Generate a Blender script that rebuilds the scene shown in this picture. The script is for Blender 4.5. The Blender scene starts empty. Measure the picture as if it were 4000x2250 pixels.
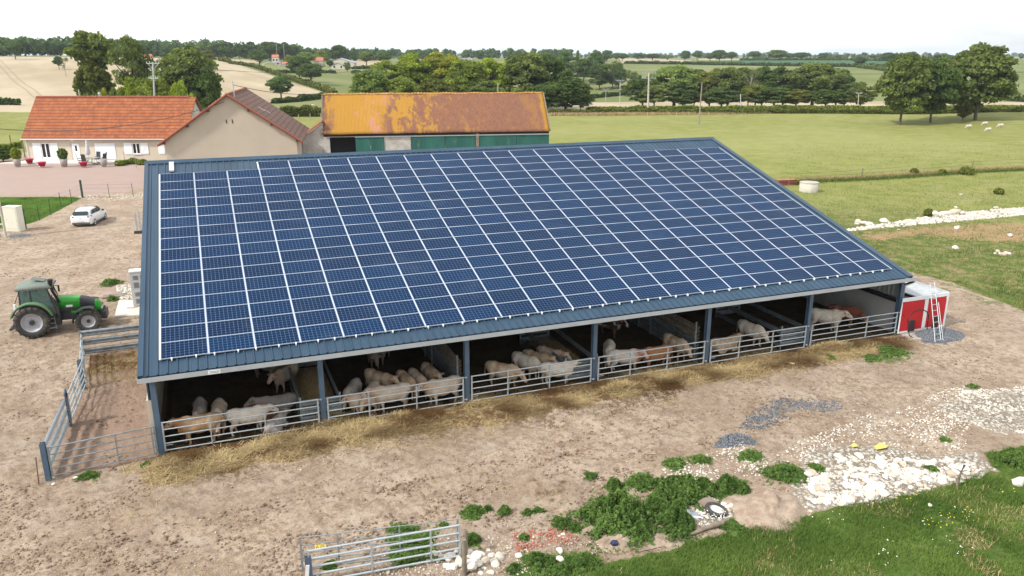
import bpy, bmesh, math, random
import numpy as np
from mathutils import Vector, Matrix, noise as mnoise
random.seed(7); rng=np.random.default_rng(7)
scene=bpy.context.scene
# ---------------------------------------------------------------- camera
CAM=np.array([2.5986,-29.2829,14.1792]); YAW,PITCH,FPX=.373,.2868,3061.1
cam=bpy.data.cameras.new('camera'); camo=bpy.data.objects.new('camera',cam); scene.collection.objects.link(camo)
camo.location=CAM.tolist(); camo.rotation_euler=(math.pi/2-PITCH,0,-YAW)
cam.sensor_width=36; cam.lens=FPX/4000*36; cam.clip_start=.3; cam.clip_end=20000
scene.camera=camo
CR=np.array([math.cos(YAW),-math.sin(YAW),0.]); CF=np.array([math.sin(YAW)*math.cos(PITCH),math.cos(YAW)*math.cos(PITCH),-math.sin(PITCH)]); CU=np.cross(CR,CF)
FH=np.array([math.sin(YAW),math.cos(YAW),0.])
# ---------------------------------------------------------------- sky and sun
SUN_EL=math.radians(44); sd=(-CR*math.cos(.56)-FH*math.sin(.56))*math.cos(SUN_EL); SUNV=Vector((sd[0],sd[1],math.sin(SUN_EL)))
world=bpy.data.worlds.new('World'); scene.world=world; world.use_nodes=True
nt=world.node_tree; nt.nodes.clear()
def wn(t,**k):
    n=nt.nodes.new(t)
    for a,b in k.items(): setattr(n,a,b)
    return n
out=wn('ShaderNodeOutputWorld'); bg=wn('ShaderNodeBackground'); sky=wn('ShaderNodeTexSky',sky_type='NISHITA',sun_disc=False)
sky.sun_elevation=SUN_EL; sky.sun_rotation=math.atan2(SUNV.x,SUNV.y); sky.air_density=1; sky.dust_density=1.5; sky.ozone_density=1
tc=wn('ShaderNodeTexCoord'); mp=wn('ShaderNodeMapping'); mp.inputs['Scale'].default_value=(1.5,1.5,7)
nz=wn('ShaderNodeTexNoise'); nz.inputs['Scale'].default_value=2.2; nz.inputs['Detail'].default_value=6
rp=wn('ShaderNodeValToRGB'); rp.color_ramp.elements[0].position=.28; rp.color_ramp.elements[1].position=.46; rp.color_ramp.elements[0].color=(.55,.55,.55,1)
mx=wn('ShaderNodeMixRGB'); mx.inputs['Color2'].default_value=(13.6,13.9,14.2,1)
nt.links.new(tc.outputs['Generated'],mp.inputs[0]); nt.links.new(mp.outputs[0],nz.inputs['Vector']); nt.links.new(nz.outputs['Fac'],rp.inputs[0])
nt.links.new(rp.outputs[0],mx.inputs['Fac']); nt.links.new(sky.outputs[0],mx.inputs['Color1'])
nt.links.new(mx.outputs[0],bg.inputs[0]); bg.inputs[1].default_value=.10; nt.links.new(bg.outputs[0],out.inputs[0])
sl=bpy.data.lights.new('sun','SUN'); sl.energy=4.4; sl.angle=math.radians(5); sl.color=(1,.95,.87)
so=bpy.data.objects.new('sun',sl); scene.collection.objects.link(so); so.rotation_euler=SUNV.to_track_quat('Z','Y').to_euler(); so.location=(-40,-20,60)
scene.view_settings.view_transform='Standard'; scene.view_settings.look='None'; scene.view_settings.exposure=-.02; scene.view_settings.gamma=1
# ---------------------------------------------------------------- geometry helpers
def ray(px,py): return CF+CR*(px-2000)/FPX-CU*(py-1125)/FPX
def S(px,py,z=0.):
    d=ray(px,py); t=(z-CAM[2])/d[2]; return CAM+t*d
def onplane(px,py,A,dv):
    n=np.array([-dv[1],dv[0],0]); d=ray(px,py); t=((A-CAM)@n)/(d@n); X=CAM+t*d; return (X-A)@dv,X[2]
def proj(P):
    d=P-CAM; z=d@CF; z=np.where(np.abs(z)<1e-3,1e-3,z)
    return 2000+FPX*(d@CR)/z, 1125-FPX*(d@CU)/z, z
def head(deg): # heading measured in the picture plane: 0 right, 90 away
    a=math.radians(deg); v=CR*math.cos(a)+FH*math.sin(a); return math.atan2(v[1],v[0])
def link(o): scene.collection.objects.link(o); return o
def tag(o,label=None,cat=None,group=None,kind=None):
    if label: o['label']=label
    if cat: o['category']=cat
    if group: o['group']=group
    if kind: o['kind']=kind
    return o
def thing(name,label,cat,loc=(0,0,0),rz=0,group=None):
    o=bpy.data.objects.new(name,None); o.empty_display_size=.2; link(o); o.location=loc; o.rotation_euler=(0,0,rz)
    return tag(o,label,cat,group)
def mesh_np(name,V,F,mats,mi=None,smooth=False):
    V=np.asarray(V,dtype=np.float32); F=np.asarray(F,dtype=np.int32)
    me=bpy.data.meshes.new(name); n=len(F); k=F.shape[1]
    me.vertices.add(len(V)); me.vertices.foreach_set('co',V.ravel())
    me.loops.add(n*k); me.loops.foreach_set('vertex_index',F.ravel())
    me.polygons.add(n); me.polygons.foreach_set('loop_start',np.arange(0,n*k,k,dtype=np.int32))
    try: me.polygons.foreach_set('loop_total',np.full(n,k,dtype=np.int32))
    except Exception: pass
    for m in mats: me.materials.append(m)
    if mi is not None: me.polygons.foreach_set('material_index',np.asarray(mi,dtype=np.int32))
    me.update(calc_edges=True)
    if smooth: me.polygons.foreach_set('use_smooth',np.ones(n,dtype=bool))
    me.validate(); return me
class MB:
    def __init__(s): s.v=[]; s.f=[]; s.m=[]; s.sm=[]
    def add(s,vs,fs,m=0,sm=False):
        b=len(s.v); s.v+= [tuple(map(float,p)) for p in vs]
        for f in fs: s.f.append(tuple(b+i for i in f)); s.m.append(m); s.sm.append(sm)
        return s
    def box(s,c,sz,rz=0,m=0,rx=0,ry=0):
        x,y,z=[q/2 for q in sz]; R=Matrix.Rotation(rz,3,'Z')@Matrix.Rotation(ry,3,'Y')@Matrix.Rotation(rx,3,'X'); c=Vector(c)
        vs=[c+R@Vector(p) for p in ((-x,-y,-z),(x,-y,-z),(x,y,-z),(-x,y,-z),(-x,-y,z),(x,-y,z),(x,y,z),(-x,y,z))]
        return s.add(vs,[(0,3,2,1),(4,5,6,7),(0,1,5,4),(1,2,6,5),(2,3,7,6),(3,0,4,7)],m)
    def bx(s,a,b,m=0): # min,max
        return s.box([(a[i]+b[i])/2 for i in range(3)],[abs(b[i]-a[i]) for i in range(3)],m=m)
    def tube(s,pts,r,n=8,m=0,r2=None,cap=True):
        pts=[Vector(p) for p in pts]; k=len(pts); rings=[]
        for i,p in enumerate(pts):
            d=(pts[min(i+1,k-1)]-pts[max(i-1,0)]).normalized()
            a=d.cross(Vector((0,0,1)) if abs(d.z)<.95 else Vector((1,0,0))).normalized(); b=d.cross(a)
            rr=r if r2 is None else r+(r2-r)*i/(k-1)
            rings.append([p+a*math.cos(2*math.pi*j/n)*rr+b*math.sin(2*math.pi*j/n)*rr for j in range(n)])
        vs=[v for q in rings for v in q]; fs=[]
        for i in range(k-1):
            for j in range(n): fs.append((i*n+j,i*n+(j+1)%n,(i+1)*n+(j+1)%n,(i+1)*n+j))
        s.add(vs,fs,m,True)
        if cap: s.add(rings[0],[tuple(range(n))],m); s.add(rings[-1],[tuple(range(n))[::-1]],m)
        return s
    def lathe(s,c,prof,n=24,m=0,axis='Z',sm=True):
        vs=[];fs=[]
        for (r,h) in prof:
            for j in range(n):
                a=2*math.pi*j/n
                if axis=='Z': vs.append((c[0]+r*math.cos(a),c[1]+r*math.sin(a),c[2]+h))
                elif axis=='Y': vs.append((c[0]+r*math.cos(a),c[1]+h,c[2]+r*math.sin(a)))
                else: vs.append((c[0]+h,c[1]+r*math.cos(a),c[2]+r*math.sin(a)))
        for i in range(len(prof)-1):
            for j in range(n): fs.append((i*n+j,i*n+(j+1)%n,(i+1)*n+(j+1)%n,(i+1)*n+j))
        s.add(vs,fs,m,sm); return s
    def prism(s,poly,h0,h1,m=0,plane='XZ'): # polygon in plane, extruded along the third axis
        n=len(poly)
        def P(p,h): return (p[0],h,p[1]) if plane=='XZ' else ((p[0],p[1],h) if plane=='XY' else (h,p[0],p[1]))
        vs=[P(p,h0) for p in poly]+[P(p,h1) for p in poly]
        return s.add(vs,[tuple(range(n)),tuple(range(n,2*n))[::-1]]+[(i,(i+1)%n,n+(i+1)%n,n+i) for i in range(n)],m)
    def build(s,name,mats,parent=None,loc=None,rz=0,fix=True,bevel=0):
        if not isinstance(mats,(list,tuple)): mats=[mats]
        me=bpy.data.meshes.new(name); me.from_pydata(s.v,[],s.f)
        for m in mats: me.materials.append(m)
        me.polygons.foreach_set('material_index',s.m); me.polygons.foreach_set('use_smooth',s.sm)
        if fix:
            bm=bmesh.new(); bm.from_mesh(me); bmesh.ops.recalc_face_normals(bm,faces=bm.faces); bm.to_mesh(me); bm.free()
        me.update(); o=link(bpy.data.objects.new(name,me))
        if parent: o.parent=parent
        if loc is not None: o.location=loc
        o.rotation_euler=(0,0,rz)
        if bevel:
            b=o.modifiers.new('bevel','BEVEL'); b.width=bevel; b.segments=2; b.limit_method='ANGLE'
        return o
def copy_tree(o,parent=None):
    c=o.copy(); link(c); c.parent=parent
    for ch in list(o.children): copy_tree(ch,c)
    return c
# ---------------------------------------------------------------- material helpers
class NT:
    def __init__(s,name):
        s.mat=bpy.data.materials.new(name); s.mat.use_nodes=True; s.t=s.mat.node_tree; s.b=s.t.nodes['Principled BSDF']
    def n(s,t,**k):
        x=s.t.nodes.new(t)
        for a,b in k.items(): setattr(x,a,b)
        return x
    def l(s,a,b): s.t.links.new(a,b)
    def coord(s,kind='Object'): return s.n('ShaderNodeTexCoord').outputs[kind]
    def pos(s): return s.n('ShaderNodeNewGeometry').outputs['Position']
    def noise(s,vec,scale,detail=4,rough=.55,sc=None):
        if sc is not None:
            m=s.n('ShaderNodeMapping'); m.inputs['Scale'].default_value=sc; s.l(vec,m.inputs[0]); vec=m.outputs[0]
        x=s.n('ShaderNodeTexNoise'); x.inputs['Scale'].default_value=scale; x.inputs['Detail'].default_value=detail; x.inputs['Roughness'].default_value=rough
        s.l(vec,x.inputs['Vector']); return x.outputs['Fac']
    def ramp(s,fac,stops):
        r=s.n('ShaderNodeValToRGB'); e=r.color_ramp.elements
        while len(e)<len(stops): e.new(.5)
        for i,(p,c) in enumerate(stops):
            e[i].position=p; e[i].color=(*c,1) if len(c)==3 else c
        s.l(fac,r.inputs[0]); return r.outputs[0]
    def mix(s,f,a,b,mode='MIX'):
        m=s.n('ShaderNodeMixRGB',blend_type=mode)
        for i,q in (('Fac',f),('Color1',a),('Color2',b)):
            if isinstance(q,(int,float)): m.inputs[i].default_value=q
            elif isinstance(q,(tuple,list)): m.inputs[i].default_value=(*q,1)
            else: s.l(q,m.inputs[i])
        return m.outputs[0]
    def math(s,op,a,b=0.,clamp=False,c=None):
        m=s.n('ShaderNodeMath',operation=op,use_clamp=clamp)
        for i,q in enumerate((a,b) if c is None else (a,b,c)):
            if isinstance(q,(int,float)): m.inputs[i].default_value=q
            else: s.l(q,m.inputs[i])
        return m.outputs[0]
    def step(s,x,a,b):
        m=s.n('ShaderNodeMapRange',interpolation_type='SMOOTHSTEP'); s.l(x,m.inputs[0]); m.inputs[1].default_value=a; m.inputs[2].default_value=b; return m.outputs[0]
    def attr(s,name):
        return s.n('ShaderNodeAttribute',attribute_name=name)
    def sep(s,v):
        x=s.n('ShaderNodeSeparateXYZ'); s.l(v,x.inputs[0]); return x.outputs
    def bump(s,h,strength=.3,dist=.05):
        b=s.n('ShaderNodeBump'); b.inputs['Strength'].default_value=strength; b.inputs['Distance'].default_value=dist; s.l(h,b.inputs['Height']); s.l(b.outputs[0],s.b.inputs['Normal'])
    def done(s,col=None,rough=.8,metal=0.,spec=None):
        if col is not None:
            if isinstance(col,(tuple,list)): s.b.inputs['Base Color'].default_value=(*col,1)
            else: s.l(col,s.b.inputs['Base Color'])
        if isinstance(rough,(int,float)): s.b.inputs['Roughness'].default_value=rough
        else: s.l(rough,s.b.inputs['Roughness'])
        s.b.inputs['Metallic'].default_value=metal
        if spec is not None: s.b.inputs['Specular IOR Level'].default_value=spec
        return s.mat
def simple(name,c,rough=.7,metal=0.,var=.18,scale=3.,bump=0.,spec=None,dirt=None):
    m=NT(name); co=m.coord(); f=m.noise(co,scale,5); dk=tuple(q*(1-var) for q in c); lt=tuple(min(1,q*(1+var)) for q in c)
    col=m.ramp(f,[(.3,dk),(.7,lt)])
    if dirt:
        f2=m.noise(co,scale*.35,6,.7); col=m.mix(m.step(f2,.5,.72),col,dirt)
    if bump: m.bump(m.noise(co,scale*6,4),bump,.02)
    return m.done(col,rough,metal,spec)
M={}
M['blue_steel']=simple('blue_grey_painted_steel',(.070,.115,.175),.5,.0,.15,1.5)
M['galv']=simple('galvanised_steel',(.42,.47,.50),.42,.35,.15,9)
M['galv_dull']=simple('dull_galvanised_steel',(.24,.27,.29),.55,.3,.25,5,dirt=(.14,.12,.09))
M['gutter']=simple('light_gutter_metal',(.40,.44,.47),.4,.2,.06,2)
M['panel_frame']=simple('anodised_panel_frame',(.44,.49,.56),.4,0,.05,1)
M['white_metal']=simple('white_painted_metal',(.72,.75,.78),.4,0,.06,2)
M['concrete']=simple('pale_concrete',(.42,.39,.35),.9,0,.15,1.2,.2,dirt=(.30,.26,.21))
M['white_concrete']=simple('whitewashed_concrete',(.50,.50,.49),.9,0,.1,.8,.15,dirt=(.33,.28,.22))
M['render_beige']=simple('beige_render',(.56,.49,.40),.9,0,.05,.35,.05)
M['render_grey']=simple('grey_beige_render',(.46,.40,.325),.9,0,.08,.25,.05,dirt=(.40,.34,.27))
M['plaster_old']=simple('weathered_plaster',(.46,.44,.41),.95,0,.2,1.1,.3,dirt=(.30,.27,.23))
M['white_paint']=simple('white_gloss_paint',(.80,.82,.85),.35,0,.03,2)
M['dark_glass']=simple('dark_window_glass',(.018,.016,.022),.08,0,.2,1)
M['black']=simple('matt_black',(.012,.012,.013),.7,0,.3,4)
M['rubber']=simple('tyre_rubber',(.045,.043,.040),.85,0,.3,6,.3,dirt=(.13,.115,.09))
M['wood_grey']=simple('weathered_wood',(.20,.165,.125),.9,0,.35,4,.4)
M['wood_pale']=simple('pale_bare_wood',(.38,.30,.21),.9,0,.25,4,.3)
M['pole_concrete']=simple('pale_pole_concrete',(.46,.44,.38),.9,0,.12,2)
M['pole_wood']=simple('grey_pole_timber',(.27,.245,.2),.9,0,.2,2)
M['wire']=simple('dark_wire',(.05,.05,.055),.6,0,.1,1)
M['red_panel']=simple('red_painted_panel',(.47,.006,.012),.55,0,.12,1.2)
M['red_pot']=simple('crimson_plastic',(.42,.012,.06),.4,0,.1,3)
M['grey_pot']=simple('grey_stone_pot',(.33,.30,.28),.8,0,.15,5)
M['vent_dark']=simple('dark_brown_grille',(.055,.03,.03),.6,0,.2,3)
M['cream_box']=simple('cream_polyester_cabinet',(.68,.66,.56),.5,0,.04,2)
M['grey_cab']=simple('light_grey_cabinet',(.50,.52,.53),.5,0,.05,2)
M['green_post']=simple('dark_green_post',(.012,.045,.035),.6,0,.2,3)
M['tile_ridge']=simple('ridge_tile_clay',(.27,.085,.05),.85,0,.25,5)
M['blue_plastic']=simple('blue_plastic',(.02,.18,.55),.4,0,.1,3)
M['yellow_pl']=simple('yellow_sheeting',(.6,.5,.12),.6,0,.2,3)
M['navy_pl']=simple('navy_plastic',(.02,.03,.09),.5,0,.2,3)
M['chair_mesh']=simple('charcoal_mesh_fabric',(.05,.05,.055),.7,0,.2,6)
M['parasol']=simple('folded_parasol_canvas',(.52,.53,.56),.8,0,.2,5)
M['patio']=simple('patio_concrete',(.60,.57,.52),.9,0,.06,.8,.1)
def stone_mat(name,stops,rough=.9):
    m=NT(name); g=m.n('ShaderNodeNewGeometry'); oi=m.n('ShaderNodeObjectInfo'); f=m.math('FRACT',m.math('ADD',g.outputs['Random Per Island'],oi.outputs['Random']))
    c=m.ramp(f,stops); n_=m.noise(m.pos(),7,5,.6); c=m.mix(m.math('MULTIPLY',m.step(n_,.45,.7),.45),c,(.42,.35,.26)); m.bump(n_,.3,.02); return m.done(c,rough,0,.2)
M['stone_white']=stone_mat('white_limestone',[(0,(.40,.33,.25)),(.25,(.55,.50,.43)),(.6,(.68,.65,.59)),(1,(.76,.74,.70))])
M['pebble']=stone_mat('pale_pebbles',[(0,(.34,.25,.20)),(.5,(.46,.38,.31)),(1,(.62,.57,.50))])
M['label_white']=simple('white_label_plate',(.78,.8,.8),.5,0,.03,3)
M['hangar_blue']=simple('far_pale_blue_sheeting',(.30,.38,.48),.5,0,.05,.2)
M['far_wall']=simple('far_pale_wall',(.52,.47,.40),.9,0,.08,.3)
M['far_red_roof']=simple('far_red_tile_roof',(.42,.15,.10),.9,0,.12,.5)
M['far_slate']=simple('far_slate_roof',(.22,.21,.22),.8,0,.1,.5)

def tile_mat(name,base,dark,light,row,col,lichen=None,rowdir='z'):
    m=NT(name); co=m.coord(); x,y,z=m.sep(co)
    # rows follow distance up the slope (z), columns follow x
    rz=m.math('FRACT',m.math('DIVIDE',z,row)); rx=m.math('FRACT',m.math('DIVIDE',x,col))
    f=m.noise(co,1.2,6,.65); c=m.ramp(f,[(.25,dark),(.5,base),(.75,light)])
    per=m.n('ShaderNodeTexWhiteNoise',noise_dimensions='2D'); cb=m.n('ShaderNodeCombineXYZ')
    m.l(m.math('FLOOR',m.math('DIVIDE',x,col)),cb.inputs[0]); m.l(m.math('FLOOR',m.math('DIVIDE',z,row)),cb.inputs[1]); m.l(cb.outputs[0],per.inputs['Vector'])
    c=m.mix(m.math('MULTIPLY',per.outputs['Value'],.45),c,dark)
    c=m.mix(m.math('MULTIPLY',m.step(rz,.36,.0),.95),c,tuple(q*.4 for q in dark))
    c=m.mix(m.math('MULTIPLY',m.step(m.math('ABSOLUTE',m.math('SUBTRACT',rx,.5)),.34,.5),.55),c,tuple(q*.4 for q in dark))
    if lichen: c=lichen(m,co,x,y,z,c)
    m.bump(m.math('ADD',rz,m.math('SINE',m.math('MULTIPLY',rx,6.28))),.5,.03)
    return m.done(c,.85)
M['tile_orange']=tile_mat('orange_interlocking_tiles',(.36,.105,.032),(.20,.058,.026),(.47,.17,.055),.40,.30)
M['tile_brown']=tile_mat('brown_lichened_tiles',(.17,.085,.062),(.095,.052,.042),(.28,.13,.07),.62,.34)
def lich(m,co,x,y,z,c):
    n2=m.noise(co,1.3,9,.8,(1,1,.8)); n4=m.noise(co,4.5,8,.8,(1,1,1.4)); n5=m.noise(co,.30,4,.6,(1,1,.35)); n6=m.noise(co,.9,8,.8,(1,1,.6))
    c=m.mix(m.math('MULTIPLY',m.step(n4,.50,.57),.85),c,(.11,.065,.05))
    c=m.mix(m.math('MULTIPLY',m.math('MULTIPLY',m.step(m.math('ADD',n5,m.math('MULTIPLY',m.math('SUBTRACT',n2,.5),.5)),.52,.62),m.step(x,23.,15.)),.6),c,m.mix(m.step(n4,.4,.6),(.22,.135,.09),(.09,.06,.045)))
    wob=m.math('ADD',x,m.math('MULTIPLY',m.math('SUBTRACT',n2,.5),3.2))
    yel=m.math('MULTIPLY',m.step(wob,8.6,7.2),m.step(wob,.6,1.8))
    hole=m.step(m.math('ADD',m.math('ABSOLUTE',m.math('SUBTRACT',wob,5.6)),m.math('MULTIPLY',m.math('ABSOLUTE',m.math('SUBTRACT',z,3.4)),.9)),1.9,1.5)
    hole=m.math('MAXIMUM',hole,m.math('MULTIPLY',m.step(m.math('ABSOLUTE',m.math('SUBTRACT',wob,6.6)),.9,.6),m.step(z,3.6,2.8)))
    hole=m.math('MAXIMUM',hole,m.math('MULTIPLY',m.step(wob,5.2,5.9),m.step(z,4.6,5.1)))
    c=m.mix(m.math('MULTIPLY',hole,m.step(wob,9.5,8.)),c,m.mix(n4,(.46,.22,.15),(.40,.17,.10)))
    yel=m.math('MULTIPLY',yel,m.math('SUBTRACT',1.,hole))
    fade=m.step(x,24.,12.)
    mid=m.math('MULTIPLY',m.step(m.math('ADD',m.math('MULTIPLY',n6,.75),m.math('ADD',m.math('MULTIPLY',n5,.5),m.math('MULTIPLY',fade,.03))),.645,.70),m.math('ADD',.25,m.math('MULTIPLY',fade,.75)))
    edge=m.step(m.math('ADD',x,m.math('MULTIPLY',n2,1.4)),30.0,30.6)
    tot=m.math('MAXIMUM',m.math('MAXIMUM',m.math('MULTIPLY',yel,m.step(n4,.22,.45)),mid),edge)
    return m.mix(m.math('MULTIPLY',tot,.92),c,m.ramp(n4,[(.3,(.33,.15,.014)),(.55,(.42,.215,.015)),(.75,(.50,.28,.03))]))
M['tile_lichen']=tile_mat('old_clay_tiles_with_yellow_lichen',(.31,.125,.062),(.21,.09,.05),(.40,.155,.075),.17,.18,lich)
# old green boards with peeling patches
m=NT('peeling_green_boards'); co=m.coord(); x,y,z=m.sep(co); fr=m.math('FRACT',m.math('DIVIDE',x,.33))
c=m.ramp(m.noise(co,.6,5,.6,(1,1,.3)),[(.3,(.007,.075,.060)),(.7,(.018,.13,.105))])
c=m.mix(m.math('MULTIPLY',m.step(m.noise(co,1.5,7,.75,(1,1,.22)),.58,.70),.75),c,(.33,.36,.34))
c=m.mix(m.step(m.math('ABSOLUTE',m.math('SUBTRACT',fr,.5)),.44,.5),c,(.004,.04,.035)); m.bump(fr,.4,.02); M['green_boards']=m.done(c,.7)
# solar cell glass: 10 x 6 polycrystalline cells, pale busbars and gaps, object coordinates in metres
m=NT('polycrystalline_solar_cells'); co=m.coord(); x,y,z=m.sep(co)
fx=m.math('FRACT',m.math('DIVIDE',m.math('ADD',x,.795),.159)); fy=m.math('FRACT',m.math('DIVIDE',m.math('ADD',y,.474),.158))
lx=m.step(m.math('ABSOLUTE',m.math('SUBTRACT',fx,.5)),.455,.485); ly=m.step(m.math('ABSOLUTE',m.math('SUBTRACT',fy,.5)),.455,.485)
ln=m.math('MAXIMUM',lx,ly)
wn_=m.n('ShaderNodeTexVoronoi'); wn_.inputs['Scale'].default_value=55; m.l(co,wn_.inputs['Vector'])
oi=m.n('ShaderNodeObjectInfo'); base=m.mix(.35,(.007,.021,.056),wn_.outputs['Color'],'MULTIPLY')
base=m.mix(m.math('MULTIPLY',oi.outputs['Random'],.5),base,(.005,.031,.088))
base=m.mix(m.math('MULTIPLY',m.step(m.noise(m.pos(),.5,6,.7),.5,.75),.10),base,(.14,.17,.22))
c=m.mix(m.math('MULTIPLY',ln,.85),base,(.14,.21,.36)); M['cells']=m.done(c,.22,0,.10); m.b.inputs['IOR'].default_value=1.18
# blue trapezoidal sheet
m=NT('blue_ribbed_steel_sheet'); co=m.coord(); f=m.noise(co,.5,5,.6,(3,.4,.4)); c=m.ramp(f,[(.3,(.026,.055,.092)),(.7,(.038,.076,.122))]); M['blue_roof']=m.done(c,.42,0.1,.3)
m=NT('pale_ribbed_cladding'); co=m.coord(); f=m.noise(co,.8,5,.6); c=m.ramp(f,[(.3,(.30,.33,.33)),(.7,(.42,.45,.45))]); M['clad']=m.done(c,.5,.1)
m=NT('translucent_cab_glass'); m.done((.30,.42,.40),.05); m.b.inputs['Transmission Weight'].default_value=.75; m.b.inputs['IOR'].default_value=1.1; M['cab_glass']=m.mat
m=NT('car_window_glass'); m.done((.02,.035,.04),.04); M['car_glass']=m.mat
M['tractor_green']=simple('bright_green_paint',(.022,.33,.025),.4,0,.12,2,dirt=(.12,.19,.08))
M['tractor_dgreen']=simple('dusty_green_cab_paint',(.05,.075,.058),.6,0,.15,3)
M['tractor_roof']=simple('dusty_grey_green_roof',(.16,.19,.165),.7,0,.15,3)
M['tractor_lgreen']=simple('pale_faded_green_fender',(.15,.29,.14),.5,0,.15,3)
M['tractor_dark']=simple('dark_grey_machinery',(.028,.03,.033),.6,0,.3,5)
M['rim_grey']=simple('pale_grey_rim',(.36,.37,.41),.5,0,.12,4,dirt=(.26,.23,.2))
M['car_white']=simple('white_car_paint',(.74,.76,.79),.25,0,.02,1); M['car_lamp']=simple('red_tail_lamp',(.35,.02,.04),.2,0,.1,8)
M['plate']=simple('grey_white_plate',(.55,.57,.6),.4,0,.1,9); M['grey_plastic']=simple('grey_bumper_plastic',(.09,.09,.09),.7,0,.1,4)
M['clod']=simple('dry_soil_clods',(.21,.145,.10),.95,0,.3,4)
M['brick_red']=simple('red_brick_fragment',(.36,.13,.09),.9,0,.2,6)
def leaf_mat(name,dk,lt,trans=.25):
    m=NT(name); a=m.attr('tone'); oi=m.n('ShaderNodeObjectInfo')
    c=m.ramp(a.outputs['Fac'],[(0,dk),(1,lt)]); c=m.mix(1.,c,oi.outputs['Color'],'MULTIPLY')
    d=m.n('ShaderNodeBsdfDiffuse'); t=m.n('ShaderNodeBsdfTranslucent'); mxs=m.n('ShaderNodeMixShader'); mxs.inputs[0].default_value=trans
    m.l(c,d.inputs[0]); m.l(c,t.inputs[0]); m.l(d.outputs[0],mxs.inputs[1]); m.l(t.outputs[0],mxs.inputs[2])
    o=[n for n in m.t.nodes if n.type=='OUTPUT_MATERIAL'][0]; m.l(mxs.outputs[0],o.inputs[0]); m.t.nodes.remove(m.b); return m.mat
M['leaf']=leaf_mat('tree_foliage',(.045,.072,.026),(.22,.27,.085),.36)
M['bark']=simple('tree_bark',(.11,.09,.07),.95,0,.3,2,.3)
M['bark_pale']=simple('pale_dead_bark',(.30,.27,.23),.95,0,.2,2)
M['weed']=leaf_mat('weed_leaves',(.045,.100,.028),(.20,.33,.095),.38)
M['grassblade']=leaf_mat('grass_blades',(.035,.085,.016),(.20,.29,.070),.3)
M['straw']=leaf_mat('straw_stalks',(.12,.068,.03),(.55,.43,.23),.1)
# ================================================================ TERRAIN
PROF=[(-600,[(190,None),(230,425),(290,372),(360,320),(430,272),(490,238),(530,224),(600,219),(1000,222),(2500,221),(7000,216)]),
(0,[(190,None),(230,425),(290,372),(360,320),(430,272),(490,238),(530,223),(600,219),(1000,222),(2500,221),(7000,216)]),
(450,[(190,None),(230,422),(290,368),(360,318),(430,270),(490,238),(530,224),(600,219),(1000,222),(2500,220),(7000,216)]),
(850,[(190,None),(230,432),(270,402),(330,354),(400,302),(470,262),(540,240),(640,230),(800,225),(2500,220),(7000,216)]),
(1250,[(190,None),(230,432),(262,404),(300,372),(360,332),(430,300),(500,276),(560,259),(650,243),(760,233),(2500,222),(7000,216)]),
(1600,[(190,None),(230,428),(262,415),(300,398),(360,368),(430,330),(520,285),(620,255),(760,235),(2500,222),(7000,215)]),
(2250,[(200,None),(236,412),(280,424),(340,402),(420,362),(480,312),(540,285),(620,262),(720,245),(850,234),(2500,224),(7000,214)]),
(2700,[(200,None),(236,411),(280,430),(350,400),(450,330),(520,290),(600,265),(700,250),(850,237),(2500,226),(7000,214)]),
(3300,[(200,None),(236,410),(280,430),(350,400),(450,330),(540,280),(620,262),(720,250),(900,234),(2500,226),(7000,214)]),
(3900,[(200,None),(236,414),(280,425),(340,402),(450,345),(560,290),(700,255),(900,237),(2500,226),(7000,215)]),
(4600,[(200,None),(236,414),(280,425),(340,402),(450,345),(560,290),(700,255),(900,237),(2500,226),(7000,215)])]
LD=np.linspace(math.log(5),math.log(9000),600); TAB=[]; AZ=[]
for px,pts in PROF:
    r0=ray(px,300); AZ.append(math.atan2(r0[0],r0[1])); ds=[0];zs=[0.]
    for d,py in pts:
        if py is None: ds.append(d); zs.append(0.); continue
        for _ in range(3): # azimuth is fixed; find the ray in that azimuth at image row py
            pass
        # solve column for this row so that azimuth stays the same
        qx=px
        for _ in range(12):
            rr=ray(qx,py); e=AZ[-1]-math.atan2(rr[0],rr[1]); qx+=e*FPX
        rr=ray(qx,py); ds.append(d); zs.append(CAM[2]+d*rr[2]/math.hypot(rr[0],rr[1]))
    t=np.interp(np.exp(LD),ds,zs)
    k=np.ones(9)/9; t2=np.convolve(np.pad(t,4,'edge'),k,'valid'); TAB.append(t2)
TAB=np.array(TAB); AZ=np.array(AZ)
def H(x,y):
    x=np.asarray(x,float); y=np.asarray(y,float); dx=x-CAM[0]; dy=y-CAM[1]; d=np.hypot(dx,dy); a=np.arctan2(dx,dy)
    a=np.clip(a,AZ[0],AZ[-1]-1e-6); i=np.clip(np.searchsorted(AZ,a,side='right')-1,0,len(AZ)-2); f=(a-AZ[i])/(AZ[i+1]-AZ[i]); f=f*f*(3-2*f)
    u=(np.log(np.maximum(d,5.01))-LD[0])/(LD[1]-LD[0]); u=np.clip(u,0,len(LD)-1.001); j=u.astype(int); g=u-j
    z=(TAB[i,j]*(1-g)+TAB[i,j+1]*g)*(1-f)+(TAB[i+1,j]*(1-g)+TAB[i+1,j+1]*g)*f
    return z
def G(px,py,d=None):
    """terrain point seen at pixel (px,py), or the point at horizontal distance d in that column"""
    r=ray(px,py); hh=math.hypot(r[0],r[1])
    if d is None:
        for dd in np.exp(np.linspace(math.log(12),math.log(6000),1500)):
            X=CAM+r*dd/hh
            if X[2]<=float(H(X[0],X[1])): d=dd; break
        else: d=6000
    X=CAM+r*d/hh; return np.array([X[0],X[1],float(H(X[0],X[1]))])
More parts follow.
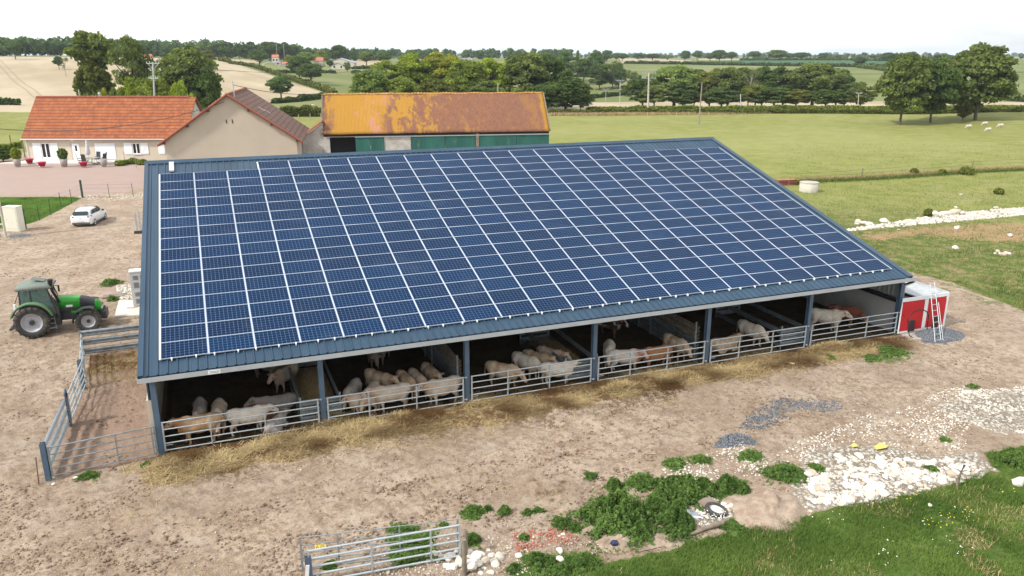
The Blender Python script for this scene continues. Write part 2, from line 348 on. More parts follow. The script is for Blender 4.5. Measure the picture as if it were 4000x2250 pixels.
# polygons in photo pixels, softness in pixels, value; unprojected to the ground by the vertices they cover
CH={k:[] for k in ('lush','pasture','straw','wgrav','bgrav','pink','stubble','crop','brown','lawn')}
CH['pasture']+=[([(1300,455),(2150,436),(4000,438),(4400,440),(4500,1330),(4000,1215),(3720,1105),(3540,1060),(3250,900),(2700,600),(2150,600),(1100,640),(900,600),(900,440)],10,1.),
 ([(-900,430),(150,430),(110,560),(110,592),(40,600),(-900,640)],4,1.)]
CH['stubble']+=[([(-900,214),(0,221),(250,222),(560,224),(880,238),(930,252),(1320,380),(1258,383),(1070,396),(790,445),(-900,428)],2,1.),
 ([(2080,440),(2130,402),(2850,394),(3500,396),(4500,402),(4500,422),(3500,425),(2900,428),(2140,436)],2,1.),
 ([(1345,232),(1500,236),(1500,262),(1345,256)],2,1.),([(2420,228),(2560,231),(2700,236),(2720,250),(2430,247)],2,1.),
 ([(2730,229),(2900,231),(2900,235),(2730,234)],1,.9),([(2190,268),(2430,285),(2440,303),(2230,300)],3,.7),([(900,229),(1000,232),(1020,246),(900,243)],2,.9),
 ([(2280,250),(2420,256),(2420,268),(2290,262)],3,.5)]
CH['crop']+=[([(2690,243),(2900,235),(3500,238),(3560,268),(3300,262),(2700,254)],3,1.)]
CH['lawn']+=[([(-500,771),(290,769),(318,775),(272,800),(165,856),(95,880),(20,890),(-500,900)],6,1.)]
CH['pink']+=[([(-900,640),(600,640),(600,735),(300,765),(-900,772)],16,1.),([(-100,1000),(150,990),(250,1100),(200,1200),(0,1250),(-100,1200)],80,.35),([(250,1850),(600,1900),(1100,2250),(-300,2300),(-200,1700)],150,.35),
  ([(400,1090),(470,1080),(520,1130),(470,1170),(380,1150)],25,.6)]
CH['lush']+=[([(2280,2290),(2340,2220),(2450,2180),(2600,2150),(2720,2115),(2870,2080),(2960,2040),(3180,2010),(3280,1985),(3400,1955),(3560,1925),(3720,1880),(3860,1840),(4100,1770),(4600,1760),(4600,2500),(2300,2400)],14,1.),
 ([(3850,1770),(4000,1740),(4200,1700),(4200,1900),(3900,1860)],10,1.),
 ([(2020,2180),(2330,2150),(2400,2290),(1980,2290)],60,.95),([(3600,1060),(4200,1180),(4200,1290),(3900,1230),(3640,1150)],30,.45),([(1520,2180),(1700,2150),(1740,2190),(1560,2210)],10,.7),
 ([(3380,1380),(3560,1370),(3580,1400),(3480,1440),(3330,1430),(3390,1400)],26,.5),([(2960,1550),(3400,1460),(3420,1480),(3000,1580)],30,.22)]
CH['wgrav']+=[([(3100,1880),(3150,1760),(3330,1742),(3600,1770),(3820,1770),(3900,1850),(3740,1885),(3560,1945),(3400,1970),(3270,1990),(3150,2000),(3080,1930)],22,1.),
 ([(3640,1600),(3760,1530),(4100,1500),(4300,1500),(4300,1740),(4000,1710),(3850,1690),(3740,1650)],40,.95),
 ([(3300,1450),(3700,1470),(3700,1700),(3300,1740),(3060,1730),(3150,1640)],90,.45),([(2600,1830),(3000,1700),(3150,1740),(3080,1850),(2900,1830)],60,.42),
 ([(3300,897),(3480,867),(3650,842),(3880,815),(4100,804),(4100,832),(3800,864),(3500,884),(3340,900)],8,.8),
 ([(2630,1960),(2760,1950),(2870,1990),(2860,2040),(2740,2060),(2650,2030)],12,.9),([(1700,2180),(1780,2140),(1950,2160),(1960,2260),(1650,2260)],30,.45),
 ([(3500,1110),(3600,1110),(3900,1210),(3860,1240),(3620,1160)],30,.4),([(3400,1390),(3600,1400),(3560,1450),(3420,1430)],30,.35),([(3700,1260),(3950,1330),(3900,1450),(3650,1400)],80,.25),([(1500,2120),(2300,2080),(2350,2200),(1900,2260),(1450,2250)],60,.3)]
CH['bgrav']+=[([(2780,1745),(2830,1700),(2900,1690),(2960,1720),(2950,1745)],14,.9),([(2880,1680),(2930,1610),(3050,1550),(3290,1565),(3300,1610),(3110,1620),(2990,1680)],36,.62),([(3590,1300),(3660,1270),(3740,1310),(3700,1345),(3600,1345)],10,1.),([(20,900),(120,900),(160,930),(30,950)],16,.6),([(3000,1530),(3400,1500),(3500,1700),(3200,1720)],60,.3)]
CH['brown']+=[([(3320,905),(3700,865),(4200,850),(4200,950),(3900,960),(3600,930),(3400,960)],26,.75),([(3500,690),(3800,700),(3700,740),(3500,730)],30,.35),([(3200,640),(3500,690),(4200,690),(4200,720),(3500,730)],14,.4)]
STR=[(560,1850),(640,1790),(1270,1640),(1820,1560),(2310,1480),(2750,1415),(3140,1350),(3500,1315),(3540,1360),(3300,1400),(2900,1470),(2700,1505),(2350,1575),(2000,1650),(1600,1690),(1200,1790),(900,1840),(700,1890),(590,1900)]
CH['straw']+=[(STR,26,1.),([(2050,1830),(2230,1850),(2250,1990),(2080,2020),(2020,1900)],40,.45),([(1360,1900),(1450,1900),(1440,1950),(1370,1950)],20,.5),([(100,1350),(500,1300),(250,1700),(120,1650)],90,.25),([(900,1850),(2900,1500),(2900,1560),(1000,1980)],60,.35),([(340,1390),(545,1360),(545,1410),(340,1440)],25,.7)]
def sdpoly(X,Y,P):
    P=np.array(P,float); n=len(P); d=np.full(X.shape,1e9); ins=np.zeros(X.shape,bool)
    for i in range(n):
        a=P[i]; b=P[(i+1)%n]; e=b-a; wx=X-a[0]; wy=Y-a[1]; t=np.clip((wx*e[0]+wy*e[1])/(e@e+1e-9),0,1)
        d=np.minimum(d,(wx-e[0]*t)**2+(wy-e[1]*t)**2)
        c=((a[1]>Y)!=(b[1]>Y))&(X<(b[0]-a[0])*(Y-a[1])/((b[1]-a[1])+1e-12)+a[0]); ins^=c
    return np.where(ins,1,-1)*np.sqrt(d)
def vnoise(x,y,seed=0):
    xi=np.floor(x).astype(np.int64); yi=np.floor(y).astype(np.int64); fx=x-xi; fy=y-yi; fx=fx*fx*(3-2*fx); fy=fy*fy*(3-2*fy)
    def h(a,b):
        n=(a*374761393+b*668265263+seed*974711)&0x7fffffff; n=((n^(n>>13))*1274126177)&0x7fffffff; return ((n^(n>>16))&0xffff)/65535.
    return (h(xi,yi)*(1-fx)+h(xi+1,yi)*fx)*(1-fy)+(h(xi,yi+1)*(1-fx)+h(xi+1,yi+1)*fx)*fy
def bumps(x,y,d):
    a=(vnoise(x*.5,y*.5)-.5)*.07+(vnoise(x*1.7,y*1.7,1)-.5)*.07+(vnoise(x*5,y*5,2)-.5)*.05+(vnoise(x*11,y*11,5)-.5)*.025
    return a*np.clip((d-9)/4,0,1)*np.clip((90-d)/50,0,1)
def mask(px,py,ch,front):
    m=np.zeros(px.shape)
    for P,w,v in CH[ch]:
        Pa=np.array(P); sel=front&(px>Pa[:,0].min()-w*2)&(px<Pa[:,0].max()+w*2)&(py>Pa[:,1].min()-w*2)&(py<Pa[:,1].max()+w*2)
        if not sel.any() or v==0: continue
        s=sdpoly(px[sel],py[sel],P); m[sel]=np.maximum(m[sel],np.clip(.5+s/(2*w),0,1)*v)
    return m
RUTS=[[(1350,2230),(1900,1950),(2500,1740),(3200,1560),(3950,1420)],[(-150,1500),(150,1420),(330,1700),(300,2000),(900,2100),(1700,1930),(2600,1680)],[(60,1330),(230,1080),(300,960),(330,900)],[(-100,1150),(200,1020),(480,1000)],[(560,2150),(1200,1960),(1700,1800),(2300,1650)]]
def build_terrain():
    azc=math.atan2(FH[0],FH[1])
    az=np.concatenate([np.linspace(azc-math.pi,azc-.75,30)[:-1],np.linspace(azc-.75,azc+.75,1250),np.linspace(azc+.75,azc+math.pi,30)[1:]])
    rr=np.concatenate([[0.5],np.linspace(3,12,8)[:-1],np.exp(np.linspace(math.log(12),math.log(110),720)),np.exp(np.linspace(math.log(110),math.log(8000),420))[1:]])
    A,R=np.meshgrid(az,rr); X=CAM[0]+R*np.sin(A); Y=CAM[1]+R*np.cos(A); Z=H(X,Y)
    px,py,zz=proj(np.stack([X,Y,Z],-1)); front=zz>1
    wx=(vnoise(X*1.3,Y*1.3,11)-.5+ .6*(vnoise(X*4,Y*4,12)-.5)); wy=(vnoise(X*1.3,Y*1.3,13)-.5+.6*(vnoise(X*4,Y*4,14)-.5))
    near=np.clip((110-R)/60,0,1); px=px+wx*26*near*30/np.maximum(R,15); py=py+wy*16*near*30/np.maximum(R,15)
    mk={c:mask(px,py,c,front) for c in CH}
    mk['pasture']=np.maximum(mk['pasture'],np.clip((R-150)/30,0,1)*(1-np.zeros_like(R)))
    # barn floor and pen, in barn coordinates
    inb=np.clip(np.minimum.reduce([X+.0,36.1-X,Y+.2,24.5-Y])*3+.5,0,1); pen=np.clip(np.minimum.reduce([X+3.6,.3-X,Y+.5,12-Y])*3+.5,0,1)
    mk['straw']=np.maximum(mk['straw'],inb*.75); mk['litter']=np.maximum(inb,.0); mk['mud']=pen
    mk['straw']=np.maximum(mk['straw'],pen*np.clip(1-np.abs(Y-10)/2.5,0,1)*.8)
    near_front=np.clip(1-np.abs(Y+.1)/1.5,0,1)*((X>0)&(X<36))*np.clip(vnoise(X*.45,Y*.6,21)*2.4-.45,0,1); mk['mud']=np.maximum(mk['mud'],near_front*1.0)
    rut=np.zeros_like(R); nz_=R<70
    for pl in RUTS:
        Q=np.array([S(a,b)[:2] for a,b in pl]); Q=np.stack([np.interp(np.linspace(0,len(Q)-1,24),range(len(Q)),Q[:,k]) for k in (0,1)],-1)
        for _ in range(6): Q[1:-1]=(Q[:-2]+Q[2:])/2*.5+Q[1:-1]*.5
        best=np.full(nz_.sum(),1e9); xs,ys=X[nz_],Y[nz_]
        for a,b in zip(Q[:-1],Q[1:]):
            e=b-a; t=np.clip(((xs-a[0])*e[0]+(ys-a[1])*e[1])/(e@e),0,1); best=np.minimum(best,np.hypot(xs-a[0]-e[0]*t,ys-a[1]-e[1]*t))
        rut[nz_]=np.maximum(rut[nz_],np.exp(-((best-.92)/.20)**2)*(.35+.65*vnoise(xs*.5,ys*.5,88)))
    rut*=(1-inb)*(1-mk['lush'])*(1-mk['wgrav']); mk['mud']=np.maximum(mk['mud'],rut*.62)
    for c in ('pasture','pink','lush','wgrav'): mk[c]=mk[c]*(1-inb)
    Zb=Z-rut*.045+bumps(X,Y,R)*(1-inb*.6)+ mk['straw']*(1-inb)*(vnoise(X*1.2,Y*1.2,31)*.10+vnoise(X*4,Y*4,32)*.08)*np.clip((60-R)/20,0,1)+mk['wgrav']*(vnoise(X*3,Y*3,41)*.12)*np.clip((90-R)/20,0,1)
    V=np.stack([X,Y,Zb],-1).reshape(-1,3); nr,na=X.shape
    i=np.arange(nr-1)[:,None]*na+np.arange(na-1)[None,:]; F=np.stack([i,i+1,i+1+na,i+na],-1).reshape(-1,4)[:,::-1]
    me=mesh_np('ground',V,F,[terrain_mat()],smooth=True)
    def put(name,keys):
        a=me.color_attributes.new(name,'FLOAT_COLOR','POINT'); arr=np.zeros((len(V),4),np.float32)
        for k,c in enumerate(keys): arr[:,k]=mk[c].ravel()
        a.data.foreach_set('color',arr.ravel())
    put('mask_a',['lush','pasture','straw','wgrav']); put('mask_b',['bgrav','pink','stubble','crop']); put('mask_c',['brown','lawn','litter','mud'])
    o=link(bpy.data.objects.new('ground',me)); tag(o,kind='structure'); return o
def terrain_mat():
    m=NT('ground_dirt_grass_gravel_fields'); P=m.pos(); A=m.attr('mask_a'); B=m.attr('mask_b'); Cc=m.attr('mask_c')
    def rgba(a):
        s=m.n('ShaderNodeSeparateColor'); m.l(a.outputs['Color'],s.inputs[0]); return s.outputs[0],s.outputs[1],s.outputs[2],a.outputs['Alpha']
    lush,past,straw,wg=rgba(A); bg_,pink,stub,crop=rgba(B); brown,lawn,litter,mud=rgba(Cc)
    n1=m.noise(P,.35,8,.65); n2=m.noise(P,3.,8,.7); n3=m.noise(P,14,6,.7); nb=m.noise(P,.08,5,.6); n4=m.noise(P,1.1,8,.7)
    def sel(mask,k=.7,nn=None,a=.42,b=.58): # noisy threshold of a soft mask
        x=m.math('ADD',mask,m.math('MULTIPLY',m.math('SUBTRACT',nn or n2,.5),k)); return m.step(x,a,b)
    dirt=m.mix(m.step(n1,.35,.65),(.345,.262,.19),(.46,.37,.285)); dirt=m.mix(m.math('MULTIPLY',m.step(n2,.47,.60),.65),dirt,(.195,.135,.095))
    dirt=m.mix(m.math('MULTIPLY',m.step(n4,.50,.60),.55),dirt,(.225,.155,.105)); dirt=m.mix(m.math('MULTIPLY',m.step(n3,.54,.62),.5),dirt,(.53,.46,.40)); dirt=m.mix(m.math('MULTIPLY',m.step(n3,.44,.36),.35),dirt,(.18,.125,.09))
    dirt=m.mix(m.math('MULTIPLY',m.step(m.noise(P,.55,7,.75,(1,1.6,1)),.6,.75),.35),dirt,(.30,.24,.10))
    pk=m.mix(n1,(.33,.245,.21),(.42,.32,.28)); pk=m.mix(m.math('MULTIPLY',m.step(m.noise(P,.5,6,.7,(.4,1.4,1)),.45,.65),.5),pk,(.37,.30,.285)); pk=m.mix(m.math('MULTIPLY',m.step(n3,.5,.75),.25),pk,(.26,.19,.16))
    dirt=m.mix(m.math('MULTIPLY',m.step(m.noise(P,.13,5,.6),.45,.62),.35),dirt,(.27,.205,.155)); dirt=m.mix(m.math('MULTIPLY',m.step(m.noise(P,.21,6,.65,(1,1.4,1)),.54,.66),.35),dirt,(.47,.40,.335))
    c=m.mix(sel(pink,.5,n4,.3,.7),dirt,pk)
    md=m.mix(n2,(.17,.10,.07),(.33,.225,.185)); c=m.mix(m.math('MULTIPLY',sel(mud,.5,n2,.35,.75),.6),c,md)
    # pasture
    gr=m.mix(m.step(n1,.3,.7),(.185,.205,.050),(.275,.27,.090)); gr=m.mix(m.math('MULTIPLY',m.step(n2,.4,.7),.4),gr,(.11,.155,.035))
    gr=m.mix(m.math('MULTIPLY',m.step(m.noise(P,.02,4,.6,(1,1,1)),.42,.62),.45),gr,(.29,.30,.115)); gr=m.mix(m.math('MULTIPLY',m.step(m.noise(P,.9,6,.8,(1,1,1)),.60,.655),.8),gr,(.06,.10,.025)); gr=m.mix(m.math('MULTIPLY',m.step(m.noise(P,.11,6,.7,(1,1,1)),.50,.66),.45),gr,(.30,.28,.13))
    dist=m.n('ShaderNodeVectorMath',operation='DISTANCE'); m.l(P,dist.inputs[0]); dist.inputs[1].default_value=(CAM[0],CAM[1],0)
    rough_near=m.step(dist.outputs['Value'],92,70) # rough strip between barn and fence
    gr2=m.mix(m.step(n4,.42,.60),(.10,.145,.034),(.245,.215,.09)); gr2=m.mix(m.math('MULTIPLY',m.step(n1,.52,.66),.55),gr2,(.30,.225,.13)); gr2=m.mix(m.math('MULTIPLY',m.step(n2,.55,.7),.5),gr2,(.06,.12,.02))
    gr=m.mix(rough_near,gr,gr2); far=m.step(dist.outputs['Value'],215,260)
    gf=m.mix(m.step(m.noise(P,.012,4,.55),.40,.60),(.135,.17,.052),(.215,.225,.095)); gf=m.mix(.3,gf,m.mix(n1,(.10,.13,.04),(.24,.24,.11)))
    gr=m.mix(far,gr,gf); c=m.mix(sel(past,.5,n2,.4,.6),c,gr)
    c=m.mix(sel(brown,.9,n4,.45,.75),c,m.mix(n2,(.30,.195,.10),(.39,.27,.16)))
    x,y,z=m.sep(P); rot=m.math('ADD',m.math('MULTIPLY',x,.974),m.math('MULTIPLY',y,.227))
    st=m.mix(m.step(m.noise(P,.022,5,.6,(1.4,.6,1)),.35,.65),(.37,.30,.20),(.47,.395,.28)); wv=m.math('SINE',m.math('MULTIPLY',rot,.55)); st=m.mix(m.math('MULTIPLY',m.step(m.math('ADD',wv,m.math('MULTIPLY',n4,.8)),-.2,1.3),.14),st,(.30,.235,.15))
    tk=m.math('ABSOLUTE',m.math('SUBTRACT',m.math('FRACT',m.math('DIVIDE',m.math('ADD',rot,m.math('MULTIPLY',m.noise(P,.008,2),3.)),34.)),.5)); trk=m.math('MULTIPLY',m.step(m.math('ABSOLUTE',m.math('SUBTRACT',tk,.035)),.014,.004),.5); st=m.mix(trk,st,(.22,.18,.12))
    c=m.mix(sel(stub,.2,n2,.45,.55),c,st)
    c=m.mix(sel(crop,.1,n2,.45,.55),c,m.mix(n1,(.045,.105,.05),(.07,.14,.07)))
    lw=m.mix(m.step(n2,.35,.65),(.050,.125,.012),(.085,.175,.020)); lw=m.mix(m.math('MULTIPLY',m.step(n4,.6,.7),.4),lw,(.16,.19,.06)); c=m.mix(sel(lawn,.6,n4,.42,.58),c,lw)
    lu=m.mix(m.step(n2,.3,.7),(.045,.095,.016),(.11,.17,.035)); lu=m.mix(m.math('MULTIPLY',m.step(n4,.52,.64),.6),lu,(.22,.205,.085)); lu=m.mix(m.math('MULTIPLY',m.step(n1,.45,.6),.35),lu,(.14,.19,.045)); lu=m.mix(m.math('MULTIPLY',m.step(m.noise(P,.8,6,.75),.66,.72),.8),lu,(.42,.33,.24)); c=m.mix(sel(lush,.9,n4,.42,.58),c,lu)
    vor=m.n('ShaderNodeTexVoronoi'); vor.inputs['Scale'].default_value=6.5; m.l(P,vor.inputs['Vector']); vor2=m.n('ShaderNodeTexVoronoi'); vor2.inputs['Scale'].default_value=17; m.l(P,vor2.inputs['Vector'])
    vd=m.math('MINIMUM',vor.outputs['Distance'],m.math('ADD',vor2.outputs['Distance'],.05))
    bgc=m.mix(m.step(vor2.outputs['Distance'],.2,.6),(.27,.285,.31),(.11,.12,.135)); c=m.mix(sel(bg_,1.,n2,.45,.65),c,bgc)
    wgc=m.mix(m.step(vd,.28,.55),(.62,.585,.52),(.27,.22,.165)); wgc=m.mix(m.math('MULTIPLY',m.step(n4,.48,.62),.6),wgc,(.40,.33,.26)); c=m.mix(sel(wg,1.1,n2,.5,.62),c,wgc)
    sw=m.mix(m.step(m.noise(P,9,6,.8,(1,1,1)),.35,.65),(.17,.105,.05),(.47,.365,.20)); sw=m.mix(m.math('MULTIPLY',m.step(n4,.44,.56),.8),sw,(.10,.055,.028)); c=m.mix(sel(straw,1.,n2,.42,.62),c,sw)
    c=m.mix(m.math('MULTIPLY',m.math('MULTIPLY',m.step(straw,.3,.7),sel(mud,.7,n2,.45,.7)),.85),c,m.mix(n2,(.045,.022,.012),(.15,.08,.035)))
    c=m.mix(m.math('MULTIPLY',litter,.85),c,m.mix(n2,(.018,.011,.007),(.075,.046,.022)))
    hgt=m.math('ADD',m.math('MULTIPLY',n2,.6),m.math('ADD',m.math('MULTIPLY',n3,.4),m.math('MULTIPLY',m.math('MULTIPLY',vd,-1.),m.math('ADD',wg,bg_))))
    b=m.n('ShaderNodeBump'); b.inputs['Distance'].default_value=.12; m.l(m.step(dist.outputs['Value'],160,40),b.inputs['Strength']); m.l(hgt,b.inputs['Height']); m.l(b.outputs[0],m.b.inputs['Normal'])
    c=m.mix(1.,c,(.92,.92,.92),'MULTIPLY'); return m.done(c,.95,0,.1)
build_terrain()
# ================================================================ CATTLE BARN
SL=.2921; cs,sn=math.cos(SL),math.sin(SL)
def RP(x,L,h=0.): # point on the panel plane: x along the barn, L up the slope from the lowest panel edge, h above
    return (x,.2952+L*cs-h*sn,3.5765+L*sn+h*cs)
barn=thing('cattle_barn','long open-fronted cattle barn with blue ribbed roof covered in solar panels','barn',(0,0,0))
def slope_obj(mb,name,mats,parent=barn,**k):
    o=mb.build(name,mats,parent,**k); return o
L0,L1=-.80,18.03; XA,XB=-.36,36.12; PB=-.10 # sheet lies 10 cm below the glass
def ribbed(xa,xb,la,lb,P,pitch=.333,h=.045,top=.035,foot=.075,minor=True):
    prof=[]; x=xa
    while x<xb-1e-6:
        w=min(pitch,xb-x); prof+=[(x,0)]
        if w>pitch*.9:
            if minor: prof+=[(x+.085,0),(x+.095,.008),(x+.105,0),(x+.150,0),(x+.16,.008),(x+.17,0)]
            prof+=[(x+pitch-foot-.0,0),(x+pitch-foot/2-top/2,h),(x+pitch-foot/2+top/2,h)]
        x+=pitch
    prof.append((xb,0)); V=[];F=[]
    for (x,q) in prof: V+= [P(x,la,q),P(x,lb,q)]
    for i in range(len(prof)-1): F.append((2*i,2*i+2,2*i+3,2*i+1))
    return V,F
mb=MB(); V,F=ribbed(XA,XB,L0,L1,lambda x,l,q:RP(x,l,PB+q)); mb.add(V,F)
V,F=ribbed(XA,XB,L0,L1,lambda x,l,q:RP(x,l,PB-.012)); mb.add([RP(XA,L0,PB-.03),RP(XB,L0,PB-.03),RP(XB,L1,PB-.03),RP(XA,L1,PB-.03)],[(3,2,1,0)])
rz0=RP(0,L1,PB); ry=rz0[1]; rzz=rz0[2]
def RB(x,l,q=0): return (x,ry+l*cs-q*sn*-1,rzz-l*sn+q*cs)
V,F=ribbed(XA,XB,0,6.2,RB); mb.add(V,F); mb.add([RB(XA,0,-.03),RB(XB,0,-.03),RB(XB,6.2,-.03),RB(XA,6.2,-.03)],[(0,1,2,3)])
roof=mb.build('roof',M['blue_roof'],barn,fix=False)
mb=MB(); # ridge cap and verge trims
mb.add([RP(XA-.02,L1-.28,PB+.055),RP(XB+.02,L1-.28,PB+.055),(XB+.02,ry,rzz+.12),(XA-.02,ry,rzz+.12),RB(XA-.02,.28,.055),RB(XB+.02,.28,.055)],[(0,1,2,3),(3,2,5,4)])
mb.add([RP(XA-.02,L1-.28,PB+.055),RP(XB+.02,L1-.28,PB+.055),RP(XB+.02,L1-.28,PB),RP(XA-.02,L1-.28,PB)],[(0,3,2,1)])
mb.build('ridge_cap',M['blue_roof'],roof,fix=False)
for xa,xb in ((XA-.03,XA+.16),(XB-.26,XB+.05)):
    mb=MB()
    for (a,b) in ((L0,L1),):
        p=[RP(xa,a,PB+.07),RP(xb,a,PB+.07),RP(xb,b,PB+.07),RP(xa,b,PB+.07),RP(xa,a,PB-.16),RP(xb,a,PB-.0),RP(xb,b,PB-.0),RP(xa,b,PB-.16)]
        if xa>0: p[4]=RP(xa,a,PB); p[7]=RP(xa,b,PB); p[5]=RP(xb,a,PB-.16); p[6]=RP(xb,b,PB-.16)
        mb.add(p,[(0,1,2,3),(0,3,7,4),(1,5,6,2),(0,4,5,1)])
    mb.build('verge_trim',M['blue_roof'],roof)
# gutter (open box section) under the eave
ey=RP(0,L0,PB)[1]; ez=RP(0,L0,PB)[2]
mb=MB(); GX0,GX1=XA-.04,XB+.30
mb.bx((GX0,ey-.13,ez-.19),(GX1,ey-.115,ez-.01)); mb.bx((GX0,ey-.115,ez-.19),(GX1,ey+.03,ez-.175)); mb.bx((GX0,ey+.03,ez-.19),(GX1,ey+.045,ez-.06))
mb.bx((GX0-.012,ey-.13,ez-.19),(GX0,ey+.045,ez-.02)); mb.bx((GX1,ey-.13,ez-.19),(GX1+.012,ey+.045,ez-.02))
gut=mb.build('gutter',M['gutter'],barn)
mb=MB()
for i in range(13): mb.bx((3*i-.02,ey-.136,ez-.195),(3*i+.02,ey-.1305,ez-.005))
mb.build('gutter_joints',M['galv'],gut)
mb=MB(); sx=1.95; mb.bx((sx,ey-.145,ez-.175),(sx+.42,ey-.1325,ez-.03)); pl=mb.build('maker_plate',M['label_white'],barn)
mb=MB()
for r_ in range(2):
    xx=sx+.05
    while xx<sx+.37: w=.016+.02*random.random(); mb.bx((xx,ey-.1485,ez-.085-.05*r_),(xx+w,ey-.1455,ez-.06-.05*r_)); xx+=w+.012
mb.build('plate_print',M['blue_steel'],pl)
# snow guards / rail clamps on the lowest row and the white outlet box at top left
mb=MB(); mb.box((0,-.035,-.02),(.05,.10,.07)); mb.box((0,-.070,-.045),(.028,.07,.05)); k0=mb.build('rail_clamp',M['white_metal'],barn)
for i in range(50):
    x=.75+i*.74+(.1 if i%2 else 0)
    if x<35.3: o=k0 if i==0 else link(k0.copy()); o.parent=barn; o.location=RP(x,0,0); o.rotation_euler=(SL,0,0)
mb=MB(); mb.box(RP(.95,17.15,-.0),(.24,1.15,.09),rx=SL); mb.build('cable_duct',M['grey_cab'],barn)
# solar panels
PW,PH=1.65,1.006
def panel_mesh():
    mb=MB(); a,b,t=PW/2,PH/2,.035; f=.021; g=.012
    mb.add([(-a+f,-b+g,0),(a-f,-b+g,0),(a-f,b-g,0),(-a+f,b-g,0)],[(0,1,2,3)],0)
    for (p,q) in (((-a,-b),(a,-b+g)),((-a,b-g),(a,b)),((-a,-b+g),(-a+f,b-g)),((a-f,-b+g),(a,b-g))): mb.bx((p[0],p[1],-t),(q[0],q[1],.004),1)
    o=mb.build('solar_panel',[M['cells'],M['panel_frame']],barn); return o
proto=panel_mesh(); spots=[]
for r_ in range(17):
    for c_ in range(21):
        if r_==16 and (c_<3 or c_>=17): continue
        spots.append((r_,c_))
def dist(rc): p=np.array(RP(.3634+(rc[1]+.5)*1.67,(rc[0]+.5)*1.018)); return np.linalg.norm(p-CAM)
spots.sort(key=dist); rest=MB()
for i,(r_,c_) in enumerate(spots):
    p=RP(.3634+(c_+.5)*1.67,(r_+.5)*1.018)
    if i<100:
        o=proto if i==0 else link(proto.copy()); o.parent=barn; o.location=p; o.rotation_euler=(SL,0,0)
# the remaining rows as one joined sheet in slope coordinates
def far_panels():
    V=[];F=[];MI=[]
    pm=proto.data; pv=np.empty(len(pm.vertices)*3); pm.vertices.foreach_get('co',pv); pv=pv.reshape(-1,3); pf=[tuple(p.vertices) for p in pm.polygons]; pmi=[p.material_index for p in pm.polygons]
    vs=[];fs=[];mi=[]
    for (r_,c_) in spots[100:]:
        b=len(vs)*len(pv); off=np.array([(c_+.5)*1.67,(r_+.5)*1.018,0]); vs.append(pv+off); fs+=[tuple(b+i for i in f) for f in pf]; mi+=pmi
    V=np.concatenate(vs)
    me=mesh_np('solar_panel_rows',V,np.array(fs),[M['cells_far'],M['panel_frame']],mi)
    o=link(bpy.data.objects.new('solar_panel_rows',me)); o.parent=barn; o.location=RP(.3634,0); o.rotation_euler=(SL,0,0); tag(o,kind='stuff')
m=NT('polycrystalline_cells_upper_rows'); co=m.coord(); x,y,z=m.sep(co)
mx_=m.math('MODULO',x,1.67); my_=m.math('MODULO',y,1.018)
fx=m.math('FRACT',m.math('DIVIDE',m.math('ADD',mx_,-.04),.159)); fy=m.math('FRACT',m.math('DIVIDE',m.math('ADD',my_,-.035),.158))
ln=m.math('MAXIMUM',m.step(m.math('ABSOLUTE',m.math('SUBTRACT',fx,.5)),.455,.485),m.step(m.math('ABSOLUTE',m.math('SUBTRACT',fy,.5)),.455,.485))
per=m.n('ShaderNodeTexWhiteNoise',noise_dimensions='2D'); cb=m.n('ShaderNodeCombineXYZ'); m.l(m.math('FLOOR',m.math('DIVIDE',x,1.67)),cb.inputs[0]); m.l(m.math('FLOOR',m.math('DIVIDE',y,1.018)),cb.inputs[1]); m.l(cb.outputs[0],per.inputs['Vector'])
wv=m.n('ShaderNodeTexVoronoi'); wv.inputs['Scale'].default_value=55; m.l(co,wv.inputs['Vector'])
base=m.mix(.35,(.007,.021,.056),wv.outputs['Color'],'MULTIPLY'); base=m.mix(m.math('MULTIPLY',per.outputs['Value'],.5),base,(.005,.031,.088)); base=m.mix(m.math('MULTIPLY',m.step(m.noise(m.pos(),.5,6,.7),.5,.75),.10),base,(.14,.17,.22))
M['cells_far']=m.done(m.mix(m.math('MULTIPLY',ln,.85),base,(.14,.21,.36)),.22,0,.10); m.b.inputs['IOR'].default_value=1.18
far_panels()
# mounting rails under the panels (seen as pale lines in the gaps)
mb=MB()
for c_ in range(22):
    top=17 if 3<=c_<=17 else 16
    x=.3634+c_*1.67; mb.box(RP(x,top*1.018/2,-.03),(.085,top*1.018,.03),rx=SL)
mb.build('mounting_rails',M['white_metal'],barn)
# frame: H-section posts, rafters, purlins
def hpost(mb,x,y,z0,z1,w=.20,d=.22,t=.022):
    mb.bx((x-w/2,y-d/2,z0),(x+w/2,y-d/2+t,z1)); mb.bx((x-w/2,y+d/2-t,z0),(x+w/2,y+d/2,z1)); mb.bx((x-t/3,y-d/2+t,z0),(x+t/3,y+d/2-t,z1))
for k in range(7):
    for y in (0,8.,17.4,23.0):
        if y in (8.,) and 0<k<6: continue
        zt=RP(0,(y-.2952)/cs,PB-.25)[2] if y<17.5 else rzz-(y-ry)*sn/cs-.3
        mb=MB(); hpost(mb,6.0*k+(.02 if k==0 else (-.02 if k==6 else 0)),y,-.15,zt); mb.build('post',M['blue_steel'],barn)
    mb=MB(); a=RP(6*k,-.35,PB-.13); b=RP(6*k,L1-.1,PB-.13); mb.box([(a[i]+b[i])/2 for i in range(3)],(.14,L1+.2,.2),rx=SL)
    c=RB(6*k,.1,-.13); d=RB(6*k,6.0,-.13); mb.box([(c[i]+d[i])/2 for i in range(3)],(.14,5.9,.2),rx=-SL); mb.build('rafter',M['blue_steel'],barn)
mb=MB()
for l in np.arange(.2,17.8,1.5): mb.box(RP(18,l,PB-.075),(36.2,.06,.08),rx=SL)
mb.build('purlins',M['galv_dull'],barn)
mb=MB(); mb.bx((-.05,-.09,ez-.34),(36.05,.05,ez-.12)); mb.build('eave_beam',M['blue_steel'],barn)
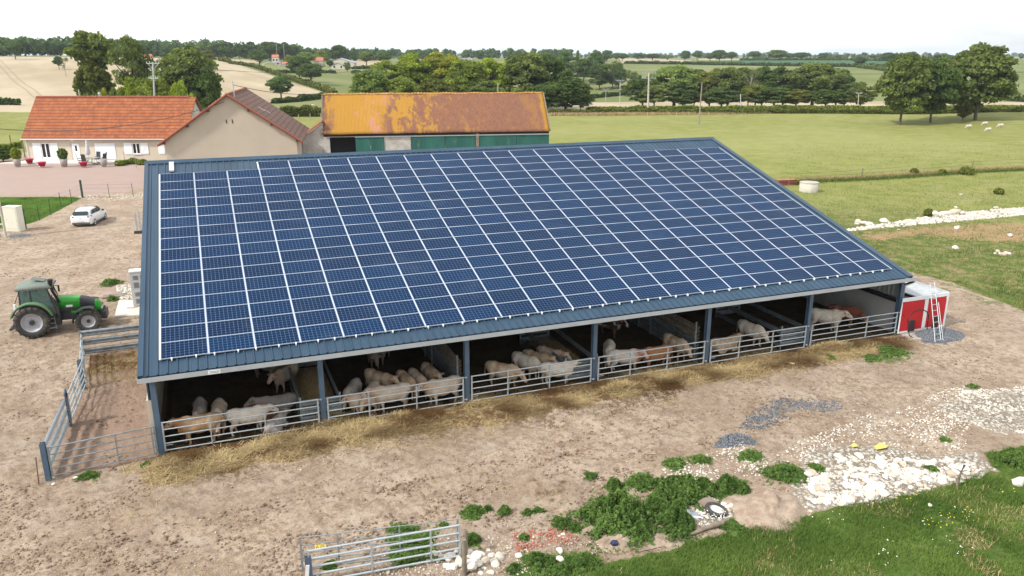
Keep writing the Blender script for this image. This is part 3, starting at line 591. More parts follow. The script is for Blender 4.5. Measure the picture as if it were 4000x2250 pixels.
# walls
def wall_profile(x0,x1,z0f,topoff,name,mat,y0,y1,n=1):
    ys=[y0,min(ry,y1)]+([y1] if y1>ry else [])
    poly=[(y0,z0f),(y1,z0f)]+[(y,(3.5765+(y-.2952)*sn/cs+PB*1.05-topoff) if y<=ry else rzz-(y-ry)*sn/cs-topoff) for y in ys[::-1]]
    mb=MB(); mb.prism(poly,x0,x1,plane='YZ'); return mb.build(name,mat,barn)
mb=MB(); mb.bx((-.28,.14,-.2),(-.11,23.2,2.1)); mb.build('concrete_wall',M['render_beige'],barn)
wall_profile(-.20,-.14,2.1,.06,'wall_cladding',M['blue_roof'],.14,23.1)
mb=MB(); mb.bx((36.11,.14,-.2),(36.28,23.2,1.75)); mb.build('concrete_wall',M['white_concrete'],barn)
# ribbed cladding above it, as real ribs facing into the barn
mb=MB(); y=.14
while y<23.0:
    zt=(3.5765+(y-.2952)*sn/cs-.16) if y<=ry else rzz-(y-ry)*sn/cs-.1
    zt2=(3.5765+(y+.3-.2952)*sn/cs-.16) if y+.3<=ry else rzz-(y+.3-ry)*sn/cs-.1
    mb.add([(36.20,y,1.75),(36.20,y+.2,1.75),(36.165,y+.225,1.75),(36.165,y+.275,1.75),(36.20,y+.3,1.75),(36.20,y,zt),(36.20,y+.2,zt2),(36.165,y+.225,zt2),(36.165,y+.275,zt2),(36.20,y+.3,zt2)],[(0,1,6,5),(1,2,7,6),(2,3,8,7),(3,4,9,8)]); y+=.3
mb.build('wall_cladding',M['clad'],barn)
mb=MB(); mb.bx((36.23,.14,1.75),(36.26,23.0,3.3)); mb.build('outer_cladding',M['blue_roof'],barn)
mb=MB(); mb.bx((35.93,.11,1.72),(36.10,17.3,1.92)); mb.build('wall_beam',M['black'],barn)
mb=MB(); mb.bx((-.2,23.12,-.2),(36.2,23.3,rzz-(23.2-ry)*sn/cs-.08)); mb.build('rear_wall',M['white_concrete'],barn)
# downpipe at right end
mb=MB(); mb.tube([(36.34,ey-.04,ez-.17),(36.34,ey-.0,ez-.28),(36.22,.02,ez-.62)],.055,12); mb.build('downpipe_elbow',M['white_metal'],barn)
mb=MB(); mb.tube([(36.33,ey+.0,ez-.26),(36.245,.01,ez-.55)],.068,12); mb.tube([(36.235,.01,ez-.55),(36.19,.03,1.0)],.05,12,m=1); mb.build('downpipe',[M['black'],M['galv_dull']],barn)

# ---------------------------------------------------------------- gates
def gate(name,L,h=1.12,z0=.15,nr=5,r=.025,stiles=(.0,.29,.64,1.),rt=.030,mat='galv',flat=True):
    root=bpy.data.objects.new(name,None); link(root); rails=MB()
    for i in range(nr):
        rr=rt if i in (nr-1,) else r
        zz=z0+h*i/(nr-1); mb=MB(); mb.tube([(0,0,zz),(L,0,zz)],rr,8); mb.build('rail',M[mat],root)
    for s_ in stiles:
        mb=MB(); x=s_*L
        if s_ in (0.,1.): mb.bx((x-.03,-.022,z0-.03),(x+.03,.022,z0+h+.03))
        else: mb.bx((x-.022,-.032,z0-.01),(x+.022,.032,z0+h+.01))
        mb.build('stile',M[mat],root)
    return root
G6=gate('feed_gate',5.62)
mb=MB()
for zz in (.35,.98): mb.tube([(0,0,zz),(.28,0,zz)],.014,6); 
mb.build('latch_bars',M['galv'],G6)
mb=MB()
for zz in (.27,1.27): mb.tube([(5.62,0,zz),(5.80,-.02,zz)],.016,6); mb.lathe((5.74,-.05,zz-.02),[(.0,0),(.035,0),(.035,.05),(.0,.05)],10,sm=False)
mb.build('hinges',M['galv'],G6)
ords=['first','second','third','fourth','fifth','sixth']
glab=['galvanised tubular gate across the first barn bay, nearest the small side pen','galvanised tubular gate across the second barn bay, crowded with cream cattle','galvanised tubular gate across the third barn bay with a white bullock turned right behind it',
 'galvanised tubular gate across the fourth barn bay with the brown bullock behind it','galvanised tubular gate across the fifth barn bay in front of the lying bullock','galvanised tubular gate across the last barn bay, beside the red panelled container']
for k in range(6):
    o=G6 if k==0 else copy_tree(G6)
    o.location=(6*k+.17,-.16,0); tag(o,glab[k],'gate','tubular gates closing the barn bays')
# ---------------------------------------------------------------- side pen on the left
def wbeam(mb,a,b,z,h=.31,m=0): # corrugated guard rail between two points
    a=Vector((a[0],a[1],0)); b=Vector((b[0],b[1],0)); d=(b-a).normalized(); nrm=Vector((d.y,-d.x,0))
    pr=[(0,-.5),(.035,-.42),(.07,-.30),(.07,-.2),(.0,-.05),(.0,.05),(.07,.2),(.07,.30),(.035,.42),(0,.5)]
    vs=[]
    for p in (a,b):
        for (q,t) in pr: vs.append(p+nrm*(q-.03)+Vector((0,0,z+t*h)))
    n=len(pr); mb.add(vs,[(i,i+1,n+i+1,n+i) for i in range(n-1)],m,False)
    vs2=[v-nrm*.006 for v in vs]; mb.add(vs2,[(i,n+i,n+i+1,i+1) for i in range(n-1)],m,False)
def posts(root,pts,h,mat='blue_steel',w=.16,name='post'):
    for p in pts: mb=MB(); hpost(mb,p[0],p[1],-.15,h,w,w,.018); mb.build(name,M[mat],root)
f=thing('guard_rail_fence','three-beam galvanised guard rail fence at the back of the side pen, nearest the tractor','fence',(-3.9,11.95,0))
for i,z in enumerate((.28,.75,1.2)): mb=MB(); wbeam(mb,(0,0),(3.6,.18),z); mb.build('beam',M['galv_dull'],f)
posts(f,[(0,0)],1.36,'galv_dull',.12)
f=thing('guard_rail_fence','pale guard rail fence along the left of the pen, ending at the rounded blue post','fence',(-3.60,-.66,0))
for z in (.30,.74,1.17): mb=MB(); wbeam(mb,(0,.1),(.12,4.2),z,.24); mb.build('beam',M['galv'],f)
posts(f,[(0,0)],1.42,'blue_steel',.17)
mb=MB(); mb.box((.16,4.35,.72),(.05,.34,1.5)); mb.lathe((.185,4.35,1.45),[(0.,-.05),(.17,-.05),(.17,.0),(0,.0)],20,axis='X',sm=False); mb.build('rounded_post',M['blue_steel'],f)
f=thing('slanted_gate_panel','narrow rail gate panel leaning open at the middle of the pen side','gate',(-3.42,3.9,0))
for i in range(5): mb=MB(); mb.tube([(.16*i/4*0,0,.2+.27*i),(.12,4.0,.25+.27*i)],.03,8); mb.build('rail',M['galv'],f)
for y in (0.,1.3,2.6,4.0): mb=MB(); mb.box((.03*y,y,.78),(.05,.05,1.2)); mb.build('stile',M['galv'],f)
mb=MB(); mb.tube([(.02,.1,.25),(.1,3.9,1.25)],.02,6); mb.build('brace',M['galv'],f)
f=thing('rail_fence','slim pale rail fence closing the far left corner of the pen','fence',(-3.42,7.6,0))
for i in range(4): mb=MB(); mb.tube([(0,.1,.3+.3*i),(-.42,4.3,.3+.3*i)],.032,8); mb.build('rail',M['galv'],f)
posts(f,[(0,.0)],1.4,'blue_steel',.16)
for y in (1.9,3.4): mb=MB(); mb.box((-.1*y,y,.7),(.05,.05,1.3)); mb.build('stile',M['galv'],f)
o=gate('pen_gate',3.38,h=1.08,z0=.13,stiles=(0.,.62,.97,1.),mat='galv_dull'); o.location=(-3.46,-.68,0); o.rotation_euler=(0,0,math.atan2(.45,3.4)); tag(o,'dull grey tubular gate across the front of the empty side pen','gate')
mb=MB(); mb.tube([(0,0,-.1),(.06,.02,1.0)],.018,6); tag(mb.build('rusty_stake',simple('rusty_iron',(.12,.055,.035),.9),None,loc=(-3.88,-.86,0)),'thin rusty stake standing left of the pen corner post','stake')
# ---------------------------------------------------------------- inside: partitions and hay racks
for k,(x,lab) in enumerate(((12,'plank and rail partition behind the second post line, beside the cream cattle'),(24,'plank and rail partition behind the post between the brown bullock and the lying bullock'))):
    f=thing('partition_fence',lab,'partition',(x-.1,.5,0),group='partitions between barn bays')
    for i in range(5): mb=MB(); wbeam(mb,(0,0),(0,15),.2+.36*i,.34); mb.build('beam',M['galv_dull'] if i<3 else M['wood_grey'],f)
    for y in (.1,4.2,5.4,11): mb=MB(); mb.box((-.12,y,1.0),(.07,.07,2.0)); mb.build('post',M['galv_dull'],f)
STRAWN=[]
def blades(name,pts,tone,L=(.12,.30),w=.012,up=.25,mat='straw',parent=None,kind='stuff',label=None,cat=None):
    """thin stalks: pts (n,3) base points; up = how steeply they may rise"""
    n=len(pts); a=rng.uniform(0,2*np.pi,n); e=np.abs(rng.normal(0,up,n)); l=rng.uniform(L[0],L[1],n)
    d=np.stack([np.cos(a)*np.cos(e),np.sin(a)*np.cos(e),np.sin(e)],-1)*l[:,None]; s=np.stack([-np.sin(a),np.cos(a),0*a],-1)*w/2
    P0=pts-s; P1=pts+s; P2=pts+d+s*.4; P3=pts+d-s*.4; V=np.stack([P0,P1,P2,P3],1).reshape(-1,3); F=np.arange(4*n).reshape(n,4)
    me=mesh_np(name,V,F,[M[mat]]); at=me.attributes.new('tone','FLOAT','POINT'); at.data.foreach_set('value',np.repeat(np.clip(tone,0,1),4).astype(np.float32))
    o=link(bpy.data.objects.new(name,me)); o.parent=parent
    if kind: tag(o,label,cat,kind=kind)
    return o
def rack(x,y0,lenY,lab,fill,w=1.55):
    f=thing('hay_rack',lab,'hay rack',(x,y0,0),group='hay racks between the barn bays')
    for sx_ in (-w/2,w/2):
        for z in (.25,.95): mb=MB(); wbeam(mb,(sx_,0),(sx_,lenY),z,.24); mb.build('side_beam',M['galv_dull'],f)
    for yy in (0,lenY):
        for z in (.25,.6,.95): mb=MB(); wbeam(mb,(-w/2,yy),(w/2,yy),z,.26); mb.build('end_beam',M['galv_dull'],f)
    for sx_ in (-w/2,w/2):
        for yy in (0,lenY): mb=MB(); mb.box((sx_,yy,.62),(.08,.08,1.24)); mb.build('leg',M['galv_dull'],f)
    if fill:
        n=9000; u=rng.uniform(-1,1,n); v=rng.uniform(0,1,n); hh=fill*(1-np.abs(u)**3)*(.55+.45*np.sin(v*3.1))*(1-.4*v)+rng.normal(0,.04,n)
        pts=np.stack([x+u*w*.47,y0+.1+v*(lenY-.5),np.maximum(hh,.05)],-1)
        MBs=MB(); nx,ny=12,24; vs=[(x+(i/(nx)*2-1)*w*.45,y0+.1+j/ny*(lenY-.5),max(.02,fill*(1-abs(i/nx*2-1)**3)*(.55+.45*math.sin(j/ny*3.1))*(1-.4*j/ny)-.03+random.uniform(-.05,.05))) for i in range(nx+1) for j in range(ny+1)]
        MBs.add(vs,[(i*(ny+1)+j,i*(ny+1)+j+1,(i+1)*(ny+1)+j+1,(i+1)*(ny+1)+j) for i in range(nx) for j in range(ny)],0,True)
        tag(MBs.build('hay_core',M['straw_solid'],None),'golden hay packed inside the rack','hay',kind='stuff')
        blades('hay',pts,rng.uniform(.2,1,n),w=.016,up=.5,label='loose golden hay filling the rack',cat='hay')
M['straw_solid']=simple('packed_straw',(.38,.26,.10),.95,0,.35,7,.5)
rack(5.95,.35,5.2,'galvanised hay rack heaped with golden hay behind the second front post',1.15)
rack(17.55,.35,5.4,'galvanised hay rack behind the fourth front post, half full of brown hay',.75)
rack(29.5,.35,5.4,'almost empty galvanised hay rack behind the sixth front post',.0)
# straw spilled along the front
def straw_front():
    n=230000; px=rng.uniform(480,3600,n); line=np.interp(px,[560,1270,1820,2310,2750,3140,3500],[1800,1665,1580,1495,1430,1365,1310])
    py=line+rng.normal(24,50,n)
    d=np.stack([ray(a,b) for a,b in zip(px[:1],py[:1])]); D=CF[None]+CR[None]*((px-2000)/FPX)[:,None]-CU[None]*((py-1125)/FPX)[:,None]; t=-CAM[2]/D[:,2]; P=CAM+D*t[:,None]
    x,y=P[:,0],P[:,1]; pxx,pyy=px,py
    wx=(vnoise(x*1.3,y*1.3,11)-.5); den=mask(pxx,pyy,'straw',np.ones(n,bool))+.12*np.exp(-((pyy-line-30)/60)**2)
    ht=vnoise(x*1.2,y*1.2,31)
    bare=vnoise(x*.45,y*.6,21)*2.4-.9
    keep=(rng.uniform(0,1,n)<np.clip(den,0,1)*np.clip(2.4*vnoise(x*.8,y*1.1,33)-.65,.04,.8))&(x>-1.5)&(x<37.5)&(y<.6)
    keep&=~((np.abs(y)<1.0)&(rng.uniform(0,1,n)<np.clip(bare,0,.95)))
    x,y=x[keep],y[keep]; m_=np.clip(mask(pxx[keep],pyy[keep],'straw',np.ones(keep.sum(),bool)),0,1)
    z=bumps(x,y,np.hypot(x-CAM[0],y-CAM[1]))+m_*(vnoise(x*1.2,y*1.2,31)*.10+vnoise(x*4,y*4,32)*.08)+rng.uniform(0,.06,len(x))*m_
    tone=np.clip(vnoise(x*.9,y*1.2,34)*1.7-.35,0.02,1)*rng.uniform(.4,1.4,len(x))
    print('straw',len(x)); blades('straw',np.stack([x,y,z],-1),tone,L=(.14,.40),w=.019,up=.20,label='loose golden straw spilled on the ground along the barn gates',cat='straw')
    n=26000; x=rng.uniform(.3,35.8,n); y=rng.uniform(0,7,n); blades('bedding_straw',np.stack([x,y,bumps(x,y,np.hypot(x-CAM[0],y-CAM[1]))*.4+.02],-1),rng.uniform(0,.45,n)*vnoise(x*.7,y*.7,55)*np.clip(1-y/6,0.05,1),L=(.1,.3),w=.016,up=.2,label='dark straw bedding on the barn floor',cat='bedding')  # stalk tone falls off with depth, putting the barn's inner shade into the colour
    n=4000; x=rng.uniform(-3.4,0,n); y=rng.normal(9.6,1.1,n); k=(y<11.8)&(y>7); x,y=x[k],y[k]; blades('pen_straw',np.stack([x,y,x*0+.04],-1),rng.uniform(.2,.9,len(x)),w=.018,up=.2,label='scattered straw in the side pen',cat='straw')
straw_front()
def heap(c,rx_,ry_,h,name,label,cat,n,mat_solid='straw_solid',bl='straw'):
    MBs=MB(); N=18
    vs=[];
    for i in range(N+1):
        for j in range(N+1):
            u=i/N*2-1; v=j/N*2-1; rr=min(1,math.hypot(u,v)); z=h*max(0,math.cos(rr*math.pi/2))**.9*(1+.25*mnoise.noise(Vector((u*2+c[0],v*2,c[1]))))-.03
            vs.append((c[0]+u*rx_,c[1]+v*ry_,z+random.uniform(-.03,.03)*(rr<.95)))
    MBs.add(vs,[(i*(N+1)+j,(i+1)*(N+1)+j,(i+1)*(N+1)+j+1,i*(N+1)+j+1) for i in range(N) for j in range(N)],0,True)
    o=MBs.build(name,M[mat_solid],None); tag(o,label,cat,kind='stuff')
    if n:
        a=rng.uniform(0,2*np.pi,n); r=np.sqrt(rng.uniform(0,1,n)); z=h*np.cos(r*np.pi/2)**.9
        blades(name+'_stalks',np.stack([c[0]+r*np.cos(a)*rx_,c[1]+r*np.sin(a)*ry_,z],-1),rng.uniform(.15,1,n),w=.018,up=.4,label=label,cat=cat,mat=bl)
for (px,py,a,b,h,n) in ((1290,1658,1.1,.6,.36,4000),(1560,1640,.7,.4,.22,2000),(2420,1528,1.3,.45,.22,3000),(2660,1480,1.0,.4,.20,2200),(3240,1370,1.6,.5,.34,4000)):
    c=S(px,py); heap(c,a,b,h,'straw_heap','mound of golden straw against the barn gates','straw',n)
# ================================================================ CATTLE
def blob(bm,c,r,rot=None):
    R=Matrix.Translation(c)@((rot or Matrix.Identity(3)).to_4x4())@Matrix.Diagonal((*r,1)); bmesh.ops.create_icosphere(bm,subdivisions=3,radius=1,matrix=R)
def limb(bm,pts):
    for (p,r),(q,s) in zip(pts[:-1],pts[1:]):
        p=Vector(p); q=Vector(q); d=q-p; L=d.length; n=max(2,int(L/(min(r,s)*.45)))
        for i in range(n+1):
            t=i/n; bmesh.ops.create_icosphere(bm,subdivisions=2,radius=r+(s-r)*t,matrix=Matrix.Translation(p+d*t))
def cow_mesh(pose,sheep=False):
    """one continuous skin: x forward, z up; pose: level, low, left, right, lying"""
    bm=bmesh.new(); Z=0
    zl=-.52 if pose.startswith('lying') else 0
    def P(x,y,z): return (x,y,z+zl)
    blob(bm,P(.42,0,.88),(.42,.32,.42)); blob(bm,P(0,0,.86),(.60,.36,.40)); blob(bm,P(-.52,0,.96),(.40,.32,.36)); blob(bm,P(-.72,0,1.02),(.26,.24,.27))
    blob(bm,P(-.1,0,1.12),(.82,.23,.15)); blob(bm,P(.48,0,1.16),(.28,.16,.17)); blob(bm,P(.62,0,.78),(.22,.2,.3))
    hy={'left':.62,'right':-.62,'lying_left':.55}.get(pose,0.); low=pose=='low'
    n0=Vector(P(.62,0,1.04)); 
    if low: n1=n0+Vector((.36,0,-.16)); hd=Vector((.26,0,-.34))
    else: n1=n0+Vector((.36*math.cos(hy*.6),.36*math.sin(hy*.6),.10)); hd=Vector((.34*math.cos(hy*1.6),.34*math.sin(hy*1.6),-.22))
    if pose.startswith('lying'): n1=n0+Vector((.42*math.cos(hy*.6),.42*math.sin(hy*.6),.16))
    limb(bm,[(n0,.26),((n0+n1)/2+Vector((0,0,-.02)),.215),(n1,.15)]); limb(bm,[((n0+n1)/2-Vector((0,0,.16)),.10),(n0-Vector((-.02,0,.42)),.09)])
    h1=n1+hd; dn=hd.normalized(); side=Vector((-dn.y,dn.x,0)); side=side.normalized() if side.length>.1 else Vector((0,1,0)); upv=dn.cross(side)*-1
    if upv.z<0: upv=-upv
    limb(bm,[(n1,.165),(n1+hd*.5,.135),(h1,.100)]); 
    Rm=Matrix((dn,side,upv)).transposed(); blob(bm,h1,(.10,.098,.082),Rm); blob(bm,n1+hd*.12+upv*.05,(.15,.135,.12),Rm)
    ears=[]
    for s in (-1,1):
        c=n1+side*s*.20+upv*.045-dn*.02; Re=Matrix((side*s,(dn*.3-upv).normalized(),side.cross(dn))).transposed(); blob(bm,c,(.15,.085,.038),Matrix((side*s+upv*-.15,upv,dn)).transposed().normalized() if False else Rm@Matrix.Rotation(math.radians(90),3,'Z')); ears.append(c+side*s*.03)
    if not pose.startswith('lying'):
        for s in (-1,1):
            k=.05*s if pose in('left','low') else -.05*s
            limb(bm,[((.46,.17*s,.80),.145),((.47+k,.175*s,.45),.078),((.46+k*1.4,.17*s,.22),.052),((.47+k*1.6,.17*s,.08),.052)]); blob(bm,(.495+k*1.6,.17*s,.045),(.075,.058,.05))
            limb(bm,[((-.58,.155*s,.95),.22),((-.52-k,.175*s,.66),.15),((-.70-k*1.5,.17*s,.44),.078),((-.66-k*2,.17*s,.20),.053),((-.645-k*2,.17*s,.08),.053)]); blob(bm,(-.62-k*2,.17*s,.045),(.075,.058,.05))
        limb(bm,[((-.90,0,1.17),.045),((-1.0,0,1.05),.035),((-1.01,0,.60),.028)]); blob(bm,(-1.01,0,.50),(.045,.045,.13))
    else:
        for s in (-1,1):
            limb(bm,[((.45,.2*s,.30),.13),((.72,.26*s,.10),.075),((.50,.30*s,.065),.055),((.40,.30*s,.06),.05)])
            limb(bm,[((-.50,.22*s,.32),.22),((-.10,.34*s,.16),.12),((-.48,.42*s,.09),.07),((-.2,.45*s,.06),.055)])
        limb(bm,[((-.93,0,.60),.04),((-1.0,.12,.3),.03),((-.95,.2,.1),.03)]); 
    if sheep:
        pass
    me=bpy.data.meshes.new('tmp'); bm.to_mesh(me); bm.free(); o=link(bpy.data.objects.new('tmp',me))
    r=o.modifiers.new('r','REMESH'); r.mode='VOXEL'; r.voxel_size=.024; s_=o.modifiers.new('s','SMOOTH'); s_.iterations=6; s_.factor=.6
    dg=bpy.context.evaluated_depsgraph_get(); m2=bpy.data.meshes.new_from_object(o.evaluated_get(dg)); bpy.data.objects.remove(o); m2.name='cow_'+pose
    n=len(m2.vertices); co=np.empty(n*3,np.float32); m2.vertices.foreach_get('co',co); co=co.reshape(-1,3)
    def near(c,r): return np.clip(1-(np.linalg.norm(co-np.array(c),axis=1)/r-.6)/.4,0,1)
    muz=near(h1+dn*.05,.13); dark=np.zeros(n)
    for s in (-1,1):
        dark=np.maximum(dark,near(n1+hd*.36+side*s*.118+upv*.045,.042)*1.); dark=np.maximum(dark,near(h1+dn*.085+side*s*.04+upv*.02,.024))
    if not pose.startswith('lying'): dark=np.maximum(dark,np.clip((.075-co[:,2])/.02,0,1)*.8)
    ear=np.zeros(n)
    for e in ears: ear=np.maximum(ear,near(e+dn*.05,.12)*.9)
    neck=np.clip(1-np.abs((co-np.array(n0))@np.array((n1-n0).normalized())-.22)/.45,0,1)*(co[:,0]>.4)
    dirt=np.clip((.85+zl-co[:,2])/.45,0,1)
    a=m2.color_attributes.new('zones','FLOAT_COLOR','POINT'); arr=np.stack([np.maximum(muz,ear),dark,neck,dirt],-1).astype(np.float32); a.data.foreach_set('color',arr.ravel())
    m2.polygons.foreach_set('use_smooth',np.ones(len(m2.polygons),bool)); return m2
def coat(name,c,c2,neck,dirtc=(.30,.21,.13),patch=None,pscale=2.2,thr=.5,off=0):
    m=NT(name); co=m.coord(); a=m.attr('zones'); s=m.n('ShaderNodeSeparateColor'); m.l(a.outputs['Color'],s.inputs[0])
    mp_=m.n('ShaderNodeMapping'); mp_.inputs['Location'].default_value=(off,off*.7,0); m.l(co,mp_.inputs[0]); v=mp_.outputs[0]
    x=m.mix(m.step(m.noise(v,2.6,6,.7),.35,.7),c,c2)
    if patch: x=m.mix(m.step(m.noise(v,pscale,4,.6),thr,thr+.03),x,patch)
    x=m.mix(m.math('MULTIPLY',s.outputs[2],.65),x,neck); x=m.mix(m.math('MULTIPLY',m.math('MULTIPLY',a.outputs['Alpha'],m.step(m.noise(v,3,6,.8),.38,.58)),.85),x,dirtc); x=m.mix(m.math('MULTIPLY',m.step(m.noise(v,1.7,6,.75),.52,.66),.45),x,dirtc)
    x=m.mix(m.math('MULTIPLY',s.outputs[0],.75),x,(.52,.24,.16)); x=m.mix(s.outputs[1],x,(.02,.015,.012)); m.bump(m.noise(v,30,5,.6),.35,.015); return m.done(x,.9,0,.2)
COAT=dict(cream=coat('cream_coat',(.56,.47,.38),(.42,.33,.25),(.42,.26,.16)),white=coat('white_coat',(.68,.62,.54),(.52,.45,.37),(.58,.47,.37),off=3),grey=coat('grey_white_coat',(.40,.365,.34),(.28,.25,.235),(.36,.28,.23),off=5),
 tan=coat('tan_coat',(.36,.20,.09),(.50,.38,.26),(.30,.12,.05),off=1),tan2=coat('cream_and_tan_coat',(.54,.45,.34),(.38,.23,.12),(.46,.33,.21),off=8),brown=coat('brown_coat',(.28,.125,.055),(.35,.18,.085),(.18,.05,.02),off=2),
 red=coat('dark_red_brown_coat',(.15,.05,.03),(.20,.07,.04),(.15,.05,.03)),neckred=coat('white_coat_with_red_neck',(.62,.56,.50),(.55,.48,.42),(.34,.08,.04),off=4),
 pied=coat('brown_black_and_white_pied_coat',(.035,.014,.012),(.05,.02,.015),(.04,.015,.012),patch=(.72,.68,.66),pscale=1.5,thr=.52,off=6))
CM={p:cow_mesh(p) for p in ('level','low','left','right','lying','lying_left')}
COWS=[ # px,py,heading,pose,coat,scale,label
(770,1737,178,'level','tan',1.04,'tan bullock standing sideways at the far left of the first bay gate, facing left'),
(790,1672,290,'right','grey',.98,'grey-white bullock behind the tan one in the first bay, its back turned to the dark'),
(862,1680,286,'low','cream',.98,'cream bullock lowering its pale face between the tan and white bullocks in the first bay'),
(975,1692,2,'level','white',.98,'white bullock standing sideways in the middle of the first bay, pink muzzle lifted right'),
(1080,1680,75,'lying','grey',.85,'grey bullock lying with its rump to the first bay gate, beside the hay spill'),
(1085,1602,183,'lying','grey',1.05,'grey-brown bullock lying behind the white one in the first bay, head to the left'),
(1035,1640,150,'lying','brown',.75,'reddish calf lying half hidden behind the white bullock of the first bay'),
(1120,1522,248,'level','cream',1.0,'bullock looking straight out with orange ears, left of the hay-filled rack'),
(1045,1480,335,'low','grey',1.0,'dim grey bullock at the back of the first bay, head lowered to the right'),
(1378,1590,262,'low','grey',1.0,'grey bullock facing out with lowered head beside the rack in the second bay'),
(1424,1620,205,'level','cream',.86,'small cream bullock nosing left at the second bay gate'),
(1450,1600,258,'low','cream',.95,'grey-white bullock seen over the left end of the second bay group, head down'),
(1534,1617,178,'level','cream',1.05,'big cream bullock standing sideways at the second bay gate, facing left'),
(1486,1545,325,'level','tan2',1.02,'cream bullock with tan neck behind the big sideways one in the second bay'),
(1590,1553,302,'low','tan2',1.0,'bullock with mottled back in the middle of the second bay, muzzle at the gate'),
(1634,1545,300,'low','cream',1.0,'pale bullock right of the mottled one in the second bay, rump high'),
(1686,1518,300,'level','tan2',.98,'rearmost bullock of the right group in the second bay, two orange ears showing'),
(1731,1581,208,'level','cream',1.06,'cream bullock standing at the right end of the second bay gate, facing left'),
(1459,1429,290,'low','grey',1.0,'dim bullock walking out of the dark of the second bay, head down'),
(1500,1410,82,'level','grey',.95,'dim bullock seen from behind at the back of the second bay'),
(1965,1510,334,'low','tan2',1.05,'tan-backed bullock with raised tail at the left of the third bay, head lowered'),
(2055,1476,318,'low','white',1.0,'second bullock from the left in the third bay, white back and lowered face'),
(2098,1462,322,'level','tan2',1.0,'long cream bullock in the third bay looking out over the gate'),
(2152,1446,322,'level','cream',.98,'rearmost cream bullock of the third bay group, ears spread, near the hay rack'),
(2182,1508,8,'left','white',1.0,'white bullock standing sideways at the third bay gate, head turned up to the right'),
(2376,1312,318,'level','pied',1.05,'dark pied bullock with white face in the back of the fourth bay'),
(2377,1428,262,'low','white',1.0,'white bullock with its rump to the dark just inside the fourth bay, head down'),
(2438,1450,8,'right','neckred',1.0,'white bullock with reddish neck and horn at the fourth bay gate, facing right'),
(2560,1440,182,'low','brown',1.02,'brown bullock standing sideways at the fourth bay gate, head hidden'),
(2636,1400,300,'low','tan2',1.03,'cream bullock with lowered head at the right end of the fourth bay'),
(2824,1370,2,'lying_left','tan2',1.12,'brownish bullock lying behind the left of the fifth bay gate, orange ear up'),
(2929,1345,302,'low','white',1.05,'cream bullock standing over the lying one in the fifth bay, head lowered'),
(3218,1296,345,'level','white',1.12,'large cream bullock standing behind the left of the last bay gate'),
(3288,1276,342,'low','red',1.05,'dark red-brown bullock behind the large cream one in the last bay')]
for (px,py,h,pose,ct,sc,lab) in COWS:
    p=S(px,py); o=link(bpy.data.objects.new('bullock',CM[pose].copy())); o.data.materials.clear(); o.data.materials.append(COAT[ct])
    hh=head(h) if not (abs(h-180)<6 or abs(h)<4) else (math.pi if h>90 else 0)
    zz=.0; p=np.array(p)
    if abs(h-180)<6 or abs(h)<12: p[1]=max(p[1],.36); p[0]=max(p[0],1.38 if h>90 else 1.2)
    o.location=(p[0],p[1],zz); o.rotation_euler=(0,0,hh); sc*=.86; o.scale=(sc,sc*random.uniform(.90,1.0),sc*random.uniform(.97,1.04))
    tag(o,lab,'bullock','cattle in the barn')
# ---------------------------------------------------------------- sheep far out
def sheep_mesh():
    bm=bmesh.new(); blob(bm,(0,0,.52),(.48,.24,.24)); blob(bm,(-.2,0,.55),(.3,.25,.24)); blob(bm,(.3,0,.54),(.25,.2,.22)); limb(bm,[((.42,0,.52),.13),((.62,0,.30),.09),((.72,0,.12),.055)])
    for s in (-1,1): limb(bm,[((.3,.11*s,.4),.07),((.3,.11*s,.04),.035)]); limb(bm,[((-.32,.12*s,.4),.08),((-.34,.12*s,.04),.035)]); blob(bm,(.58,.11*s,.36),(.03,.08,.03))
    me=bpy.data.meshes.new('t'); bm.to_mesh(me); bm.free(); o=link(bpy.data.objects.new('t',me)); r=o.modifiers.new('r','REMESH'); r.mode='VOXEL'; r.voxel_size=.035; s_=o.modifiers.new('s','SMOOTH'); s_.iterations=4
    m2=bpy.data.meshes.new_from_object(o.evaluated_get(bpy.context.evaluated_depsgraph_get())); bpy.data.objects.remove(o); m2.materials.clear(); m2.materials.append(simple('cream_fleece',(.50,.46,.38),.95,0,.12,8,.4)); m2.polygons.foreach_set('use_smooth',np.ones(len(m2.polygons),bool)); return m2
SM=sheep_mesh()
for (px,py,h,lab,g) in ((3784,505,180,'grazing sheep nearest the barn of the four in the right meadow','sheep grazing in the right meadow'),(3847,493,185,'farthest of the four sheep in the right meadow, grazing','sheep grazing in the right meadow'),(3908,501,178,'rightmost of the four sheep in the right meadow, by a dark tuft','sheep grazing in the right meadow'),(3860,517,182,'nearest of the four sheep in the right meadow, head down','sheep grazing in the right meadow'),
 (1184,430,180,'leftmost pale sheep in the strip behind the gabled shed','sheep behind the sheds'),(1203,426,0,'second pale sheep in the strip behind the gabled shed, low in the grass','sheep behind the sheds'),(1211,421,90,'middle pale sheep farther back behind the gabled shed','sheep behind the sheds'),(1222,420,10,'rightmost pale sheep behind the gabled shed, nearest the lichened roof','sheep behind the sheds')):
    p=G(px,py); o=link(bpy.data.objects.new('sheep',SM)); o.location=p; o.rotation_euler=(0,0,head(h)); o.scale=(1.15,1.15,1.15); tag(o,lab,'sheep',g)
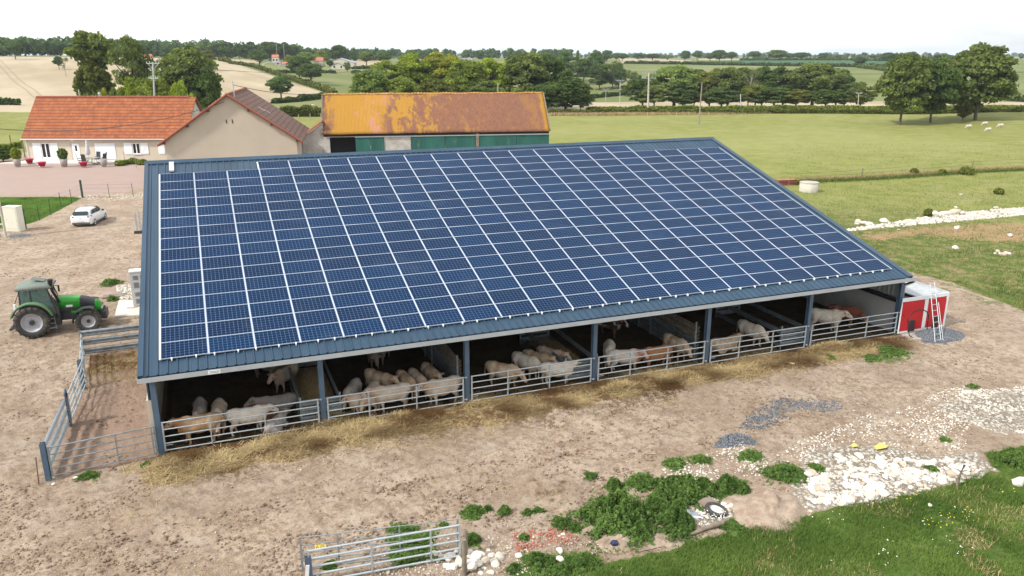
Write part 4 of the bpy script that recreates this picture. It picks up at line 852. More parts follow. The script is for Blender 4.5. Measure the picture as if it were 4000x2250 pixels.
# ================================================================ TRACTOR (local x forward, y left, wheels on z=0)
def wheel(parent,c,R,W,rimr,name='wheel',lugs=20,sgn=-1,rim='rim_grey'):
    w=bpy.data.objects.new(name,None); link(w); w.parent=parent; w.location=c
    mb=MB(); h=W/2
    mb.lathe((0,0,0),[(rimr,-h*.8),(rimr+.03,-h*.95),(R*.80,-h*1.02),(R*.93,-h*.92),(R*.96,-h*.6),(R*.965,0),(R*.96,h*.6),(R*.93,h*.92),(R*.80,h*1.02),(rimr+.03,h*.95),(rimr,h*.8)],40,axis='Y')
    if lugs:
        for i in range(lugs):
            for s in (-1,1):
                a=2*math.pi*(i+(.5 if s>0 else 0))/lugs; M_=Matrix.Rotation(-a,4,'Y')@Matrix.Translation((R*.965,s*h*.48,0))@Matrix.Rotation(s*.55,4,'X')
                vs=[M_@Vector(p) for p in ((-.06,-h*.55,-.022*R),(.035*R,-h*.55,-.018*R),(.035*R,h*.55,-.018*R),(-.06,h*.55,-.022*R),(-.06,-h*.55,.022*R),(.035*R,-h*.55,.018*R),(.035*R,h*.55,.018*R),(-.06,h*.55,.022*R))]
                mb.add(vs,[(0,1,2,3),(4,7,6,5),(0,4,5,1),(1,5,6,2),(2,6,7,3),(3,7,4,0)])
                M2=Matrix.Rotation(-a-.06,4,'Y')@Matrix.Translation((R*.90,s*h*1.0,0)); vs=[M2@Vector(p) for p in ((-.08,-.03,-.03),(.06,-.03,-.02),(.06,.03,-.02),(-.08,.03,-.03),(-.08,-.03,.03),(.06,-.03,.02),(.06,.03,.02),(-.08,.03,.03))]
                mb.add(vs,[(0,1,2,3),(4,7,6,5),(0,4,5,1),(1,5,6,2),(2,6,7,3),(3,7,4,0)])
    mb.build('tyre',M['rubber'],w)
    mb=MB(); s=sgn
    mb.lathe((0,0,0),[(rimr+.01,s*h*.86),(rimr*.93,s*h*.80),(rimr*.86,s*h*.45),(rimr*.5,s*h*.30),(rimr*.28,s*h*.42),(0.001,s*h*.42)],32,axis='Y'); mb.lathe((0,0,0),[(rimr+.01,-s*h*.8),(rimr*.5,-s*h*.3),(.001,-s*h*.3)],24,axis='Y'); mb.build('rim',M[rim],w)
    mb=MB(); mb.lathe((0,0,0),[(rimr*.26,s*h*.40),(rimr*.26,s*h*.62),(rimr*.18,s*h*.72),(.001,s*h*.72)],16,axis='Y',sm=False)
    for i in range(8): a=i*math.pi/4; mb.lathe((rimr*.36*math.cos(a),s*h*.40,rimr*.36*math.sin(a)),[(.02,-.02),(.02,.03),(.001,.03)],6,axis='Y',sm=False)
    mb.build('hub',M['tractor_dark'],w); return w
p1=S(150,1300); p2=S(345,1297); 
rwp=S(138,1318); fwp=S(352,1296); dv=(fwp-rwp); dv/=np.linalg.norm(dv); TRZ=math.atan2(dv[1],dv[0]); WB=2.60
mid=rwp+dv*0; nrm=np.array([-dv[1],dv[0],0]); org=mid+nrm*.95
T=thing('tractor','green farm tractor with grey-green cab roof, parked behind the side pen','tractor',(org[0],org[1],0),TRZ)
for s in (-1,1):
    wheel(T,(0,s*.93,.86),.86,.50,.50,'rear_wheel',18,s); wheel(T,(WB,s*.90,.63),.63,.40,.33,'front_wheel',16,s)
mb=MB(); mb.bx((-.35,-.30,.60),(2.0,.30,1.10)); mb.bx((1.7,-.28,.55),(3.0,.28,.85)); mb.tube([(WB,-.75,.63),(WB,.75,.63)],.13,10); mb.tube([(0,-.8,.86),(0,.8,.86)],.20,12)
mb.bx((2.95,-.34,.62),(3.28,.34,1.02)); mb.bx((3.2,-.42,.50),(3.42,.42,.92)); mb.bx((-.75,-.30,.55),(-.35,.30,.95)); mb.tube([(-.5,-.35,.6),(-1.15,-.42,.40)],.045,8); mb.tube([(-.5,.35,.6),(-1.15,.42,.40)],.045,8); mb.bx((-1.22,-.5,.36),(-1.10,.5,.46))
mb.bx((.55,-.72,.45),(1.25,-.34,.95)); mb.bx((.55,.34,.45),(1.25,.72,.95)); mb.build('chassis',M['tractor_dark'],T,bevel=.03)
def loft(secs,mats,name,parent,mi=0,sub=1):
    mb=MB(); n=len(secs[0]); vs=[v for s_ in secs for v in s_]; fs=[(i*n+j,(i+1)*n+j,(i+1)*n+(j+1)%n,i*n+(j+1)%n) for i in range(len(secs)-1) for j in range(n)]
    mb.add(vs,fs,mi,True); mb.add(secs[0],[tuple(range(n))[::-1]],mi); mb.add(secs[-1],[tuple(range(n))],mi); return mb.build(name,mats,parent)
def hood_sec(x,w,z0,z1,r=.12): return [(x,-w,z0),(x,-w,z1-r),(x,-w+.35*r,z1-.3*r),(x,-w+r,z1),(x,w-r,z1),(x,w-.35*r,z1-.3*r),(x,w,z1-r),(x,w,z0)]
loft([hood_sec(1.18,.40,1.32,1.86),hood_sec(1.6,.40,1.30,1.85),hood_sec(2.15,.39,1.24,1.77),hood_sec(2.22,.388,1.23,1.755)],M['tractor_green'],'hood',T)
loft([hood_sec(2.222,.392,1.22,1.757),hood_sec(2.60,.375,1.16,1.66),hood_sec(2.92,.345,1.10,1.52)],M['tractor_dark'],'hood_vent_panel',T)
loft([hood_sec(2.922,.35,1.02,1.525),hood_sec(3.08,.33,.98,1.42),hood_sec(3.20,.30,.95,1.22)],M['tractor_green'],'hood_nose',T)
mb=MB(); mb.bx((1.18,-.405,1.10),(2.9,.405,1.30)); mb.build('hood_side_band',M['tractor_dark'],T,bevel=.02)
mb=MB(); mb.bx((1.75,-.40,.97),(2.95,.40,1.098)); mb.build('hood_skirt',M['tractor_green'],T,bevel=.03)
for s in (-1,1):
    mb=MB(); mb.bx((1.55,s*.404-.004,1.34),(1.86,s*.404+.004,1.45)); mb.build('hood_label',M['label_white'],T)
    mb=MB(); pts=[(1.5+.9*i/12*.75,s*.408,1.55+.05*math.sin(i*1.9)+.02) for i in range(13)]; mb.tube(pts,.008,5); mb.build('hood_lettering',M['tractor_dark'],T)
mb=MB(); mb.tube([(3.2,-.2,1.08),(3.24,-.2,1.08)],.09,12); mb.tube([(3.2,.2,1.08),(3.24,.2,1.08)],.09,12); mb.build('headlight',M['white_metal'],T)
# fenders
def fender(cx,cz,R,a0,a1,y0,y1,mat,name,t=.05):
    mb=MB(); n=14; vs=[]
    for i in range(n+1):
        a=a0+(a1-a0)*i/n
        for (r,y) in ((R,y0),(R,y1),(R-t,y1),(R-t,y0)): vs.append((cx+r*math.cos(a),y,cz+r*math.sin(a)))
    fs=[(i*4+j,(i+1)*4+j,(i+1)*4+(j+1)%4,i*4+(j+1)%4) for i in range(n) for j in range(4)]; mb.add(vs,fs+[(0,1,2,3),(n*4+3,n*4+2,n*4+1,n*4)]); return mb.build(name,M[mat],T)
for s in (-1,1):
    a,b=sorted((s*.58,s*1.02)); fender(0,.86,1.02,math.radians(14),math.radians(165),a,b,'tractor_lgreen','rear_fender'); fender(0,.86,.965,math.radians(14),math.radians(160),a-.02,b+.03,'tractor_dark','fender_lining',.05)
    a,b=sorted((s*.70,s*1.12)); fender(WB,.63,.76,math.radians(62),math.radians(186),a,b,'tractor_dark','front_fender',.03)
# cab: pillars, roof, glass
cabp=dict(rb=(-.55,1.62),rt=(-.42,2.52),fb=(1.10,1.30),ft=(.86,2.52))
for s in (-1,1):
    for (a,b) in (((-.50,1.42),(-.44,2.50)),((.02,1.30),(.06,2.50)),((1.14,1.20),(.84,2.50))):
        mb=MB(); mb.tube([(a[0],s*.72,a[1]),(b[0],s*.66,b[1])],.045,6); mb.build('cab_pillar',M['tractor_dark'],T)
    mb=MB(); y=s*.70; mb.prism([(-.47,1.50),(.0,1.46),(.04,2.46),(-.42,2.46)],y-.008,y+.008); mb.build('rear_side_glass',M['cab_glass'],T)
    mb=MB(); mb.prism([(.06,1.55),(1.06,1.55),(.82,2.46),(.09,2.46)],y-.008,y+.008); mb.build('door_glass',M['cab_glass'],T)
    mb=MB(); y=s*.705; mb.prism([(.04,.98),(.60,.98),(1.12,1.12),(1.06,1.55),(.04,1.55)],y-.02,y+.02); mb.build('door_panel',M['tractor_dgreen'],T)
mb=MB(); mb.add([(1.12,-.66,1.40),(1.12,.66,1.40),(.86,.62,2.46),(.86,-.62,2.46)],[(0,1,2,3)]); mb.build('windscreen',M['cab_glass'],T)
mb=MB(); mb.add([(-.50,-.66,1.60),(-.50,.66,1.60),(-.44,.62,2.46),(-.44,-.62,2.46)],[(0,3,2,1)]); mb.build('rear_glass',M['cab_glass'],T)
mb=MB(); mb.bx((-.52,-.70,1.0),(1.12,.70,1.22)); mb.bx((-.45,-.28,1.2),(.0,.28,1.55)); mb.bx((-.45,-.26,1.55),(-.30,.26,2.15)); mb.tube([(.95,0,1.3),(.62,0,1.78)],.04,8); mb.bx((.75,-.3,1.25),(1.05,.3,1.7)); mb.build('cab_interior',M['tractor_dark'],T)
mb=MB(); mb.lathe((0,0,0),[(.20,-.015),(.215,0),(.20,.015),(.185,0),(.20,-.015)],20); mb.build('steering_wheel',M['black'],T,loc=(.58,0,1.80))
loft([[(x,-w,z0),(x,-w+.02,z1-.05),(x,-w+.12,z1),(x,w-.12,z1),(x,w-.02,z1-.05),(x,w,z0)] for x,w,z0,z1 in ((-.62,.70,2.52,2.64),(-.55,.76,2.50,2.72),(.3,.78,2.50,2.75),(.95,.76,2.50,2.70),(1.08,.68,2.54,2.64))],M['tractor_roof'],'cab_roof',T)
mb=MB(); mb.box((.35,.25,2.84),(.62,.55,.03),ry=.28); mb.build('roof_hatch',M['tractor_roof'],T)
mb=MB(); mb.tube([(1.28,-.50,1.65),(1.18,-.50,2.0),(1.06,-.56,2.35),(1.03,-.60,2.78)],.07,10); mb.tube([(1.03,-.60,2.74),(1.06,-.62,2.98)],.11,10,r2=.13); mb.build('exhaust_stack',M['black'],T)
mb=MB(); mb.tube([(1.24,-.74,.92),(1.22,-.74,1.45),(1.05,-.72,1.85)],.075,10); mb.build('intake_pipe',M['tractor_dark'],T)
for s in (-1,1):
    mb=MB(); mb.tube([(.9,s*.66,2.35),(1.05,s*1.0,2.2)],.018,6); mb.box((1.07,s*1.02,2.05),(.06,.18,.34)); mb.build('mirror',M['black'],T)
    st=bpy.data.objects.new('cab_steps',None); link(st); st.parent=T
    mb=MB(); mb.tube([(.62,s*.88,1.05),(.66,s*.95,.35)],.02,6); mb.tube([(1.02,s*.88,1.05),(1.06,s*.95,.35)],.02,6); mb.build('step_rails',M['galv_dull'],st)
    for i in range(3): mb=MB(); mb.box((.82+.015*i,s*(.885+.025*i),.93-.25*i),(.40,.10,.035)); mb.build('step',M['galv_dull'],st)
mb=MB(); mb.tube([(-.48,-.5,2.4),(-.78,-.5,1.75),(-.80,-.45,1.6)],.018,6); mb.tube([(-.48,.5,2.4),(-.78,.5,1.75)],.018,6); mb.build('work_lamp_bracket',M['black'],T)
mb=MB(); mb.box((-.70,-.86,1.70),(.10,.16,.30)); mb.build('tail_lamp',M['label_white'],T)
# ================================================================ WHITE HATCHBACK
ca=S(316,893); cb_=S(365,887); cf=S(404,858)
dcar=cf-cb_; dcar[2]=0; dcar/=np.linalg.norm(dcar); dcar=np.array([math.cos(math.radians(77)),math.sin(math.radians(77)),0])*1.0
crz=math.atan2(dcar[1],dcar[0]); rear=(S(275,890)+S(365,885))/2; co_=rear+dcar*2.05
CAR=thing('parked_car','white hatchback parked on the dirt yard in front of the lawn fence','car',(co_[0],co_[1],0),crz)
def csec(x,w,zb,zm,zt,wt): # rounded body section
    return [(x,-w*.90,zb),(x,-w*.98,zb+.10),(x,-w,zm-.22),(x,-w*.985,zm-.06),(x,-wt-.03*(zt>zm+.1),zm if zt<=zm+.05 else zm+.02),(x,-wt*.93,(zm+zt)/2+.06*(zt>zm+.1)),(x,-wt*.82,zt-.045),(x,-wt*.5,zt),(x,wt*.5,zt),(x,wt*.82,zt-.045),(x,wt*.93,(zm+zt)/2+.06*(zt>zm+.1)),(x,wt+.03*(zt>zm+.1),zm if zt<=zm+.05 else zm+.02),(x,w*.985,zm-.06),(x,w,zm-.22),(x,w*.98,zb+.10),(x,w*.90,zb)]
cs_=[(-2.12,.70,.38,.72,.74,.62),(-2.06,.80,.27,.92,.96,.70),(-1.98,.86,.24,.98,1.04,.74),(-1.72,.885,.22,.99,1.30,.70),(-1.45,.89,.22,.98,1.42,.68),(-.9,.90,.22,.97,1.475,.67),(-.2,.90,.22,.96,1.47,.67),(.25,.90,.22,.955,1.40,.68),(.65,.90,.22,.95,1.20,.71),(1.02,.895,.22,.94,.97,.76),(1.4,.885,.22,.90,.92,.74),(1.8,.85,.24,.82,.85,.70),(2.02,.77,.27,.70,.74,.62),(2.12,.66,.34,.56,.60,.52)]
loft([csec(*c) for c in cs_],M['car_white'],'body',CAR)
def cpatch(name,pts,mat,off=.012): mb=MB(); mb.add(pts,[tuple(range(len(pts)))]); return mb.build(name,M[mat],CAR,fix=False)
mb=MB(); pr=[(-2.01,.62,1.02),(-2.0,.30,.99),(-2.0,-.30,.99),(-2.01,-.62,1.02),(-1.86,-.66,1.20),(-1.73,-.54,1.315),(-1.72,.54,1.315),(-1.86,.66,1.20)]
pr=[(x-.035,y,z+.025) for x,y,z in pr]; mb.add(pr,[tuple(range(8))]); mb.build('rear_window',M['car_glass'],CAR)
for s in (-1,1):
    mb=MB(); w=[(-1.55,s*.745,1.04),(-.62,s*.755,1.02),(-.62,s*.690,1.36),(-1.25,s*.690,1.36)]; mb.add(w,[(0,1,2,3)] ); mb.build('side_window',M['car_glass'],CAR)
    mb=MB(); w=[(-.56,s*.755,1.02),(.62,s*.775,1.00),(.38,s*.735,1.25),(-.05,s*.70,1.37),(-.56,s*.690,1.37)]; mb.add(w,[(0,1,2,3,4)]); mb.build('side_window',M['car_glass'],CAR)
    mb=MB(); mb.add([(-2.13,s*.50,.86),(-2.06,s*.78,.84),(-1.80,s*.905,.90),(-1.86,s*.895,1.0),(-2.04,s*.76,1.0),(-2.12,s*.56,.94)],[(0,1,2,3,4,5)]); mb.build('tail_lamp',M['car_lamp'],CAR)
    mb=MB(); mb.box((.55,s*.98,1.02),(.14,.20,.13)); mb.build('mirror',M['black'],CAR,bevel=.03)
    for x in (-.75,.15): mb=MB(); mb.box((x,s*.905,.88),(.16,.02,.03)); mb.build('door_handle',M['car_white'],CAR)
    wheel(CAR,(-1.32,s*.80,.31),.315,.20,.20,'rear_wheel',0,s); wheel(CAR,(1.32,s*.80,.31),.315,.20,.20,'front_wheel',0,s)
    mb=MB(); mb.bx((-.95,s*.89-.02,.22),(.95,s*.89+.02,.34)); mb.build('sill_trim',M['grey_plastic'],CAR)
mb=MB(); mb.add([(.30,-.62,1.395),(.30,.62,1.395),(.98,.70,1.0),(.98,-.70,1.0)],[(0,3,2,1)]); o=mb.build('windscreen',M['car_glass'],CAR); o.location=(.02,0,.025)
mb=MB(); mb.bx((-2.15,-.72,.25),(-1.98,.72,.44)); mb.build('rear_bumper_skirt',M['grey_plastic'],CAR,bevel=.04)
mb=MB(); mb.bx((-2.155,-.26,.44),(-2.135,.26,.56)); mb.build('number_plate',M['plate'],CAR)
mb=MB(); mb.box((-2.135,0,.80),(.02,.07,.09),rx=.785); mb.build('badge',M['galv'],CAR)
mb=MB(); mb.tube([(-1.3,0,1.45),(-1.42,0,1.62)],.012,6); mb.build('aerial',M['black'],CAR)
# ================================================================ YARD FURNITURE
a=S(30,905); b=S(72,906); c0=(a+b)/2; rz=math.atan2(b[1]-a[1],b[0]-a[0]); 
cab=thing('utility_cabinet','cream free-standing utility cabinet beside the lawn at the left edge of the yard','utility cabinet',(c0[0],c0[1],0),rz)
mb=MB(); mb.bx((-.62,-.0,.0),(.62,.75,2.05)); mb.build('body',M['cream_box'],cab,bevel=.02); mb=MB(); mb.bx((-.64,-.03,2.05),(.64,.78,2.14)); mb.build('lid',M['cream_box'],cab,bevel=.02)
mb=MB(); mb.bx((-.52,-.022,.25),(.52,-.002,1.97)); dr=mb.build('door',M['cream_box'],cab); mb=MB(); mb.bx((-.40,-.04,1.0),(-.36,-.023,1.12)); mb.build('handle',M['galv'],dr); mb=MB(); mb.bx((-.52,-.015,.03),(.52,-.002,.2)); mb.build('plinth_panel',M['cream_box'],cab)
p=S(12,928); py_=thing('power_pylon','lattice-sided concrete power pole at the left edge beside the cream cabinet','pole',(p[0],p[1],0),rz)
mb=MB()
for s in (-1,1): mb.tube([(s*.28,0,-.2),(s*.12,0,11.)],.10,6,r2=.06)
mb.build('pole_shafts',M['pole_concrete'],py_); 
for i in range(14): mb=MB(); mb.bx((-.26+.008*i,-.05,.3+.75*i),(.26-.008*i,.05,.42+.75*i)); mb.build('rung',M['pole_concrete'],py_)
# lawn fence posts
def post_thing(px,py,h,name,lab,cat,mat,grp=None,w=.05,lean=0,base=None):
    p=S(px,py); mb=MB(); mb.tube([(0,0,-.1),(lean,0,h)],w,6); return tag(mb.build(name,M[mat],None,loc=(p[0],p[1],0)),lab,cat,grp)
fl=[(100,893,'broad'),(155,862,0),(199,838,0),(239,809,0),(281,796,0),(323,772,'broad'),(428,772,0),(521,770,0)]
P8=[S(a,b) for a,b,_ in fl]
for (i,(px,py,k)) in enumerate(fl):
    lab={0:'broad dark green fence post at the lawn corner beside the cream cabinet',5:'tall broad black fence post at the far end of the lawn'}.get(i)
    if k: p=S(px,py); mb=MB(); mb.bx((-.09,-.05,-.1),(.09,.05,1.85 if i else 1.75)); tag(mb.build('fence_post',M['green_post'],None,loc=(p[0],p[1],0),rz=rz),lab,'fence post')
    else: post_thing(px,py,1.45,'fence_post',['','slim lawn fence post nearest the cream cabinet','second slim lawn fence post counted from the cream cabinet','third slim lawn fence post counted from the cream cabinet','slim lawn fence post just short of the broad black post','', 'thin stake of the wire fence right of the broad black post','thin stake of the wire fence nearest the blue barn roof'][i],'fence post','green_post','slim posts of the lawn fence',.028)
mb=MB()
for q in ((0,1,2,3,4,5),(5,6,7)):
    for z in (.1,.5,1.0,1.35): mb.tube([(P8[i][0],P8[i][1],z) for i in q],.006,4)
tag(mb.build('fence_wire',M['wire'],None),'thin wires strung between the lawn fence posts','wire fence')
# concrete slab, tall grey cabinet, drain cover
mb=MB(); q=[S(448,1241),S(560,1234),S(560,1175),S(465,1178)]; mb.prism([(v[0],v[1]) for v in q],-.1,.08,plane='XY'); tag(mb.build('concrete_slab',M['patio'],None),'pale concrete slab under the tall grey cabinet by the barn','slab')
gc=S(523,1205); cab=thing('electrical_cabinet','tall light grey inverter cabinet with louvres against the left barn wall','cabinet',(gc[0]+.55,gc[1],.08),0)
mb=MB(); mb.bx((-.55,0,.0),(.55,.65,2.1)); mb.build('body',M['grey_cab'],cab,bevel=.01); mb=MB(); mb.bx((-.57,-.02,2.1),(.57,.68,2.15)); mb.build('lid',M['white_metal'],cab)
for (z0,n) in ((1.75,5),(1.25,7),(.75,5),(.30,6)):
    mb=MB()
    for i in range(n):
        for x in (-.38,.0,): mb.bx((x,-.012,z0+.05*i-.1),(x+.28,-.001,z0+.05*i-.082))
    mb.build('louvres',M['tractor_dark'],cab)
mb=MB(); mb.tube([(-.55,-.1,.03),(-.2,-.2,.03),(.0,-.05,.05),(.1,0,.1)],.02,6); tag(mb.build('cable',simple('orange_cable',(.45,.22,.1),.6),None,loc=(gc[0]+.2,gc[1],.08)),'loose pale orange cable on the slab beside the grey cabinet','cable')
c=S(448,1157); mb=MB(); mb.box((0,0,.03),(1.3,.7,.08)); tag(mb.build('drain_cover',M['wood_grey'],None,loc=(c[0],c[1],0)),'flat grey-brown drain cover between the tractor nose and the grey cabinet','drain cover')
c=S(538,912); t=thing('steel_profiles','two upright galvanised steel profiles standing by the left barn wall','steel profiles',(c[0],c[1],0))
for x,h in ((0,1.75),(.28,1.85)): mb=MB(); hpost(mb,x,0,0,h,.12,.10,.012); mb.build('profile',M['galv'],t)
mb=MB(); mb.box((.1,-.05,.12),(.7,.25,.22)); mb.build('foot_block',M['vent_dark'],t)
# ================================================================ RED PANELLED CONTAINER, LADDER, HOSE
K=thing('red_container','white framed container with two red front panels against the right barn end','container',(36.12,-.28,0))
mb=MB(); mb.bx((0,.0,-.1),(3.15,.10,.12)); mb.bx((0,.10,-.1),(3.2,3.9,.05)); mb.build('concrete_base',M['concrete'],K)
mb=MB(); mb.bx((.2,.07,.12),(3.05,3.6,1.88)); mb.build('body',M['vent_dark'],K)
mb=MB(); mb.bx((-.2,.01,1.84),(3.12,.06,2.04)); mb.bx((-.2,.01,.10),(3.12,.06,.20)); mb.bx((-.2,.01,.20),(-.15,.06,1.84)); mb.bx((1.42,.0,.20),(1.66,.07,1.84)); mb.bx((2.98,.01,.20),(3.12,.06,1.84)); mb.build('front_frame',M['white_metal'],K)
for i,(a,b) in enumerate(((-.15,1.42),(1.66,2.98))):
    mb=MB(); cch=.14; mb.prism([(a+.01,.21),(b-.01,.21),(b-.01,1.83-cch),(b-.01-cch,1.83),(a+.01+cch,1.83),(a+.01,1.83-cch)],.02,.005); rp_=mb.build('red_panel',M['red_panel'],K)
    mb=MB(); x=a+.62-.1*i; mb.prism([(x-.03,.14),(x+.42,.14),(x+.38,.75),(x+.10,.78),(x+.02,.72)],.004,-.03); g_=mb.build('grille',M['vent_dark'],rp_)
    mb=MB()
    for j in range(5): mb.box((x+.2,-.04,.22+.12*j),(.40,.03,.02),ry=.06)
    mb.build('grille_slats',M['black'],g_)
    mb=MB(); mb.bx((a+.12,-.004,1.05),(a+.18,.004,1.16)); mb.build('panel_marking',M['vent_dark'],rp_)
mb=MB(); mb.bx((3.06,.06,.10),(3.12,3.7,2.04)); mb.build('side_wall',M['white_metal'],K)
mb=MB(); mb.bx((.9,.06,1.95),(3.06,3.7,2.0)); mb.bx((.0,1.3,1.95),(.9,3.7,2.0)); mb.bx((.85,.06,2.0),(.95,3.7,2.04)); mb.bx((3.02,.06,2.0),(3.12,3.7,2.06)); mb.build('roof',simple('grey_lid_panel',(.40,.42,.44),.6),K)
mb=MB(); mb.bx((.35,1.8,2.002),(1.9,3.2,2.05)); mb.build('roof_hatch',M['grey_cab'],K)
lb=(S(3655,1336)+S(3674,1335))/2; L_=thing('ladder','white aluminium ladder leaning on the right red panel of the container','ladder',(lb[0],lb[1],0))
tx,ty,tz=38.55-lb[0]-.35,-.30-lb[1],2.75
tv=Vector((37.95-lb[0],-.33-lb[1],2.15)); ln_=tv.length
for s in (-.19,.19): mb=MB(); mb.tube([(s*1.1,0,0),(tv.x+s*.85+tv.x*.22,tv.y*1.22,tv.z*1.22)],.022,6); mb.build('stile',M['galv'],L_)
for i in range(10): t=.04+.12*i; mb=MB(); mb.tube([(-.2+tv.x*t,tv.y*t,tv.z*t),(.2+tv.x*t,tv.y*t,tv.z*t)],.016,6); mb.build('rung',M['galv'],L_)
mb=MB(); mb.tube([(.30,-.05,.0),(tv.x*.8+.27,tv.y*.8-.03,tv.z*.8)],.018,6); mb.build('extension_stile',M['galv'],L_)
mb=MB(); a0=(36.22,-.75,.0); pts=[(36.32,-.95,.02),(36.18,-.75,.15)]
for i in range(17):
    a=math.pi*(1-i/16); pts.append((36.90+.72*math.cos(a),-.55,.85+.55*math.sin(a)*1.0))
pts+=[(37.62,-.55,.5),(37.58,-.62,.02),(37.9,-.75,.02)]; mb.tube(pts,.028,8); tag(mb.build('hose',M['black'],None),'black hose arching over the left red panel of the container','hose')
mb=MB(); mb.tube([(0,0,.05),(.16,0,.05)],.045,10); tag(mb.build('hose_coupling',M['blue_plastic'],None,loc=(37.75,-.78,0)),'small blue hose coupling on the ground before the red container','coupling')
mb=MB(); q=[(36.15,-1.1),(37.3,-1.45),(38.0,-1.2),(38.1,-.5),(37.4,-.35),(36.2,-.3)]; mb.prism(q,-.05,.05,plane='XY'); tag(mb.build('broken_slab',M['concrete'],None),'cracked concrete slab on the ground in front of the left red panel','slab')
m=NT('slate_chippings'); P_=m.pos(); v=m.n('ShaderNodeTexVoronoi'); v.inputs['Scale'].default_value=16; m.l(P_,v.inputs['Vector']); M['slate']=m.done(m.mix(m.step(v.outputs['Distance'],.15,.6),(.27,.29,.32),(.10,.11,.13)),.9); 
def stones(name,pts,sz,mat,label,cat,seed=1,kind='stuff'):
    r=np.random.default_rng(seed); base=np.array([(-1,-1,-1),(1,-1,-1),(1,1,-1),(-1,1,-1),(-1,-1,1),(1,-1,1),(1,1,1),(-1,1,1)],float)*.5; n=len(pts)
    F0=np.array([(0,3,2,1),(4,5,6,7),(0,1,5,4),(1,2,6,5),(2,3,7,6),(3,0,4,7)])
    n=len(pts); sz=np.resize(np.asarray(sz),n)
    J=base[None]*r.uniform(.6,1.15,(n,8,3)); a=r.uniform(0,6.28,n); e=r.uniform(-.7,.7,n); ca,sa=np.cos(a),np.sin(a); ce,se=np.cos(e),np.sin(e)
    s3=r.uniform(.6,1.3,(n,1,3))*np.asarray(sz).reshape(-1,1,1)*np.array([1,.8,.6]); J=J*s3; x=J[...,0]*ce[:,None]-J[...,2]*se[:,None]; z=J[...,0]*se[:,None]+J[...,2]*ce[:,None]; y=J[...,1]
    V=np.stack([x*ca[:,None]-y*sa[:,None],x*sa[:,None]+y*ca[:,None],z],-1)+pts[:,None,:]; F=(F0[None]+8*np.arange(n)[:,None,None]).reshape(-1,4)
    o=link(bpy.data.objects.new(name,mesh_np(name,V.reshape(-1,3),F,[M[mat]]))); 
    if kind: tag(o,label,cat,kind=kind)
    return o
def poly_pts(poly,n,seed,zf=None):
    r=np.random.default_rng(seed); P=np.array([S(a,b)[:2] for a,b in poly]); out=[]
    lo,hi=P.min(0),P.max(0); tot=0
    while tot<n:
        q=r.uniform(lo,hi,(n*3,2)); q=q[sdpoly(q[:,0],q[:,1],P)>0]; out.append(q); tot+=len(q)
    q=np.concatenate(out)[:n]; kk=r.uniform(0,1,len(q))<np.clip(vnoise(q[:,0]*.9,q[:,1]*.9,77)*1.9-.25,.12,1); q=q[kk] if n>200 else q; x,y=q[:,0],q[:,1]; z=bumps(x,y,np.hypot(x-CAM[0],y-CAM[1])); return np.stack([x,y,z],-1)
gp=S(3668,1310); n=3500; a=rng.uniform(0,6.28,n); r_=np.sqrt(rng.uniform(0,1,n)); stones('slate_gravel',np.stack([gp[0]+1.5*r_*np.cos(a),gp[1]+.95*r_*np.sin(a),.42*(1-r_)**1.1],-1),rng.uniform(.05,.10,n),'slate','small heap of blue-grey slate gravel at the foot of the ladder','gravel')
# ================================================================ HOUSE, SHEDS
def gable_roof(root,L,y0,y1,ze,zr,ov=.35,oy=.45,mat='tile_orange',t=.14,x0=0.,name='roof',sides=(1,1),thick=True):
    """ridge along local x; y0 front wall, y1 rear wall"""
    ym=(y0+y1)/2; sl=(zr-ze)/(ym-y0); prts=[]
    r=bpy.data.objects.new(name,None); link(r); r.parent=root
    for s in (0,1):
        ye=y0-oy if s==0 else y1+oy; z=ze-oy*sl
        mb=MB(); a=[(x0-ov,ye,z),(x0+L+ov,ye,z),(x0+L+ov,ym,zr),(x0-ov,ym,zr)]; b=[(p[0],p[1],p[2]-t) for p in a]
        mb.add(a+b,[(0,1,2,3),(7,6,5,4),(0,4,5,1),(1,5,6,2),(3,2,6,7),(3,7,4,0)]); mb.build('slope',M[mat],r)
    return r,ym,sl
house=thing('farmhouse','long single-storey farmhouse with bright orange tiled roof and white shutters','house',(-20.518,99.90,0),-YAW)
HL=22.5; HZ=3.62
mb=MB(); mb.bx((0,0,-.3),(HL,.25,HZ-.05)); mb.bx((0,.25,-.3),(.25,9.6,HZ-.05)); mb.bx((HL-.25,.25,-.3),(HL,9.6,HZ-.05)); mb.bx((.25,9.35,-.3),(HL-.25,9.6,HZ-.05)); mb.build('wall',M['render_beige'],house)
for x in (0.,HL-.2): mb=MB(); mb.prism([(0,HZ-.05),(9.6,HZ-.05),(4.8,8.35)],x,x+.2,plane='YZ'); mb.build('gable_wall',M['white_concrete'] if x else M['render_beige'],house)
rf,ym,sl_=gable_roof(house,HL,0,9.6,HZ,8.62,.35,.45)
mb=MB(); mb.tube([(-.4,-.52,HZ-.56),(HL+.4,-.52,HZ-.56)],.085,8); mb.build('gutter',M['galv'],house)
mb=MB(); mb.bx((-.3,-.40,HZ-.62),(HL+.3,-.02,HZ-.55)); mb.build('soffit',simple('reddish_soffit',(.40,.17,.12),.8),house)
mb=MB()
for i in range(int(HL/.42)): mb.tube([(-.3+.42*i,4.8,8.62),(-.3+.42*i+.40,4.8,8.64)],.13,8,r2=.15)
mb.build('ridge_tiles',M['tile_ridge'],rf)
mb=MB(); mb.tube([(8.6,5.4,7.4),(8.6,5.4,9.1)],.13,10); mb.lathe((8.6,5.4,9.05),[(.2,0),(.2,.1),(.02,.2)],10); mb.build('flue_pipe',M['galv'],rf)
mb=MB(); mb.tube([(5.6,5.6,7.2),(5.55,5.6,9.6)],.07,8); mb.build('mast',M['pole_concrete'],rf)
